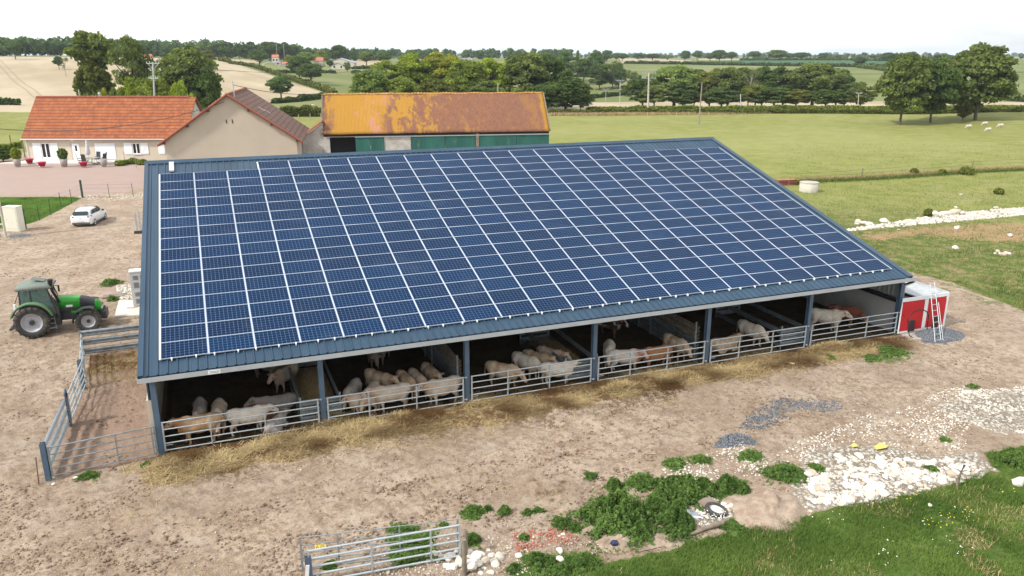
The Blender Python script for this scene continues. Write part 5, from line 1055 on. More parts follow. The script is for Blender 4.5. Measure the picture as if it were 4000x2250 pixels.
mb=MB(); mb.tube([(.06,-.09,HZ-.6),(.06,-.09,0)],.05,8); mb.build('downpipe',M['white_paint'],house)
def shutter(x0,x1,z0,z1,flip,par):
    s=bpy.data.objects.new('shutter',None); link(s); s.parent=par
    mb=MB(); mb.bx((x0,-.075,z0),(x1,-.03,z1)); mb.build('boards',M['white_paint'],s)
    mb=MB(); w=x1-x0; braces=[(z0+.12*(z1-z0),),(z0+.5*(z1-z0),)] if z1-z0>2 else []
    for zz in ([.08,.5,.92] if z1-z0>2 else [.12,.88]): z=z0+zz*(z1-z0); mb.bx((x0+.03,-.105,z-.05),(x1-.03,-.0755,z+.05))
    segs=[(z0+.08*(z1-z0),z0+.5*(z1-z0)),(z0+.5*(z1-z0),z0+.92*(z1-z0))] if z1-z0>2 else [(z0+.12*(z1-z0),z0+.88*(z1-z0))]
    for (a,b) in segs:
        xa,xb=(x0+.08,x1-.08) if flip else (x1-.08,x0+.08); L=math.hypot(xb-xa,b-a); mb.box(((xa+xb)/2,-.0905,(a+b)/2),(L-.12,.028,.07),ry=-math.atan2(b-a,xb-xa))
    mb.build('braces',M['white_paint'],s)
def window(par,x0,x1,z0,z1,leaves=2,panel=0.,name='window'):
    w=bpy.data.objects.new(name,None); link(w); w.parent=par
    mb=MB(); mb.bx((x0,-.012,z0),(x1,-.002,z1)); mb.build('reveal',M['render_grey'],w)
    mb=MB(); f=.09
    mb.bx((x0+.05,-.05,z0),(x0+.05+f,-.013,z1)); mb.bx((x1-.05-f,-.05,z0),(x1-.05,-.013,z1)); mb.bx((x0+.05+f,-.05,z1-f),(x1-.05-f,-.013,z1)); mb.bx((x0+.05+f,-.05,z0),(x1-.05-f,-.013,z0+f+panel)); xm=(x0+x1)/2; mb.bx((xm-.07,-.05,z0+f+panel),(xm+.07,-.013,z1-f)); mb.build('frame',M['white_paint'],w)
    for a,b in ((x0+.05+f,xm-.07),(xm+.07,x1-.05-f)): mb=MB(); mb.bx((a,-.03,z0+f+panel),(b,-.0135,z1-f)); mb.build('pane',M['dark_glass'],w)
    if panel==0: mb=MB(); mb.bx((x0-.05,-.14,z0-.08),(x1+.05,-.0,z0-.001)); mb.build('sill',M['white_paint'],w)
    return w
window(house,2.02,3.34,0.02,2.5,panel=.42,name='french_window'); shutter(.88,2.0,.02,2.55,1,house); shutter(3.36,4.42,.02,2.55,0,house)
window(house,14.92,16.10,1.0,2.5); shutter(13.78,14.9,.95,2.55,0,house); shutter(16.12,17.2,.95,2.55,1,house); shutter(18.6,19.5,.95,2.55,0,house); shutter(19.7,20.6,.95,2.55,1,house)
d=bpy.data.objects.new('door',None); link(d); d.parent=house
mb=MB(); mb.bx((6.15,-.012,.0),(7.5,-.002,2.55)); mb.build('reveal',M['render_grey'],d); mb=MB(); mb.bx((6.45,-.05,.02),(7.45,-.013,2.45)); mb.build('leaf',M['white_paint'],d); mb=MB(); mb.bx((6.85,-.056,1.4),(7.12,-.0505,2.15)); mb.build('pane',M['dark_glass'],d)
mb=MB(); mb.bx((6.5,-.3,2.85),(6.9,-.05,2.95)); mb.build('wall_lamp',M['white_paint'],house)
g_=bpy.data.objects.new('garage_door',None); link(g_); g_.parent=house
mb=MB(); mb.bx((9.5,-.012,.0),(12.55,-.002,2.55)); mb.build('reveal',M['render_grey'],g_); mb=MB()
for i in range(12): mb.bx((9.62,-.05,.28+.185*i),(12.5,-.013,.28+.185*i+.175))
mb.bx((9.62,-.045,.0),(12.5,-.013,.16)); mb.build('roller_slats',M['white_paint'],g_)
# patio
mb=MB(); mb.prism([(-2.4,-3.4),(12.3,-3.5),(15.2,-.3),(15.2,-.02),(-.0,-.02)],-.1,.14,plane='XY'); tag(mb.build('patio',M['patio'],None,loc=(-20.518,99.90,0),rz=-YAW),'pale concrete patio along the front of the farmhouse','patio')
def HP(s,y,z=0.): v=np.array([-20.518,99.90,0])+CR*s+FH*y; return (v[0],v[1],z)
def hs(px,py): p=S(px,py,.1); v=p-np.array([-20.518,99.90,0]); return v@CR,v@FH
def leafball(name,c,r,n,parent,tone=(.2,1),mat='leaf',ls=.12,flat=1.):
    u=rng.normal(size=(n,3)); u/=np.linalg.norm(u,axis=1)[:,None]; p=u*(rng.uniform(.55,1.05,n)**.6)[:,None]*np.array([r,r,r*flat])+np.array(c)
    return leaf_cards(name,p,u,ls,rng.uniform(*tone,n),mat,parent)
def leaf_cards(name,p,u,ls,tone,mat,parent=None,link_=True):
    n=len(p); a=rng.normal(size=(n,3)); nn=u+a*.9; nn/=np.linalg.norm(nn,axis=1)[:,None]; t=np.cross(nn,rng.normal(size=(n,3))); t/=np.linalg.norm(t,axis=1)[:,None]; b=np.cross(nn,t)
    l=(ls*rng.uniform(.6,1.4,n))[:,None]; V=np.stack([p-t*l*.5-b*l*.4,p+t*l*.6-b*l*.2,p+t*l*.4+b*l*.5,p-t*l*.5+b*l*.3],1).reshape(-1,3)
    me=mesh_np(name,V,np.arange(4*n).reshape(n,4),[M[mat]]); at=me.attributes.new('tone','FLOAT','POINT'); at.data.foreach_set('value',np.repeat(np.clip(tone,0,1),4).astype(np.float32))
    if not link_: return me
    o=link(bpy.data.objects.new(name,me)); o.parent=parent; return o
for (px,py,h,r,lab,plant,col) in ((70,652,1.0,.55,'large grey pot with yellow-green bush at the left end of the patio',1,(1.5,1.4,.6,1)),(252,652,1.0,.58,'large grey pot with dark leafy bush in the middle of the patio edge',1,(.9,1.,.8,1)),(407,652,.95,.5,'empty grey pot at the right end of the patio edge',0,None)):
    p=S(px,py,.0); t=thing('stone_pot',lab,'plant pot',(p[0],p[1],.1)); mb=MB(); mb.lathe((0,0,0),[(.001,0),(r*.6,0),(r*.78,h*.5),(r*.86,h),(r*.76,h),(r*.7,h*.85),(.001,h*.85)],20); mb.build('pot',M['grey_pot'],t)
    if plant: o=leafball('bush',(0,0,h+.62),.60,520,t,ls=.24,flat=1.3); o.color=col; mb=MB(); mb.tube([(0,0,h*.8),(0,0,h+1)],.06,6); mb.build('stem',M['bark'],t)
for (px,py,lab) in ((117,641,'red flower tub by the left corner of the farmhouse'),(166,654,'red flower tub on the patio edge below the french window'),(328,654,'red flower tub on the patio edge in front of the garden chairs')):
    p=S(px,py,.0); mb=MB(); mb.lathe((0,0,0),[(.001,0),(.33,0),(.5,.5),(.56,.5),(.56,.60),(.48,.60),(.45,.5),(.001,.48)],18); tag(mb.build('flower_tub',M['red_pot'],None,loc=(p[0],p[1],.14)),lab,'plant pot','red tubs on the patio')
s0,y0=hs(362,640); tb=thing('garden_table','round garden table among the dark chairs on the patio','table',HP(s0,y0,.14))
mb=MB(); mb.lathe((0,0,.78),[(.001,-.02),(1.0,-.02),(1.0,.02),(.001,.02)],24,sm=False); mb.build('tabletop',simple('glass_table_top',(.30,.28,.27),.3),tb)
for a in range(4): mb=MB(); mb.tube([(.7*math.cos(a*1.57),.7*math.sin(a*1.57),0),(.4*math.cos(a*1.57),.4*math.sin(a*1.57),.76)],.03,6); mb.build('leg',M['black'],tb)
def chair(lab,s,y,rz):
    t=thing('garden_chair',lab,'chair',HP(s,y,.14),rz,'charcoal chairs round the patio table')
    mb=MB(); mb.box((0,0,.5),(.62,.6,.05)); mb.build('seat',M['chair_mesh'],t); mb=MB(); mb.box((-.36,0,.98),(.05,.6,.95),ry=-.2); mb.build('backrest',M['chair_mesh'],t)
    for sy in (-.3,.3):
        for sx in (-.3,.32): mb=MB(); mb.tube([(sx,sy,0),(sx*.4,sy,.5)],.022,6); mb.build('leg',M['black'],t)
        mb=MB(); mb.tube([(-.35,sy,.78),(.3,sy,.76)],.025,6); mb.build('armrest',M['black'],t)
for (lab,dx,dy,a) in (('leftmost garden chair by the patio table, turned toward the table',-1.35,-.5,.5),('garden chair with its back to the yard, in front of the folded parasol',-.35,-1.1,1.5),('garden chair on the house side of the table nearest the parasol',.1,1.2,-1.7),('garden chair in front of the white garage door',1.25,.7,-2.5),('rightmost garden chair, seen from the side before the garage door',1.7,-.5,2.9)): chair(lab,s0+dx,y0+dy,a-YAW)
s1,y1=hs(345,637); t=thing('parasol','folded grey parasol standing between the patio chairs and the house','parasol',HP(s1,y1+.3,.14)); mb=MB(); mb.tube([(0,0,0),(0,0,3.0)],.03,8); mb.build('pole',M['galv'],t); mb=MB(); mb.lathe((0,0,0),[(.001,3.05),(.1,2.95),(.16,2.5),(.26,1.9),(.34,1.25),(.24,1.1),(.1,1.15),(.04,1.3)],12); mb.build('canopy',M['parasol'],t); mb=MB(); mb.lathe((0,0,0),[(.001,.1),(.35,.1),(.4,0)],16); mb.build('base',M['grey_pot'],t)
for (px,lab) in ((424,'slim post at the right end of the patio'),(489,'thin stake left in the bed below the farmhouse window'),(533,'thin stake right in the bed near the blue roof corner')):
    p=S(px,{424:655,489:635,533:656}[px]); mb=MB(); mb.tube([(0,0,0),(-.05,0,1.5)],.035,6); tag(mb.build('stake',M['pole_wood'] if px>430 else M['galv'],None,loc=(p[0],p[1],0)),lab,'stake')
for (px,py,r,lab) in ((470,647,.7,'low shrub at the left end of the bed below the farmhouse window'),(492,642,.5,'smallest shrub in the bed, under the farmhouse window'),(520,640,.8,'largest yellow-green shrub in the bed right of the farmhouse window'),(555,643,.7,'shrub in the bed nearest the blue barn roof corner')):
    p=S(px,py); o=leafball('shrub',(0,0,.3),r,500,None,ls=.2,flat=.6); o.location=(p[0],p[1],0); o.color=(1.2,1.2,.7,1); tag(o,lab,'shrub','shrubs in the farmhouse bed')
# ---------------------------------------------------------------- gabled shed
o0=np.array([-1.287,68.883,0.]); SY=YAW-.205; SR=np.array([math.cos(SY),-math.sin(SY),0.]); SF=np.array([math.sin(SY),math.cos(SY),0.])
shed=thing('gabled_shed','grey-beige rendered shed with brown tiled gable roof, facing the barn','shed',(o0[0],o0[1],0),-SY)
W=14.45; D_=19.0; zl=4.95; za=9.95; ax=7.2
mb=MB(); mb.prism([(0,-.3),(W,-.3),(W,zl),(ax,za),(0,zl)],0,.3); mb.build('gable_wall',M['render_grey'],shed)
mb=MB(); mb.bx((0,.3,-.3),(.3,D_,zl-.05)); mb.bx((W-.3,.3,-.3),(W,D_,zl-.05)); mb.bx((.3,D_-.3,-.3),(W-.3,D_,zl-.1)); mb.build('wall',M['render_grey'],shed)
mb=MB(); mb.bx((-.01,-.02,-.2),(W+.01,-.003,1.9)); mb.build('plinth_band',simple('darker_render_band',(.40,.35,.28),.9,0,.06,.3),shed)
rt=bpy.data.objects.new('roof',None); link(rt); rt.parent=shed
for s in (-1,1):
    xe=-.75 if s<0 else W+.75; sl=(za-zl)/(ax if s<0 else W-ax); ze=zl-.75*sl+.12; zr=za+.12
    mb=MB(); a=[(xe,-.45,ze),(ax,-.45,zr),(ax,D_+.3,zr),(xe,D_+.3,ze)]; b=[(q[0],q[1],q[2]-.12) for q in a]; f=[(0,1,2,3),(7,6,5,4),(0,4,5,1),(1,5,6,2),(3,2,6,7),(3,7,4,0)]
    L=math.hypot(xe-ax,zr-ze); sgn=-s
    # slope built flat (x along the building, z up the slope) so the tile rows follow it
    th=math.atan2(zr-ze,abs(ax-xe)); o=None
    mb=MB(); pass
    c_,s__=math.cos(th),math.sin(th)
    base=Vector((xe,-.45,ze)); mb.bx((0,-.12,0),(D_+.75,0,L)); sp=mb.build('slope',M['tile_brown'],rt)
    # local x -> +y, local z -> up slope, local y -> outward normal
    up=Vector((ax-xe,0,zr-ze)).normalized(); xv=Vector((0,1,0)); yv=up.cross(xv)
    if yv.z<0: yv=-yv; 
    Mx=Matrix((xv,yv,up)).transposed(); sp.matrix_local=Matrix.Translation(base)@Mx.to_4x4()
    mb=MB(); n=int(L/.42)
    for i in range(n): q=Vector((xe,-.47,ze+.02))+up*(i*.42); mb.tube([q,q+up*.41+Vector((0,0,.02))],.12,8,r2=.14)
    mb.build('verge_tiles',M['tile_ridge'],rt)
    for t in (.08,.42,.72): q=Vector((xe,-.2,ze-.22))+up*(L*t); mb=MB(); mb.box(q,(.3,.5,.22)); mb.build('purlin_end',M['vent_dark'],shed)
mb=MB()
for i in range(int(D_/.42)): mb.tube([(ax,-.4+.42*i,za+.14),(ax,-.4+.42*i+.41,za+.16)],.13,8,r2=.15)
mb.build('ridge_tiles',M['tile_ridge'],rt)
for x in (7.2,7.85): mb=MB(); mb.box((x-.35,-.02,7.1),(.10,.04,.42)); mb.build('wall_anchor',M['black'],shed)
for i,(y,z) in enumerate(((7,.62),(8.2,.55),(9.4,.48))):
    L=math.hypot(8.4,5.6); q=Vector((ax,y,za+.15))+ (Vector((W+.75,0,zl-.6))-Vector((ax,0,za+.12))).normalized()*(9.6*(1-z)); mb=MB(); mb.box(q+Vector((0,0,.03)),(.9,.14,.06),ry=.60); mb.build('roof_clip',M['label_white'],rt)
mb=MB(); mb.tube([(ax+.6,1.5,za-.2),(ax+.55,1.5,za+1.6)],.06,8); mb.tube([(ax-2.5,D_-2,za-2),(ax-2.5,D_-2,za-.2)],.05,8); mb.build('mast',M['galv'],rt)
# ---------------------------------------------------------------- long lichened barn
Lp=np.array([17.4698,76.4069,0]); Rp=np.array([47.2176,70.1438,0]); dv=(Rp-Lp)/np.linalg.norm(Rp-Lp); brz=math.atan2(dv[1],dv[0])
OB=thing('old_barn','long old barn with lichen-yellow clay roof and peeling green sliding doors','barn',(Lp[0],Lp[1],0),brz)
BL=30.2
# wall bays: pier, opening, green door, wall, green doors...
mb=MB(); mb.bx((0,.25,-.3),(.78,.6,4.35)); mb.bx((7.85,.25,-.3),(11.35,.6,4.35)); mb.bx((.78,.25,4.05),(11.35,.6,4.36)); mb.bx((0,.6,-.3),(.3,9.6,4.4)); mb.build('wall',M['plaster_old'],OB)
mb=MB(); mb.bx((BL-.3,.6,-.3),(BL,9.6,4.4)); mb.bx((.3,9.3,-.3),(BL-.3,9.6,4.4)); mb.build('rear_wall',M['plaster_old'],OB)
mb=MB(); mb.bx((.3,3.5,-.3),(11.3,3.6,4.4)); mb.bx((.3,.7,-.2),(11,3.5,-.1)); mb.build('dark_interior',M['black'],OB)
for x in (0.,BL-.25): mb=MB(); mb.prism([(.3,4.4),(9.6,4.4),(4.95,9.0)],x,x+.25,plane='YZ'); mb.build('gable_wall',M['plaster_old'],OB)
for (a,b,y) in ((4.10,7.85,.18),(11.4,15.9,.15),(15.93,20.0,.19),(20.55,25.6,.15),(25.63,BL,.19)):
    mb=MB(); mb.bx((a,y,-.2),(b,y+.06,4.0)); mb.build('sliding_door',M['green_boards'],OB)
mb=MB(); mb.bx((20.08,.08,-.2),(20.5,.5,4.3)); mb.build('pier',M['wood_grey'],OB)
mb=MB(); mb.bx((4.0,.06,4.0),(BL,.26,4.12)); mb.build('door_track',M['galv'],OB)
mb=MB(); mb.bx((.0,.24,4.13),(BL,.3,4.45)); mb.build('lintel',M['black'],OB)
rt=bpy.data.objects.new('roof',None); link(rt); rt.parent=OB
th=math.atan2(9.35-4.6,5.0); up=Vector((0,math.cos(th),math.sin(th)))
nx,nz=60,14; L=math.hypot(5.15,4.95)
for s in (0,1):
    vs=[];
    for i in range(nx+1):
        for j in range(nz+1):
            x=-.05+BL*i/nx*1.004; sag=.06*mnoise.noise(Vector((x*.25,j*.4,s*5)))-.05*math.sin(j/nz*3.14); vs.append((x,sag,L*j/nz))
    mb=MB(); mb.add(vs,[(i*(nz+1)+j,(i+1)*(nz+1)+j,(i+1)*(nz+1)+j+1,i*(nz+1)+j+1) for i in range(nx) for j in range(nz)],0,True); sp=mb.build('slope',M['tile_lichen'],rt,fix=False)
    so_=sp.modifiers.new('s','SOLIDIFY'); so_.thickness=.1; so_.offset=-1
    if s==0: yv=Vector((0,-math.sin(th),math.cos(th))); Mx=Matrix((Vector((1,0,0)),-yv,up)).transposed(); sp.matrix_local=Matrix.Translation((0,-.1,4.5))@Mx.to_4x4()
    else: u2=Vector((0,-math.cos(th),math.sin(th))); yv=Vector((0,math.sin(th),math.cos(th))); Mx=Matrix((Vector((1,0,0)),yv,u2)).transposed(); sp.matrix_local=Matrix.Translation((0,10.05,4.5))@Mx.to_4x4()
mb=MB()
for i in range(70): mb.tube([(.43*i,4.98,9.30+.03*math.sin(i*.7)),(.43*i+.42,4.98,9.33+.03*math.sin(i*.7))],.14,8,r2=.17)
mb.build('ridge_tiles',simple('lichened_ridge_tiles',(.45,.25,.07),.9,0,.35,2),rt)
mb=MB()
for x in (-.12,BL+.1): mb.box((x,2.45,6.95),(.14,.2,6.9),rx=-(math.pi/2-th)); 
mb.build('verge_boards',M['wood_grey'],rt)
lt=bpy.data.objects.new('lean_to',None); link(lt); lt.parent=OB
mb=MB(); mb.prism([(-2.75,-.3),(-.02,-.3),(-.02,5.9),(-2.75,4.05)],.5,.8); mb.bx((-2.75,.8,-.3),(-2.5,7,4.0)); mb.build('wall',M['plaster_old'],lt)
mb=MB(); mb.box((-1.5,3.6,5.08),(3.6,7.2,.14),ry=-math.atan2(1.85,2.73)); mb.build('roof',M['tile_ridge'],lt)
mb=MB(); mb.bx((-3.3,.3,-.2),(-2.8,.5,3.9)); mb.build('green_door',M['green_boards'],lt)
# overhead service wire to the shed
def cable(pts,name,lab,r=.02): 
    P=[CAM+ray(px,py)*d/math.hypot(ray(px,py)[0],ray(px,py)[1]) for px,py,d in pts]; 
    # smooth the hanging wire between the given supports
    mb=MB(); mb.tube([tuple(p) for p in P],r,5); return tag(mb.build(name,M['wire'],None),lab,'cable')
def sagwire(a,b,sag,n=16):
    a=np.array(a);b=np.array(b); return [tuple(a+(b-a)*i/n-np.array([0,0,sag*4*(i/n)*(1-i/n)])) for i in range(n+1)]
A_=CAM+ray(-260,470)*80; B_=shed.location+Vector((0,0,0)); apex=o0+SR*(6.9)+np.array([0,0,9.3]); B2=apex-SF*.3
mb=MB(); mb.tube(sagwire(A_,B2,2.0,30),.035,5); tag(mb.build('service_wire',M['wire'],None),'black service wire sagging across the farmhouse roof to the shed gable','cable')
A_=o0+SR*7.8+SF*1.5+np.array([0,0,11.1]); B_=Lp+dv*0+np.array([0,0,9.5])+np.array([-dv[1],dv[0],0])*5; mb=MB(); mb.tube(sagwire(A_,B_,.5,20),.035,5); tag(mb.build('service_wire',M['wire'],None),'wire running from the shed roof mast to the old barn ridge','cable')
# ================================================================ TREES
def crown(seed,H_,W_,z0,nclump,nleaf,ls,shape='oak'):
    r=np.random.default_rng(seed); cl=[]
    while len(cl)<nclump:
        u=r.normal(size=3); u/=np.linalg.norm(u); f=r.uniform(.45,1.)**.5; x,y,z=u*f
        if z<-.75 and r.random()<.5: continue
        t=(z+1)/2
        if shape=='oak': wz=1.0*(1-max(0,(t-.55))**1.6*1.1)*(.75+.25*min(1,t*3))
        elif shape=='tall': wz=(.55+.45*math.sin(t*7+seed))*(1-max(0,t-.75)*1.6)
        elif shape=='cone': wz=max(.06,1-t)*1.15
        else: wz=1
        rad=r.uniform(.075,.17)*W_*(.6 if shape=='cone' else 1)*(1 if shape!='tall' else .62)
        lump=1+.22*mnoise.noise(Vector((x*1.6+seed*3.1,y*1.6,z*1.6)))*2
        cl.append((x*W_*.43*wz*lump,y*W_*.43*wz*lump,z0+(H_-z0)*(.08+.84*t),rad,r.random()))
    cl=np.array(cl); pr=cl[:,3]**2; pr/=pr.sum(); idx=r.choice(len(cl),nleaf,p=pr); c=cl[idx]
    u=r.normal(size=(nleaf,3)); u/=np.linalg.norm(u,axis=1)[:,None]; u[:,2]=np.where(u[:,2]<-.3,-u[:,2]*.6,u[:,2])
    p=c[:,:3]+u*(c[:,3]*r.uniform(.55,1.12,nleaf))[:,None]*np.array([1,1,.72]); tone=np.clip(.15+.45*c[:,4]+.55*r.random(nleaf)*.8,0,1)
    return p,u,tone,cl
def tree_proto(kind,seed):
    H_,W_=15.,12.
    P_=dict(oak=(3.2,110,17000,.40,'oak'),sparse=(5.5,60,7500,.36,'oak'),tall=(2.0,120,15000,.36,'tall'),bush=(.6,95,15000,.42,'bush'),wood=(.9,100,17000,.42,'oak'),cone=(1.0,60,8000,.38,'cone'),bare=(5.,12,700,.35,'oak'))[kind]
    p,u,tone,cl=crown(seed,H_,W_,P_[0],P_[1],P_[2],P_[3],P_[4])
    me=leaf_cards('crown',p,u,P_[3],tone,'leaf',None,False)
    mb=MB(); r=random.Random(seed); top=H_*.72 if kind!='cone' else H_*.9; lean=(r.uniform(-.5,.5),r.uniform(-.5,.5))
    tp=[(0,0,-.5),(.1,.05,1.5),(lean[0]*.4,lean[1]*.4,4.5),(lean[0],lean[1],top)]; tr=.42 if kind in('oak','tall','sparse') else .30
    mb.tube(tp[:3],tr*1.1,8,r2=tr*.7); mb.tube(tp[2:],tr*.7,7,r2=.08)
    ids=r.sample(range(len(cl)),min(len(cl),{'sparse':26,'bare':12,'tall':22}.get(kind,16)))
    for i in ids:
        c=cl[i]; zb=max(2.2,min(c[2]-1.5,top*.9))*r.uniform(.6,.95); f=zb/top; b=Vector((lean[0]*f,lean[1]*f,zb)); e=Vector(c[:3]); m_=(b+e)/2+Vector((0,0,-.4+r.uniform(-.3,.6))); mb.tube([b,m_,e],.15,5,r2=.04)
    if kind=='bare':
        for i in range(60):
            c=cl[r.randrange(len(cl))]; e=Vector(c[:3])+Vector((r.uniform(-2.,2.),r.uniform(-2.,2.),r.uniform(-1.5,2.))); mb.tube([Vector(c[:3])*.8+Vector((0,0,1.5)),e],.05,4,r2=.015)
    o=mb.build('trunk',M['bark_pale'] if kind=='bare' else M['bark']); tm=o.data; bpy.data.objects.remove(o); return me,tm
PROTO={}
for k,n in (('oak',4),('sparse',2),('tall',2),('bush',3),('wood',3),('cone',2),('bare',1)): PROTO[k]=[tree_proto(k,10*i+len(k)) for i in range(n)]
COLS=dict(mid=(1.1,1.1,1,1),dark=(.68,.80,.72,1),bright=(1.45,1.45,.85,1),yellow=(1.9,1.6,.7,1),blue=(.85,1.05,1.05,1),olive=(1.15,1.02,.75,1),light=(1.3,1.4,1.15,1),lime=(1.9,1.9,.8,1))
tcount=[0]
def tree(kind,px,toppy,wpx,d,col,lab,group=None,basepy=None,sink=0.,name=None,bpx=None):
    """px: crown centre column, wpx: crown width in photo pixels, toppy: crown top row, d: distance (or None with basepy)"""
    g=G(px,basepy) if d is None else G(px,0 if basepy is None else basepy,d)
    if d is not None and px<860 and d<160: d*=1.24; g=G(px,0 if basepy is None else basepy,d)
    if d is None: d=math.hypot(g[0]-CAM[0],g[1]-CAM[1])
    r=ray(px,toppy); zt=CAM[2]+d*r[2]/math.hypot(r[0],r[1]); h=max(1.5,zt-g[2]); fd=(g-CAM)@CF; w=max(1.,wpx/FPX*fd)
    tcount[0]+=1; pr=PROTO[kind][tcount[0]%len(PROTO[kind])]
    nm=name or {'cone':'conifer'}.get(kind,'tree' if h>6 else ('bush' if kind=='bush' else 'tree')); t=thing(nm,lab,{'cone':'conifer'}.get(kind,nm),(g[0],g[1],g[2]-sink),random.uniform(0,6.28),group)
    w*=1.35 if kind=='tall' else 1
    t.scale=(w/12*1.06,w/12*1.06,(h+sink)/15*1.0)
    for me,nn in ((pr[0],'crown'),(pr[1],'trunk')):
        o=link(bpy.data.objects.new(nn,me)); o.parent=t
        if nn=='crown': c=COLS[col]; j=random.uniform(.9,1.1); o.color=(c[0]*j,c[1]*j,c[2]*j,1)
    return t
# behind the farmhouse
tree('tall',330,92,215,150,'mid','tallest tree on the left, ivy-clad and ragged, rising behind the farmhouse roof')
tree('tall',318,190,120,149,'olive','lower leafy arm of the ivy-clad tree clump behind the farmhouse roof')
tree('sparse',478,128,150,140,'mid','open-crowned tree with visible forked trunk right of the tallest tree')
tree('oak',700,168,250,138,'mid','big round dark tree behind the right end of the farmhouse roof')
tree('wood',770,250,120,133,'dark','dark right flank tree of the big round one, behind the shed roof')
tree('bush',560,292,150,128,'bright','mid-green bush mass between the forked tree and the big round tree')
tree('bush',662,298,85,118,'lime','yellow-green small tree before the big round dark tree')
tree('bush',452,290,80,130,'lime','yellow-green bush behind the farmhouse ridge, under the forked tree')
tree('bush',352,342,48,128,'yellow','small yellowish bush at the foot of the tallest tree')
tree('bush',405,330,70,135,'mid','green bush at the foot of the tallest tree, right side')
tree('bush',15,574,85,None,'dark','dark shrub at the left edge beyond the patio',basepy=634)
# small trees on the stubble hill
tree('oak',62,153,58,None,'blue','slim lone tree on top of the stubble hill, far left',basepy=233)
tree('oak',232,218,36,None,'dark','small dark round tree on the stubble hill left of the tallest tree',basepy=272)
tree('bare',258,222,44,None,'mid','nearly bare small tree on the stubble hill',basepy=299)
tree('oak',316,288,28,None,'dark','small dark tree lowest on the stubble hill',basepy=336)
tree('oak',813,194,62,None,'olive','lone tree on the stubble right of the big round tree',basepy=278)
tree('sparse',1016,190,78,None,'blue','feathery tree by the hedge corner left of the red-roofed farm',basepy=273)
tree('oak',1172,214,90,None,'dark','left tree of the dark pair on the pasture hedge',basepy=323)
tree('oak',1216,243,104,None,'dark','right and rounder tree of the dark pair on the pasture hedge',basepy=333)
tree('oak',1100,293,98,None,'blue','drooping lone tree on the stubble just above the shed roof',basepy=393)
tree('oak',1311,173,70,620,'dark','dark tree standing behind the blue-roofed hangar')
tree('oak',1432,198,58,None,'light','pale tree right of the blue-roofed hangar',basepy=257)
tree('oak',1498,200,56,None,'blue','dark tree on the pale field right of the hangar',basepy=256)
tree('bush',1389,273,42,None,'dark','dark low bush below the blue-roofed hangar',basepy=291); tree('bush',1358,238,26,None,'light','pale slim bush in front of the blue-roofed hangar',basepy=281)
tree('bush',1273,234,26,560,'dark','small dark tree between the orange-roofed cottage and the hangar')
# grove behind the old barn
GR=[('bush',1440,268,120,214,'light','leftmost low tree of the grove behind the old barn'),('bush',1510,222,130,225,'bright','bright tree in the left of the grove behind the old barn'),('bush',1606,196,140,228,'lime','tall yellow-green tree left of the grove middle'),
('bush',1560,300,110,212,'bright','low front tree in the left part of the grove'),('bush',1712,190,165,232,'yellow','tallest golden-green tree in the middle of the grove'),('bush',1690,300,130,210,'olive','low front tree in the middle of the grove'),('bush',1812,230,140,218,'bright','round grey-green tree right of the golden one'),
('bush',1932,214,150,226,'lime','yellow-green tree above the right half of the old barn roof'),('bush',1890,310,110,208,'mid','low front tree above the old barn roof'),('bush',2062,202,150,222,'mid','big green tree near the right end of the old barn roof'),('wood',2145,198,130,228,'dark','tall dark tree right of the old barn ridge end'),
('bush',2215,292,170,214,'dark','very dark bushy tree at the right end of the grove'),('bush',2130,330,110,209,'dark','dark low tree behind the right gable of the old barn'),('bush',2278,318,60,214,'olive','small olive tree at the outer right tip of the grove')]
for a in GR: tree(a[0],a[1],a[2],a[3]*1.28,a[4],a[5],a[6],'trees of the grove behind the old barn')
# dark copse beyond
for a in (('wood',2214,194,88,470,'blue','leftmost dark tree of the copse beyond the grove'),('cone',2262,190,46,480,'blue','tall narrow dark tree in the copse beyond the grove'),('oak',2288,222,80,455,'dark','broad dark tree in the middle of the copse'),('wood',2335,190,72,470,'blue','tall dark tree at the right of the copse'),
 ('bush',2352,250,90,430,'dark','low dark tree at the front of the copse'),('bush',2405,232,84,438,'mid','mid-green dome at the right end of the copse'),('bush',2428,250,60,432,'dark','lowest dark tree at the right tip of the copse')): tree(*a,'trees of the dark copse')
ORD=['first','second','third','fourth','fifth','sixth','seventh','eighth','ninth','tenth','eleventh','twelfth','thirteenth','fourteenth','fifteenth','sixteenth','seventeenth','eighteenth','nineteenth','twentieth','twenty-first','twenty-second','twenty-third','twenty-fourth']
for i,(px,tp,w,d,c) in enumerate(((2378,195,50,760,'blue'),(2415,205,30,780,'light'),(2440,206,44,800,'blue'),(2505,207,50,900,'blue'),(2560,208,66,900,'blue'),(2620,214,50,950,'light'),(2690,197,46,840,'blue'),(2738,195,38,840,'blue'),(2790,206,40,820,'mid'),(2828,194,66,800,'blue'),(2875,200,40,830,'blue'),(2965,197,50,900,'light'),(3052,194,88,900,'light'),(3105,206,40,920,'mid'),(3150,203,66,900,'blue'),(3238,206,50,930,'blue'),(3300,212,50,1000,'light'),(3440,212,60,1000,'light'),(3500,204,56,760,'blue'),(3540,206,60,760,'blue'),(3590,200,60,760,'blue'),(3700,212,60,700,'dark'),(3730,210,60,700,'blue'),(3780,215,50,700,'dark'))):
    tree('oak' if i%3 else 'wood',px,tp,w,d,c,ORD[i]+' from the left of the separate skyline trees right of the dark copse','skyline trees on the right')
tree('oak',3358,220,54,None,'dark','lone dark round tree in front of the green crop field on the right',basepy=260)
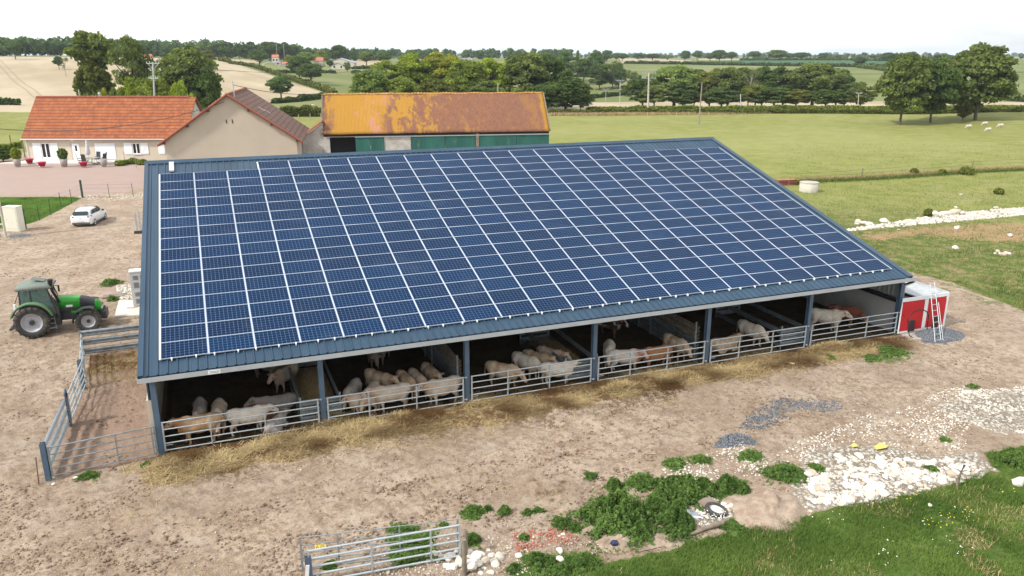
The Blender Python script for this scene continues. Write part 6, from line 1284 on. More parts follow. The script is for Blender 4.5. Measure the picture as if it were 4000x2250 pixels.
# wood across the wheat strip
WD=[('bush',2530,292,110,256,'dark','leftmost dark tree of the wood beyond the wheat strip'),('oak',2655,248,140,262,'light','big light green tree in the left of the wood beyond the wheat strip'),('bush',2738,268,80,275,'dark','dark gap tree right of the big light green tree'),('bush',2800,256,100,270,'olive','olive tree beside the pale post in the wood'),('oak',2872,258,100,266,'mid','tree with visible trunk in the middle of the wood'),('bush',2925,262,80,272,'dark','dark tree left of the bare pale tree'),
('bare',2956,262,64,258,'mid','bare pale dead tree in the wood'),('bush',3012,252,90,270,'dark','dark tree right of the bare pale tree'),('bush',2985,330,90,256,'olive','ivy-green thicket below the bare pale tree'),('bush',3095,250,110,270,'dark','tall dark tree left of the wide green one'),('oak',3215,236,150,262,'mid','wide green tree before the leaning pole in the wood'),('bush',3310,266,100,268,'dark','dark tree behind the leaning pole'),('bush',3345,310,80,262,'dark','second last bushy tree at the right of the wood'),('bush',3412,316,80,258,'mid','rightmost round bushy tree of the wood'),
('bush',2575,330,90,250,'mid','low tree at the left foot of the wood'),('bush',2690,340,90,252,'dark','low dark thicket under the big light green tree'),('bush',2850,335,110,252,'dark','low thicket right of the olive tree'),('bush',3060,340,120,252,'dark','low dark thicket in the wood centre'),('bush',3150,345,90,252,'olive','low thicket left of the wide green tree'),('bush',3270,345,100,252,'dark','low thicket at the leaning pole')]
for a in WD: tree(a[0],a[1],a[2],a[3]*1.35,*a[4:],'trees of the wood beyond the wheat strip')
tree('wood',3582,204,200,193,'mid','large leafy oak with pale trunk at the meadow hedge, left of the sheep'); tree('wood',3705,208,175,200,'dark','darker oak growing behind the large pale-trunked one')
tree('wood',3885,156,250,208,'mid','tallest oak on the right, broad crown over the hedge'); tree('bush',3750,330,90,290,'blue','dark bush between the oaks behind the wheat strip'); tree('bush',3835,385,60,206,'olive','small thicket left of the tallest oak trunk')
# line of hill woods on the left skyline
for i,(px,tp,w,d,c) in enumerate(((960,159,64,640,'dark'),(1035,158,84,640,'dark'),(1090,160,70,650,'dark'),(915,168,50,640,'blue'),(868,162,70,650,'blue'),(830,165,60,660,'dark'),(760,168,60,670,'light'),(1130,170,50,660,'blue'),(985,200,40,590,'light'),(1180,200,70,560,'light'),(1240,196,60,580,'bright'),(1110,212,30,540,'bright'))):
    tree('oak' if i%2 else 'wood',px,tp,w,d,c,'hill wood tree '+['in front of its middle','broad and dark, left of the gap','with the widest crown','at the pale left part','small, near the stone house','leftmost, by the grey-roofed house','light green, behind the big round tree','right end, above the red-roofed farm','low and pale, at its foot','behind the red-roofed cottage','bright, between cottage and hangar','smallest, beside the narrow farmhouse'][i],'trees of the hill wood')
for i in range(24): tree('cone',540+i*26+random.uniform(-8,8),random.uniform(160,176),24,760,'blue','conifer tip on the skyline, '+ORD[i]+' from the left behind the farmhouse trees','skyline conifers')
def wood(name,pts,d,h0,h1,n,col,lab,depth=30,ls=1.5):
    """far woodland belt read as one mass"""
    cs_=[]; 
    for i in range(n):
        t=random.random()*(len(pts)-1); k=int(t); f=t-k; px=pts[k]*(1-f)+pts[k+1]*f; g=G(px,0,d+random.uniform(0,depth)); h=random.uniform(h0,h1); r=h*random.uniform(.28,.42)
        for _ in range(5): cs_.append((g[0]+random.uniform(-r,r)*.6,g[1]+random.uniform(-r,r)*.6,g[2]+h*random.uniform(.25,.85),r*random.uniform(.5,.8),random.random()))
    c=np.array(cs_); m_=len(c)*70; idx=rng.integers(0,len(c),m_); q=c[idx]; u=rng.normal(size=(m_,3)); u/=np.linalg.norm(u,axis=1)[:,None]; p=q[:,:3]+u*q[:,3:4]*rng.uniform(.7,1.1,(m_,1))
    o=leaf_cards(name,p,u,ls,.1+.4*q[:,4]+.4*rng.random(m_),'leaf'); o.color=COLS[col]; tag(o,lab,'wood',kind='stuff')
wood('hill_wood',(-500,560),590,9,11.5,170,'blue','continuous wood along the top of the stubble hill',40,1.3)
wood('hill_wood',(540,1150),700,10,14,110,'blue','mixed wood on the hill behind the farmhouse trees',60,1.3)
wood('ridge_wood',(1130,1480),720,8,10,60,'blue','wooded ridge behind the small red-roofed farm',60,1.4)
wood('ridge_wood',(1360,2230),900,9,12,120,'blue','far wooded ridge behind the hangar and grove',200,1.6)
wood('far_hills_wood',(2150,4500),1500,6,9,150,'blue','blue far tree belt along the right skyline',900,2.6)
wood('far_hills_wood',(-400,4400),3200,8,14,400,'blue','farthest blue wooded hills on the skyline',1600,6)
# ================================================================ HEDGES
def hedge(name,pts,h,w,n,col,lab,ls=.35,steps=None,dens=1):
    P=np.array([G(*p) if len(p)==2 else G(p[0],0,p[2]) for p in pts]); seg=np.linalg.norm(np.diff(P[:,:2],axis=0),axis=1); cum=np.concatenate([[0],np.cumsum(seg)]); L=cum[-1]
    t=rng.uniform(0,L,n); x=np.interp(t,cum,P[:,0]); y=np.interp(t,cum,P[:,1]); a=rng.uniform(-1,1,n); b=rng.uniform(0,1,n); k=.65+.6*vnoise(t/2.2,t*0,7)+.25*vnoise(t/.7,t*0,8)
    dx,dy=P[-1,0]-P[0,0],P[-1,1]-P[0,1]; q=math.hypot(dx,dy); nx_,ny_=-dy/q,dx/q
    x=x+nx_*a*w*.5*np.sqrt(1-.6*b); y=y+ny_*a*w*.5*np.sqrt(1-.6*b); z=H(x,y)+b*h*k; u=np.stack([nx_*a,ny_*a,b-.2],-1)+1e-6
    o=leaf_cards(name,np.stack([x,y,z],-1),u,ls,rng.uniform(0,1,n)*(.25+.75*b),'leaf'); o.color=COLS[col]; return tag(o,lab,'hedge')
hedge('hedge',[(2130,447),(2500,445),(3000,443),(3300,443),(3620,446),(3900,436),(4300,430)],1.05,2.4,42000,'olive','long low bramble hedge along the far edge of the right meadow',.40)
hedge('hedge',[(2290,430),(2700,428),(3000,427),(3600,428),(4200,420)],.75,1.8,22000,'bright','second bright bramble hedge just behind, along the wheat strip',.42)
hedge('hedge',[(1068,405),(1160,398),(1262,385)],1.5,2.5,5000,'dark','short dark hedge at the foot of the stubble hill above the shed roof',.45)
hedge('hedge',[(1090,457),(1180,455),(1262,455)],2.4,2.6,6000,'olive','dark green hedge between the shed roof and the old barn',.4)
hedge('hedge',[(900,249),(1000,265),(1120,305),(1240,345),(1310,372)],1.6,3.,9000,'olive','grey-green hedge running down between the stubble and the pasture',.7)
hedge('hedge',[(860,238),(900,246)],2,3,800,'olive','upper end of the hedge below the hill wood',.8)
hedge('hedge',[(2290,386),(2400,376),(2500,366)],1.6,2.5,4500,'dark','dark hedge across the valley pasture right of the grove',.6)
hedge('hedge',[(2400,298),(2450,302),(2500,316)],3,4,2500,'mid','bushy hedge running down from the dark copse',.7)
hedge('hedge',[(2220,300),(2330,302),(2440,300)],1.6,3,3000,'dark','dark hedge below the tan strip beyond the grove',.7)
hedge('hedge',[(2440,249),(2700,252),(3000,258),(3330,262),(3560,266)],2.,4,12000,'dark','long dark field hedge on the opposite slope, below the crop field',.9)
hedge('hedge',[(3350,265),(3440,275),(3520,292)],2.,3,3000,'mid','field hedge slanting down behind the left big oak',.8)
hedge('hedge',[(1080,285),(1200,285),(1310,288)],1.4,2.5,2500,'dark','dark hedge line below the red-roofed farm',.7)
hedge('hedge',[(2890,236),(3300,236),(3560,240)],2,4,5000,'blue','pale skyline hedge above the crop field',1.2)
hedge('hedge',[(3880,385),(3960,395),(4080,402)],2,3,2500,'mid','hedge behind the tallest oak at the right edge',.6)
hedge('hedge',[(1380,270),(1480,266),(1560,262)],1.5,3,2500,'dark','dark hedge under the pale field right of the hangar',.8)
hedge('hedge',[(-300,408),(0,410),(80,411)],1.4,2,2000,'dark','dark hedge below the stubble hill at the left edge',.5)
hedge('grass_verge',[(-300,598),(-50,585),(90,580)],.8,1.6,3000,'bright','bright unmown verge beyond the left end of the farmhouse',.3)
# dry grass verge in front of the long hedge and along the wire fence
def tuftline(name,pts,n,h,w,lab,tone=(.5,1),mat='straw',ww=.03):
    P=np.array([S(*p) for p in pts]); seg=np.linalg.norm(np.diff(P[:,:2],axis=0),axis=1); cum=np.concatenate([[0],np.cumsum(seg)]); t=rng.uniform(0,cum[-1],n)
    x=np.interp(t,cum,P[:,0])+rng.normal(0,w,n); y=np.interp(t,cum,P[:,1])+rng.normal(0,w,n); blades(name,np.stack([x,y,0*x],-1),rng.uniform(*tone,n),L=(h*.5,h),w=ww,up=1.1,mat=mat,label=lab,cat='grass')
tuftline('dry_grass',[(2150,452),(2700,450),(3250,450)],16000,1.0,.8,'dry pale grass verge below the long hedge',ww=.09)
tuftline('dry_grass',[(3120,705),(3365,697),(3560,685),(3800,668),(4100,655)],12000,.55,.5,'dry grass growing along the wire fence of the right meadow',(.2,.9),ww=.03)
tuftline('green_grass',[(3120,712),(3365,702),(3560,690),(3800,672),(4100,660)],12000,.4,.6,'greener grass under the wire fence of the right meadow',(.0,.7),'grassblade',.03)
for (px,py,w,h,lab) in ((3570,682,28,22,'dark shrub on the wire fence, left of the gap'),(3680,680,24,16,'low shrub on the wire fence between the two bushes'),(3775,682,50,24,'bramble bush on the wire fence beside the second post'),(3108,722,22,20,'dark shrub behind the red pallets near the verge of the roof'),(3626,845,32,26,'green tuft behind the stone line, beside the big boulders'),(3900,758,30,18,'dark tuft alone in the rough grass, right edge')):
    p=S(px,py); d=math.hypot(p[0]-CAM[0],p[1]-CAM[1]); k=d/FPX; o=leafball('shrub',(0,0,h*k*.45),w*k*.5,500,None,ls=.16,flat=.8*h/w*2*.5+.3); o.location=(p[0],p[1],0); o.color=COLS['olive']; tag(o,lab,'shrub')
# ================================================================ POLES AND WIRES
def pole(px,bpy_,tpy,lab,mat='pole_concrete',r=.16,d=None,lean=None,arms=(),name='utility_pole',tpx=None):
    g=G(px,bpy_) if d is None else G(px,bpy_,d); d=math.hypot(g[0]-CAM[0],g[1]-CAM[1]); rr=ray(tpx or px,tpy); T_=CAM+rr*d/math.hypot(rr[0],rr[1]); h=T_[2]-g[2]; off=T_-g
    t=thing(name,lab,'pole',g); mb=MB(); mb.tube([(0,0,-.5),(off[0],off[1],h)],r,8,r2=r*.62); mb.build('shaft',M[mat],t)
    for (zf,L,kind) in arms:
        z=h*zf; c=CR*L/2; x0,y0=off[0]*zf,off[1]*zf
        mb=MB(); mb.tube([(x0-c[0],y0-c[1],z),(x0+c[0],y0+c[1],z)],.07,6); mb.build('crossarm',M['galv'] if kind!='c' else M[mat],t)
        for s in (-1,-.5,.5,1):
            mb=MB(); mb.tube([(x0+c[0]*s*.95,y0+c[1]*s*.95,z),(x0+c[0]*s*.95,y0+c[1]*s*.95,z+.35)],.06,6); mb.build('insulator',M['grey_cab'],t)
        if kind=='v':
            mb=MB(); mb.tube([(x0-c[0]*.9,y0-c[1]*.9,z),(x0,y0,z-1.0),(x0+c[0]*.9,y0+c[1]*.9,z)],.05,5); mb.build('brace',M['galv'],t)
    t['_top']=0; del t['_top']; return T_
t1=pole(2531.5,418,283,'tall concrete pole with two crossarms behind the meadow hedge',r=.30,d=218,arms=((.985,3.6,'a'),(.85,3.8,'a')),tpx=2535)
t2=pole(2421,409,313,'middle pole with V-shaped arms in the valley pasture',r=.14,d=300,arms=((.99,3.2,'v'),),tpx=2423)
t3=pole(2366,405,348,'smallest distant pole with V-shaped arms left of the middle one',r=.12,d=345,arms=((.99,2.9,'v'),),tpx=2367)
t4=pole(2279,431,342,'slim white pole nearest the old barn in the meadow edge','white_paint',r=.09,tpx=2281)
t5=pole(2729.5,487,321,'leaning wooden pole standing alone in the right meadow','pole_wood',r=.17,tpx=2742.5)
t6=pole(2893,422,367,'short white post at the wheat strip before the dark wood','white_paint',r=.09)
t7=pole(3264.5,412,308,'timber pole leaning right, ivy at its foot, by the wood','pole_wood',r=.19,tpx=3273.5)
t8=pole(3351,423,363,'short pale pole with a small side arm near the right end of the wood',r=.12,tpx=3355,arms=((.97,1.6,'a'),))
t9=pole(3749,418,362,'short pale pole between the two big oaks','pole_wood',r=.12,tpx=3753,arms=((.98,1.5,'a'),))
t10=pole(1945,420,323,'slim pole among the grove above the old barn roof',r=.12,d=190)
t0=pole(607,520,243,'galvanised lattice-topped power pole before the big round tree','galv',r=.20,d=152,tpx=597,arms=((.985,2.2,'v'),(.80,1.6,'a')))
# power lines between them
lns=[(t1,t2),(t2,t3),(t1,np.array(t1)+CR*160+np.array([0,0,2])),(t0,t0+CR*36+FH*20+np.array([0,0,-1.5])),(t4,t5),(t5,t6),(t7,t8)]
wl=['wire from the tall concrete pole to the middle valley pole','wire between the two valley poles','wires running right from the tall concrete pole across the wood','wire from the galvanised pole across the big round tree','wire from the slim white pole to the leaning meadow pole','wire from the leaning meadow pole to the short white post','wire from the ivy-footed pole to the short pale pole']
for (a,b),l in zip(lns,wl):
    mb=MB(); 
    for o_ in ((-1.5,0,1.5) if 'tall' in l else (0,)): mb.tube(sagwire(np.array(a)+CR*o_,np.array(b)+CR*o_,1.2,16),.03,4)
    tag(mb.build('power_line',M['wire'],None),l,'wire')
# meadow wire fence
PF=[]
for (px,py,h,lab) in ((3365,697,1.25,'grey wooden fence post nearest the barn in the meadow fence'),(3797,662,1.15,'grey wooden fence post among brambles in the meadow fence')):
    p=S(px,py); PF.append(p); mb=MB(); mb.tube([(0,0,-.2),(.04,0,h)],.09,6,r2=.07); tag(mb.build('fence_post',M['wood_grey'],None,loc=(p[0],p[1],0)),lab,'fence post')
mb=MB()
for z in (.6,1.05): mb.tube([tuple(S(3080,716)+np.array([0,0,z])),tuple(PF[0]+np.array([0,0,z])),tuple(PF[1]+np.array([0,0,z])),tuple(S(4150,645)+np.array([0,0,z]))],.012,4)
tag(mb.build('fence_wire',M['wire'],None),'thin wire strung along the right meadow fence','wire fence')
for i,px in enumerate((3460,3490,3520,3550,3600,3640,3665,3815,3835)):
    p=S(px,447); mb=MB(); mb.tube([(0,0,0),(0,0,1.2)],.07,5); tag(mb.build('fence_post',M['wood_pale'],None,loc=(p[0],p[1],0)),'short pale post of the fence below the big oaks','fence post','fence posts under the oaks')
for i,(px,py) in enumerate(((1167,468),(1212,466),(1253,463))):
    p=S(px,py); mb=MB(); mb.tube([(0,0,0),(0,0,1.3)],.09,6); tag(mb.build('fence_post',M['wood_pale'],None,loc=(p[0],p[1],0)),['left pale fence post above the shed roof slope','middle pale fence post above the shed roof slope','right pale fence post nearest the old barn gable'][i],'fence post')
for (px,py,h,lab) in ((45,574,1.9,'grey fence post in the field beyond the left house corner'),(98,616,3.0,'dark post standing at the left house corner')): p=S(px,py); mb=MB(); mb.tube([(0,0,0),(0,0,h)],.09,6); tag(mb.build('fence_post',M['wood_grey'],None,loc=(p[0],p[1],0)),lab,'fence post')
p=S(30,432); t=thing('water_trough','grey raised trough in the field at the left edge','trough',p); mb=MB(); mb.box((0,0,1.4),(2.4,1.2,.9)); mb.build('tank',M['galv_dull'],t)
for s in (-.9,.9): mb=MB(); mb.box((s,0,.5),(.15,.9,1.0)); mb.build('leg',M['galv_dull'],t)
# ================================================================ FAR BUILDINGS
def farhouse(px,bpy_,wpx,hpx,roofpx,lab,wall='far_wall',roofm='far_red_roof',d=None,name='farm_house',depth=.6,win=2,cat='house',ridge='x'):
    g=G(px,bpy_) if d is None else G(px,bpy_,d); dd=(g-CAM)@CF; k=dd/FPX; W=wpx*k; Hh=hpx*k; R_=roofpx*k; Dp=W*depth
    t=thing(name,lab,cat,g,-YAW); mb=MB(); mb.bx((-W/2,0,-1),(W/2,Dp,Hh)); mb.build('wall',M[wall],t)
    if ridge=='x':
        mb=MB(); a=[(-W/2-.3,-.3,Hh-.05),(W/2+.3,-.3,Hh-.05),(W/2+.3,Dp/2,Hh+R_),(-W/2-.3,Dp/2,Hh+R_),(-W/2-.3,Dp+.3,Hh-.05),(W/2+.3,Dp+.3,Hh-.05)]; mb.add(a,[(0,1,2,3),(3,2,5,4),(0,3,4),(1,5,2)]); mb.build('roof',M[roofm],t)
    else:
        mb=MB(); a=[(-W/2-.4,-.4,Hh-.05),(0,-.4,Hh+R_),(W/2+.4,-.4,Hh-.05),(-W/2-.4,Dp,Hh-.05),(0,Dp,Hh+R_),(W/2+.4,Dp,Hh-.05)]; mb.add(a,[(0,1,4,3),(1,2,5,4)]); mb.build('roof',M[roofm],t,fix=False); mb=MB(); mb.prism([(-W/2,Hh),(W/2,Hh),(0,Hh+R_*.93)],-.01,.2); mb.build('gable_wall',M[wall],t)
    for i in range(win):
        x=-W/2+W*(i+.5)/win if win else 0; mb=MB(); mb.bx((x-.5,-.05,Hh*.35),(x+.5,-.01,Hh*.35+1.2)); mb.build('window',M['dark_glass'],t)
    return t
farhouse(1242,258,38,20,13,'small cottage with bright orange roof left of the blue hangar',win=0,depth=.7)
farhouse(1320,270,54,12,11,'low pale gable shed in front of the blue hangar','far_wall','far_slate',ridge='y',name='farm_shed',cat='shed',win=2,depth=.8)
farhouse(1328,262,110,16,17,'wide hangar with pale blue sheet roof on the pasture','far_wall','hangar_blue',ridge='y',name='hangar',cat='hangar',win=0,depth=.5,d=560)
farhouse(1076,246,24,22,9,'narrow red-roofed farmhouse left of the dark tree pair')
farhouse(1086,255,20,8,6,'low brown-roofed outbuilding before the narrow farmhouse','far_wall','far_slate',win=1); farhouse(1120,256,34,6,8,'low red-roofed outbuilding beside the narrow farmhouse',win=1)
farhouse(573,212,30,4,10,'salmon roof peeping over the bushes left of the big round tree',d=560,win=0)
farhouse(795,225,22,14,10,'grey-roofed stone house behind the lone stubble tree','far_wall','far_slate',d=560,win=2)
farhouse(1822,235,42,14,12,'large pale manor with slate roof above the grove','far_wall','far_slate',d=640,win=3); farhouse(1905,238,26,10,10,'red-roofed gable peeping above the grove','far_wall','far_red_roof',d=600,ridge='y',win=0)
farhouse(2362,238,18,10,8,'tiny red-roofed house on the skyline behind the dark copse',d=760,win=1)
p=G(1057,266); t=thing('round_bale_ring','small pale ring of farm equipment beside the feathery tree','farm equipment',p); mb=MB()
for i in range(9): a=math.pi*i/8; mb.tube([(5*math.cos(a),0,3.2*math.sin(a)),(5*math.cos(a+math.pi/8),0,3.2*math.sin(a+math.pi/8))],.25,5)
mb.build('frame',M['galv'],t)
for x in (950+134,950+162):
    g=G(x,235,600); mb=MB(); mb.tube([(0,0,0),(0,0,13)],.2,5); tag(mb.build('utility_pole',M['pole_wood'],None,loc=g),{1084:'left thin pole on the skyline above the narrow farmhouse',1112:'right thin pole on the skyline above the narrow farmhouse'}[x],'pole')
# well ring and pallets
p=S(3158,748); t=thing('concrete_well_ring','pale concrete well ring with lid standing in the rough grass','well ring',(p[0],p[1],0)); mb=MB(); mb.lathe((0,0,0),[(.98,0),(1.0,1.05),(.9,1.05),(.9,.9),(.001,.9)],28); mb.build('ring',M['pole_concrete'],t); mb=MB(); mb.lathe((0,0,1.0),[(.001,.08),(.97,.05),(1.03,.04),(1.03,0),(.9,0)],28); mb.build('lid',M['concrete'],t)
p=S(3072,722); t=thing('red_pallets','stack of reddish pallets beside the roof verge in the rough grass','pallets',(p[0],p[1],0),-.2)
for i in range(4): mb=MB(); mb.box((0,0,.1+.17*i),(2.6,.9,.05)); [mb.box((x,0,.05+.17*i),(.12,.9,.09)) for x in (-1.2,0,1.2)]; mb.build('pallet',M['brick_red'],t)
# ================================================================ FOREGROUND
g1a,g1b=S(1183,2228),S(1790,2152); g2a,g2b=S(1215,2292),S(1797,2185)
def placed_gate(a,b,h,z0,nr,st,lab,r,mat,rt=None):
    L=np.linalg.norm((b-a)[:2]); o=gate('tubular_gate',L,h=h,z0=z0,nr=nr,r=r,rt=rt or r,stiles=st,mat=mat); o.location=(a[0],a[1],0); o.rotation_euler=(0,0,math.atan2(b[1]-a[1],b[0]-a[0])); return tag(o,lab,'gate')
placed_gate(g1a,g1b,1.02,.06,5,(0.,.23,.62,1.),'thin dull tubular gate at the bottom of the photo, the farther of the two',.016,'galv_dull')
placed_gate(g2a,g2b,1.02,.13,5,(0.,.40,.80,1.),'heavy bright tubular gate at the bottom of the photo, nearest the camera',.030,'galv')
mb=MB(); hpost(mb,0,0,-.1,1.0,.17,.14,.02); tag(mb.build('gate_post',M['blue_steel'],None,loc=(g2a[0]-.02,g2a[1]-.02,0)),'short blue steel post at the left end of the bright foreground gate','post')
mb=MB(); mb.box((0,0,.45),(.10,.02,.75),ry=.12); tag(mb.build('sheet_strip',M['white_metal'],None,loc=(g2a[0]-.10,g2a[1]-.16,0)),'pale metal strip leaning on the blue foreground post','metal strip')
for (px,py,h,r,lab) in ((1812,2245,1.15,.075,'weathered wooden post carrying the right end of the foreground gates'),(1818,2180,.95,.06,'split wooden stake behind the weathered gate post'),(3738,1906,.85,.05,'dark leaning stake in the rubble at the grass edge')):
    p=S(px,py); mb=MB(); mb.tube([(0,0,-.1),(.03,.02,h*.5),(.02+(.16 if px>3000 else 0),0,h)],r,7,r2=r*.85); tag(mb.build('wooden_post',M['wood_grey'],None,loc=(p[0],p[1],0)),lab,'wooden post')
def rock(px,py,sz,lab,grp=None,mat='stone_white',flat=.7,seed=0,z=0.):
    p=S(px,py); d=math.hypot(p[0]-CAM[0],p[1]-CAM[1]); bm=bmesh.new(); bmesh.ops.create_icosphere(bm,subdivisions=2,radius=1); r=random.Random(seed*7+int(px)+int(py)*3); off=Vector((r.random()*50,r.random()*50,0))
    ax=[Vector((r.gauss(0,1),r.gauss(0,1),r.gauss(0,1))).normalized() for _ in range(7)]; cuts=[r.uniform(.55,.85) for _ in ax]
    for v in bm.verts:
        c=v.co.copy()
        for a,q in zip(ax,cuts):
            t=c.dot(a)
            if t>q: c-=a*(t-q)
        v.co=c*(1+.10*mnoise.noise(c*2+off)); v.co.x*=r.uniform(1.0,1.02); v.co.z*=flat
    me=bpy.data.meshes.new('rock'); bm.to_mesh(me); bm.free(); me.materials.append(M[mat]); o=link(bpy.data.objects.new('rock',me)); s=sz*.5; o.scale=(s*r.uniform(1.,1.45),s*r.uniform(.8,1.1),s); o.rotation_euler=(r.uniform(-.3,.3),r.uniform(-.3,.3),r.uniform(0,6.28)); o.location=(p[0],p[1],s*flat*.45+z); return tag(o,lab,'rock',grp)
# heap by the wooden post (from the photo)
for i,(x,y,s,z) in enumerate(((1834,2178,.26,0),(1858,2185,.33,.05),(1880,2172,.28,0),(1898,2190,.30,.0),(1850,2215,.30,.12),(1870,2222,.27,.14),(1825,2205,.28,0),(1892,2225,.20,0),(1920,2172,.22,0),(1932,2205,.34,0),(1948,2180,.36,0),(1845,2238,.42,.18),(1880,2245,.22,.0),(1915,2240,.24,0),(1820,2232,.24,.05),(1700,2168,.22,0),(1728,2180,.26,0),(1757,2182,.34,0),(1780,2162,.20,0),(1712,2196,.16,0),(1742,2215,.28,0),(1765,2222,.30,0),(1790,2205,.36,.02),(1835,2160,.20,0),(1905,2150,.14,0))):
    rock(x,y,s,'white limestone rock in the small heap beside the foreground gate post','rocks beside the gate post',z=z)
singles=[(1515,2238,.14,'small white stone on the dirt under the bright foreground gate'),(2200,2092,.18,'pair of white stones on dirt left of the weeds, the larger one'),(2187,2098,.12,'smaller grey-white stone touching the larger one left of the weeds'),(2027,2172,.24,'white rock at the foot of the weeds near the bottom edge'),(2188,2190,.26,'yellowish white rock at the bottom edge among weeds'),(2185,2155,.24,'flat pale stone on the brick-coloured dirt'),(3632,1978,.20,'single white stone lying in the bottom right grass'),(3300,1880,.32,'reddish pale boulder in the rubble heap'),(3980,1890,.55,'large pale block at the right photo edge in the grass'),
 (3754,762,.38,'single white stone on the meadow side above the stone line'),(3890,815,.55,'long white stone just above the stone line'),(3735,812,.35,'small pale stone above the big boulders of the stone line'),(3738,892,.6,'flat white stone below the stone line'),(3730,970,.45,'white stone alone on the grass below the stone line'),(3943,922,.5,'pale stone on the brown patch at the right'),(3532,888,.4,'white stone just below the middle of the stone line'),(3510,901,.35,'flat reddish stone below the stone line'),(296,1868,.16,'small white stone before the side pen gate'),(207,1893,.12,'tiny white stone at the foot of the pen corner post')]
for i,(x,y,s,l) in enumerate(singles): rock(x,y,s,l,seed=i)
for i,(x,y,s) in enumerate(((3648,846,1.1),(3685,842,1.0),(3725,838,1.1),(3758,840,.8),(3352,872,.7),(3376,876,.6),(3395,878,.6),(3345,880,.5),(3455,868,.8))): rock(x,y,s,'large white boulder lying on the back edge of the stone line','boulders of the stone line',seed=i)
for i,(x,y,s) in enumerate(((3895,985,.4),(3905,993,.3),(3918,998,.5),(3930,990,.35),(3888,992,.25),(3940,993,.3))): rock(x,y,s,'white stone in the small cluster on the right grass slope','cluster of stones on the grass',seed=i)
for (x,y) in ((2670,1950),): pass
r=random.Random(5)
W1=[(3120,1870),(3200,1800),(3330,1775),(3580,1800),(3780,1800),(3850,1840),(3720,1880),(3560,1935),(3400,1960),(3270,1980),(3160,1985)]
pts=poly_pts(W1,150,3)
def pix(P): a,b,_=proj(np.asarray(P)); return float(a),float(b)
for i,q in enumerate(pts):
    a,b=pix(q); k=1+(b-1850)/350; rock(a,b,r.uniform(.13,.34)*(1.25 if b>1900 else 1.),'white limestone rock in the rubble heap at the edge of the bottom right grass','rocks of the rubble heap',seed=i,z=.04)
pts=poly_pts([(2640,1965),(2760,1940),(2850,1975),(2865,2030),(2760,2040),(2690,2050),(2650,2010)],55,4)
for i,q in enumerate(pts): a,b=pix(q); rock(a,b,r.uniform(.10,.26),'pale stone in the litter patch between the weeds and the worn tyre','stones around the worn tyre',seed=i,z=.02)
def gravel(name,poly,n,s0,s1,lab,seed,mat='stone_white'): stones(name,poly_pts(poly,n,seed)+np.array([0,0,.02]),np.random.default_rng(seed).uniform(s0,s1,n)**1.,mat,lab,'stones',seed)
gravel('white_rubble',W1,6500,.06,.16,'small white limestone rubble of the heap at the grass edge',11)
gravel('white_rubble',[(3640,1600),(3760,1530),(4100,1500),(4300,1500),(4300,1740),(4000,1700),(3850,1680),(3740,1650)],3800,.04,.13,'white limestone rubble spread at the right edge of the yard',12)
gravel('white_rubble',[(3080,1740),(3330,1640),(3600,1560),(3760,1500),(3850,1600),(3760,1760),(3300,1790),(3100,1830)],2600,.025,.09,'scattered white stones on the dirt above the rubble heap',13)
gravel('white_rubble',[(3300,900),(3480,870),(3650,845),(3880,820),(4150,806),(4150,828),(3800,860),(3500,886),(3340,903)],3200,.12,.30,'band of white stones crossing the grass behind the barn',14)
gravel('white_rubble',[(2640,1955),(2770,1935),(2870,1985),(2860,2040),(2740,2060),(2650,2030)],1300,.03,.09,'fine pale stones under the litter patch',15)
gravel('white_rubble',[(2580,1830),(2900,1730),(3080,1760),(3080,1850),(2900,1870),(2650,1890)],900,.03,.09,'thin scatter of white stones behind the weeds',16)
gravel('white_rubble',[(500,1900),(1500,1800),(2500,1650),(3300,1450),(3900,1300),(3900,1450),(3000,1800),(2400,2000),(1900,2250),(300,2250)],1500,.02,.055,'tiny pale stones scattered over the dirt yard',17,'pebble')
gravel('white_rubble',[(1500,2120),(1950,2080),(2350,2120),(2300,2250),(1450,2250)],900,.03,.08,'small pale stones in the dirt near the foreground gates',18,'pebble')
gravel('white_rubble',[(455,1120),(520,1110),(520,1170),(470,1175)],500,.05,.14,'pale rubble piled beside the grey cabinet',19)
gravel('white_rubble',[(300,765),(560,760),(560,775),(320,785)],350,.05,.14,'loose stones along the wire fence behind the car',20)
gravel('blue_gravel',[(2785,1745),(2830,1703),(2900,1692),(2958,1722),(2945,1742)],1100,.03,.075,'small dense patch of blue-grey gravel on the dirt yard',21,'slate')
gravel('blue_gravel',[(2880,1680),(2930,1610),(3050,1550),(3290,1565),(3290,1605),(3110,1618),(2990,1675)],1000,.03,.085,'thin broken spread of blue-grey gravel on the dirt yard',24,'slate')
gravel('brick_rubble',[(2000,2080),(2230,2060),(2260,2120),(2020,2160)],350,.03,.09,'reddish brick rubble in the dirt left of the bottom weeds',22,'brick_red')
def scatter(name,reg,n,s0,s1,mat,lab,cat,seed,thr=.45):
    r=np.random.default_rng(seed); px=r.uniform(reg[0],reg[1],n); py=r.uniform(reg[2],reg[3],n); D=CF[None]+CR[None]*((px-2000)/FPX)[:,None]-CU[None]*((py-1125)/FPX)[:,None]; P=CAM+D*(-CAM[2]/D[:,2])[:,None]; x,y=P[:,0],P[:,1]
    bad=mask(px,py,'lush',np.ones(n,bool))+mask(px,py,'pasture',np.ones(n,bool))+mask(px,py,'lawn',np.ones(n,bool)); k=(bad<.4)&~((x>-.6)&(x<36.6)&(y>-.4)&(y<24))&(vnoise(x*.6,y*.9,seed)*.6+vnoise(x*2,y*2,seed+1)*.4+r.uniform(-.1,.1,n)>thr)
    P=P[k]; P[:,2]=bumps(x[k],y[k],np.hypot(x[k]-CAM[0],y[k]-CAM[1])); return P,r
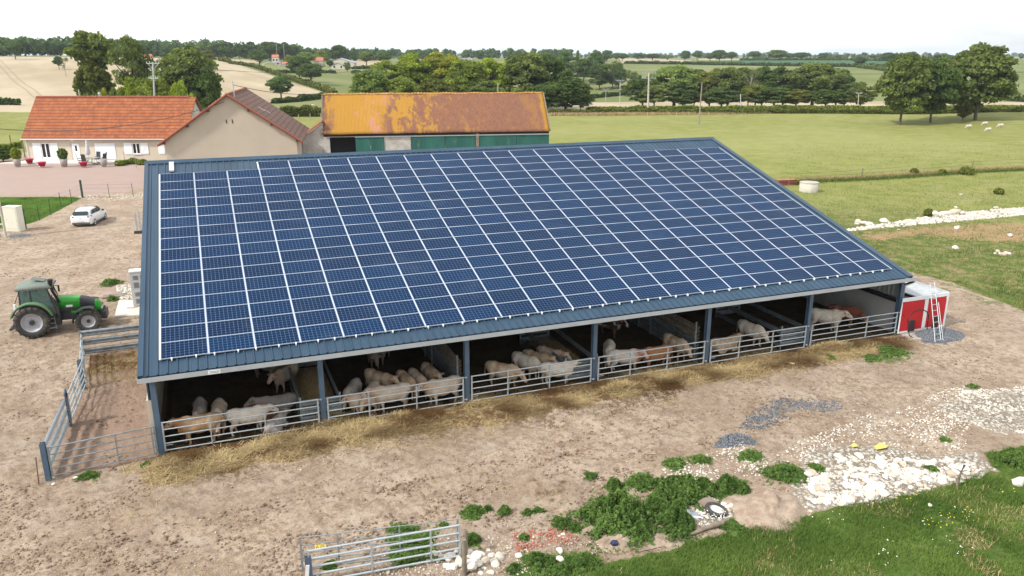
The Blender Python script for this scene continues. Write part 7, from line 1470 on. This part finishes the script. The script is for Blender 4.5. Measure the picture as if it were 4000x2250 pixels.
P_,r_=scatter('c',(-200,3900,760,2300),36000,0,0,'','','',31,.52); stones('soil_clods',P_,r_.uniform(.03,.085,len(P_))*(1+.4*r_.random(len(P_))),'clod','small dry soil clods trodden over the dirt yard','soil clods',31)
P_,r_=scatter('s',(-200,3700,1250,2300),26000,0,0,'','','',47,.56); blades('straw_wisps',P_,r_.uniform(.3,1,len(P_)),L=(.08,.22),w=.014,up=.15,label='thin wisps of straw blown over the dirt yard',cat='straw')
# dirt mounds
def mound(px,py,a,b,h,rz,lab,mat='dirt'):
    c=S(px,py); N=56; vs=[]
    for i in range(N+1):
        for j in range(N+1):
            u=i/N*2-1; v=j/N*2-1; rr=min(1,math.hypot(u,v)); z=h*(.5+.5*math.cos(min(1,rr*(1+.35*mnoise.noise(Vector((u*1.7,v*1.7,px*.01)))))*math.pi))*(1+.6*mnoise.noise(Vector((u*3,v*3,px*.01))))+.09*mnoise.noise(Vector((u*9,v*9,py*.01)))*(1-rr)+.05*mnoise.noise(Vector((u*22,v*22,py*.01)))*(1-rr)-.04; x,y=u*a,v*b
            vs.append((x,y,z))
    mb=MB(); mb.add(vs,[(i*(N+1)+j,(i+1)*(N+1)+j,(i+1)*(N+1)+j+1,i*(N+1)+j+1) for i in range(N) for j in range(N)],0,True); tag(mb.build('dirt_mound',M['dirt'],None,loc=(c[0],c[1],0),rz=rz),lab,'dirt mound')
m=NT('loose_dirt'); P_=m.pos(); n_=m.noise(P_,3,8,.7); n2_=m.noise(P_,14,6,.7); c_=m.mix(m.step(n_,.35,.65),(.27,.20,.15),(.40,.32,.25)); c_=m.mix(m.math('MULTIPLY',m.step(n2_,.6,.72),.5),c_,(.56,.49,.41)); m.bump(n2_,.6,.06); M['dirt']=m.done(c_,.95,0,.1)
mound(2990,1985,1.8,1.4,.45,.3,'bare dirt mound between the worn tyre and the white rubble'); mound(2420,2110,1.1,.7,.30,0,'low sandy mound at the foot of the weeds'); mound(2350,2055,1.0,.5,.20,0,'small ridge of dirt left of the weeds')
# weeds
def weed(px,py,wpx,hpx,n,tone,lab,col=(1,1,1,1),ls=.075):
    p=S(px,py); k=((p-CAM)@CF)/FPX; rx=wpx*k/2*.84; h=hpx*k*.56; n=int(n*2.6); sd=(px*7+py)%97
    a=rng.uniform(0,6.28,n); q=np.abs(rng.normal(0,.72,n)); edge=.62+.75*vnoise(np.cos(a)*1.8+sd,np.sin(a)*1.8,3); x=rx*q*edge*np.cos(a); y=rx*.95*q*edge*np.sin(a)
    lump=vnoise(x*3.2+sd,y*3.2,5)*.55+vnoise(x*9+sd,y*9,6)*.45; top=h*np.clip(1-q*q*.62,.08,1)*(.10+1.45*lump**1.3); z=top*(1-.45*rng.uniform(0,1,n)**2)
    keep=rng.uniform(0,1,n)<np.clip(lump*3.2-.75-.40*q*q+.25,.02,1); x,y,z,lump,top=x[keep],y[keep],z[keep],lump[keep],top[keep]; m_=len(x)
    u=np.stack([x/rx*.5,y/rx*.5,np.ones(m_)*.9],-1)+rng.normal(0,.65,(m_,3)); u/=np.linalg.norm(u,axis=1)[:,None]
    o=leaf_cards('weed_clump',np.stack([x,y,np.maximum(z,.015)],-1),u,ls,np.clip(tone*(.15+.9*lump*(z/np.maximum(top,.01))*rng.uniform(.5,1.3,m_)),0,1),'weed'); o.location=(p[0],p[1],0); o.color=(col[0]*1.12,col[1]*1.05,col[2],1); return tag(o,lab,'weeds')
WE=[(2405,2045,300,190,9500,.9,'largest dense weed clump, left of the worn tyre'),(2640,1935,250,150,8500,.8,'tall dense weed clump behind the litter patch'),(2735,1915,130,110,3800,.8,'dark weed clump right of the tall one behind the litter'),(2845,1915,130,115,4500,.7,'round dark weed clump at the right end of the weeds'),
(2400,1905,70,70,1300,.8,'small round weed clump at the left tip of the weed belt'),(2500,1885,130,50,1800,1.,'low weeds linking the left tip to the tall clump'),(2560,2000,170,110,3600,.9,'weeds between the largest clump and the litter patch'),(2640,2055,160,160,5000,.7,'tall grey-green weeds below the litter patch'),(2500,2080,130,90,2600,.9,'weeds in front of the largest clump'),
(2310,2015,80,60,1300,.9,'weeds at the left flank of the largest clump'),(2200,2050,90,55,1300,.8,'separate weed clump on the dirt left of the largest'),(2245,2065,50,45,700,.8,'small weed tuft joining the separate clump'),(2060,2010,40,35,500,.9,'tiny twin weed tuft on the straw-strewn dirt, left one'),(2100,2000,50,40,600,.9,'tiny twin weed tuft on the straw-strewn dirt, right one'),
(2310,1862,55,30,600,.9,'lone weed sprig above the weed belt'),(2110,2200,110,80,2600,.9,'weed clump near the bottom edge beside the white rock'),(2195,2225,110,80,2600,.9,'second weed clump at the bottom edge'),(2280,2205,110,90,2800,.9,'third weed clump at the bottom edge, before the grass'),(2010,2225,60,60,1300,.8,'leftmost weed clump at the bottom edge'),(2045,2100,32,28,400,.8,'small weed sprig on the brick-coloured dirt'),
(1845,2000,80,40,900,.9,'weed patch on open dirt above the foreground gate, left of three'),(1905,1990,40,36,500,.9,'weed patch on open dirt above the foreground gate, middle of three'),(1970,1998,44,44,700,.8,'weed patch on open dirt above the foreground gate, right of three'),(1850,2110,60,60,1300,.9,'weed clump behind the gate post rocks'),
(1600,2150,220,60,3600,1.,'green weeds seen through the foreground gates'),(1570,2080,120,40,1100,.9,'low weeds behind the farther foreground gate'),(1290,2215,60,40,700,.9,'weed tuft behind the left half of the foreground gate'),(1735,2050,34,34,400,.9,'sprig near the right end of the farther gate'),
(3070,1860,170,60,3200,.8,'dark weed patch left of the white rubble heap'),(2930,1785,110,36,1100,1.,'low weeds on the dirt above the weed belt'),(2630,1812,100,34,900,1.,'low weed patch above the tall clump'),(2740,1800,90,30,700,1.,'low weed patch right of the one above the tall clump'),(3185,1835,90,36,900,.9,'weeds on the upper left of the rubble heap'),
(3240,1400,60,24,500,1.,'low weeds near the plank end of the straw'),(3470,1375,150,36,2200,1.,'weed patch below the right end of the barn'),(3400,1400,90,24,900,1.,'weeds spreading left of the patch below the barn end'),(3330,1368,50,24,500,1.,'dark tuft beside the straw at the barn end'),(3640,1840,70,34,700,.9,'weeds among rocks at the top of the rubble heap'),(3690,1720,46,20,300,1.,'tiny green tuft on the gravel right of the heap'),(3800,1510,50,18,300,1.,'tiny green tuft on the dirt at the right'),
(2870,2075,110,70,2200,1.,'grass tussock at the foot of the dirt mound'),(3950,1800,120,80,2600,.9,'weeds at the right edge above the pale block'),(220,1050,0,0,0,0,''),(345,1862,70,36,700,1.,'low green tuft before the side pen gate'),(575,1815,40,24,250,1.,'small green tuft at the pen gate hinge post'),(430,1110,90,40,900,.9,'brown-green weeds beside the rubble and grey cabinet'),(440,1172,40,30,400,1.,'small green weed by the drain cover')]
for w in WE:
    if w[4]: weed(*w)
# grass blades over the lush corner
def lushgrass(n,reg,h,ww,lab,ch='lush',tone=(.0,1)):
    px=rng.uniform(reg[0],reg[1],n); py=rng.uniform(reg[2],reg[3],n); D=CF[None]+CR[None]*((px-2000)/FPX)[:,None]-CU[None]*((py-1125)/FPX)[:,None]; t=-CAM[2]/D[:,2]; P=CAM+D*t[:,None]; x,y=P[:,0],P[:,1]
    m_=mask(px,py,ch,np.ones(n,bool)); dn=vnoise(x*.9,y*.9,61)*.7+vnoise(x*3,y*3,62)*.3; k=rng.uniform(0,1,n)<np.clip((m_-.35)*1.6,0,1)*np.clip(dn*2.6-.55,0.05,1); x,y=x[k],y[k]
    z=bumps(x,y,np.hypot(x-CAM[0],y-CAM[1])); tn=np.clip(.15+.75*vnoise(x*.6,y*.6,63)*rng.uniform(.5,1.3,len(x)),0,1); blades('grass',np.stack([x,y,z],-1),tn,L=(h*.4,h),w=ww,up=.75,mat='grassblade',label=lab,cat='grass'); print('grass',len(x))
lushgrass(210000,(1950,4150,1740,2330),.17,.018,'lush green grass in the bottom right corner of the photo')
def drygrass(n,reg,ch,lab):
    px=rng.uniform(reg[0],reg[1],n); py=rng.uniform(reg[2],reg[3],n); P=np.array([S(a,b) for a,b in zip(px,py)]); m_=mask(px,py,ch,np.ones(n,bool)); k=(m_>.5)&(vnoise(P[:,0]*.8,P[:,1]*.8,91)>.55); P=P[k]; blades('dry_grass',P,rng.uniform(.2,1,len(P)),L=(.08,.2),w=.016,up=.8,label=lab,cat='grass')
drygrass(13000,(2300,4050,1900,2270),'lush','dry tawny grass tufts mixed into the bottom right green grass')
drygrass(26000,(3200,4100,600,1300),'pasture','dry tawny grass tufts on the rough slope right of the barn')
lushgrass(60000,(-100,330,765,905),.16,.03,'short green lawn behind the cream cabinet','lawn')
lushgrass(90000,(3050,4150,560,1330),.22,.03,'rough grass of the slope right of the barn','pasture')
def flowers(n,reg,col,lab,name): 
    px=rng.uniform(reg[0],reg[1],n); py=rng.uniform(reg[2],reg[3],n); P=np.array([S(a,b) for a,b in zip(px,py)]); k=vnoise(P[:,0]*1.2,P[:,1]*1.2,71)>.55; P=P[k]; P[:,2]=rng.uniform(.15,.32,len(P)); stones(name,P,rng.uniform(.02,.045,len(P)),col,lab,'flowers',5)
M['yellow_fl']=simple('yellow_petals',(.75,.6,.04),.8); M['white_fl']=simple('white_petals',(.8,.8,.75),.8)
flowers(150,(3420,4000,1930,2090),'yellow_fl','small yellow flowers in the bottom right grass','yellow_flowers'); flowers(160,(3150,3800,1960,2230),'white_fl','small white flowers in the bottom right grass','white_flowers'); flowers(60,(2760,2830,2025,2060),'white_fl','white flowers beside the worn tyre','white_flowers')
flowers(60,(1235,1275,2150,2175),'yellow_fl','yellow weed flowers behind the left end of the foreground gates','yellow_flowers')
# litter, tyre, log, plank, sheet
p=S(2797,2008); t=thing('old_tyre','worn tyre with pale rim lying on the stones among the weeds','tyre',(p[0],p[1],.14),.4); t.rotation_euler=(.18,.12,.4)
mb=MB(); mb.lathe((0,0,0),[(.24,-.06),(.30,-.09),(.36,-.07),(.38,0),(.36,.07),(.30,.09),(.24,.06)],28); mb.build('tyre_ring',M['rubber'],t); mb=MB(); mb.lathe((0,0,0),[(.25,.03),(.2,.01),(.06,.03),(.001,.03)],24); mb.build('rim',simple('dusty_pale_rim',(.58,.56,.53),.8),t)
p=S(2772,1985); mb=MB(); mb.box((0,0,.16),(.62,.55,.06),rx=.25,ry=.1); tag(mb.build('flat_stone_slab',simple('brown_slab',(.26,.20,.16),.9,0,.2,3),None,loc=(p[0],p[1],0),rz=.4),'flat brown slab leaning behind the worn tyre','slab')
a,b=S(2680,2100),S(2855,2048); mb=MB(); mb.tube([(a[0],a[1],.05),((a[0]+b[0])/2,(a[1]+b[1])/2,.14),(b[0],b[1],.16)],.045,9,r2=.10); tag(mb.build('log',M['wood_grey'],None),'pale grey log lying in the grass below the worn tyre','log')
a,b=S(2993,1402),S(3103,1428); mb=MB(); mb.tube([(a[0],a[1],.06),(b[0],b[1],.08)],.05,6); tag(mb.build('wooden_stick',M['wood_pale'],None),'long pale stick lying before the fifth bay gate','stick')
a,b=S(2515,1775),S(2560,1776); mb=MB(); mb.tube([(a[0],a[1],.04),(b[0],b[1],.04)],.02,5); tag(mb.build('wooden_stick',M['wood_pale'],None),'thin short stick on open dirt above the weed belt','stick')
for (x,y,sx,sy,l) in ((3440,1756,.34,.18,'larger scrap of yellow sheeting on the white rubble'),(3337,1752,.16,.12,'smaller scrap of yellow sheeting on the white rubble')):
    p=S(x,y); mb=MB(); mb.add([(-sx,-sy*.6,.12),(sx*.2,-sy,.16),(sx,-.02,.10),(sx*.5,sy,.17),(-sx*.6,sy*.8,.11)],[(0,1,2,3,4)]); o=mb.build('plastic_scrap',M['yellow_pl'],None,loc=(p[0],p[1],0)); so_=o.modifiers.new('s','SOLIDIFY'); so_.thickness=.01; tag(o,l,'plastic scrap')
p=S(2398,2138); mb=MB(); mb.box((0,0,.12),(.20,.16,.22),rx=.4,ry=.3); tag(mb.build('plastic_can',M['navy_pl'],None,loc=(p[0],p[1],0),bevel=.03),'small navy plastic can on the dirt below the largest weeds','plastic can')
p=S(2700,2020); mb=MB(); N=8; vs=[(i/N*.7-.35,j/N*.45-.2,.05+.10*abs(mnoise.noise(Vector((i*.9,j*.9,2))))) for i in range(N+1) for j in range(N+1)]; mb.add(vs,[(i*(N+1)+j,(i+1)*(N+1)+j,(i+1)*(N+1)+j+1,i*(N+1)+j+1) for i in range(N) for j in range(N)],0,False); tag(mb.build('plastic_sheet',simple('grey_white_sheet',(.5,.53,.58),.4),None,loc=(p[0],p[1],.03),rz=-.5,fix=False),'crumpled grey-white plastic sheet on the pale stones','plastic sheet')
# ================================================================ AIR
mb=MB(); mb.bx((-6500,-1200,-60),(6500,7500,75)); hz=mb.build('haze',[],None); hm=bpy.data.materials.new('thin_haze'); hm.use_nodes=True; t=hm.node_tree; t.nodes.clear()
o_=t.nodes.new('ShaderNodeOutputMaterial'); v_=t.nodes.new('ShaderNodeVolumePrincipled'); v_.inputs['Color'].default_value=(.80,.90,1,1); v_.inputs['Density'].default_value=.00012; v_.inputs['Anisotropy'].default_value=.2; t.links.new(v_.outputs[0],o_.inputs['Volume']); hz.data.materials.append(hm); tag(hz,kind='stuff')
scene.cycles.volume_step_rate=4; scene.cycles.volume_bounces=0
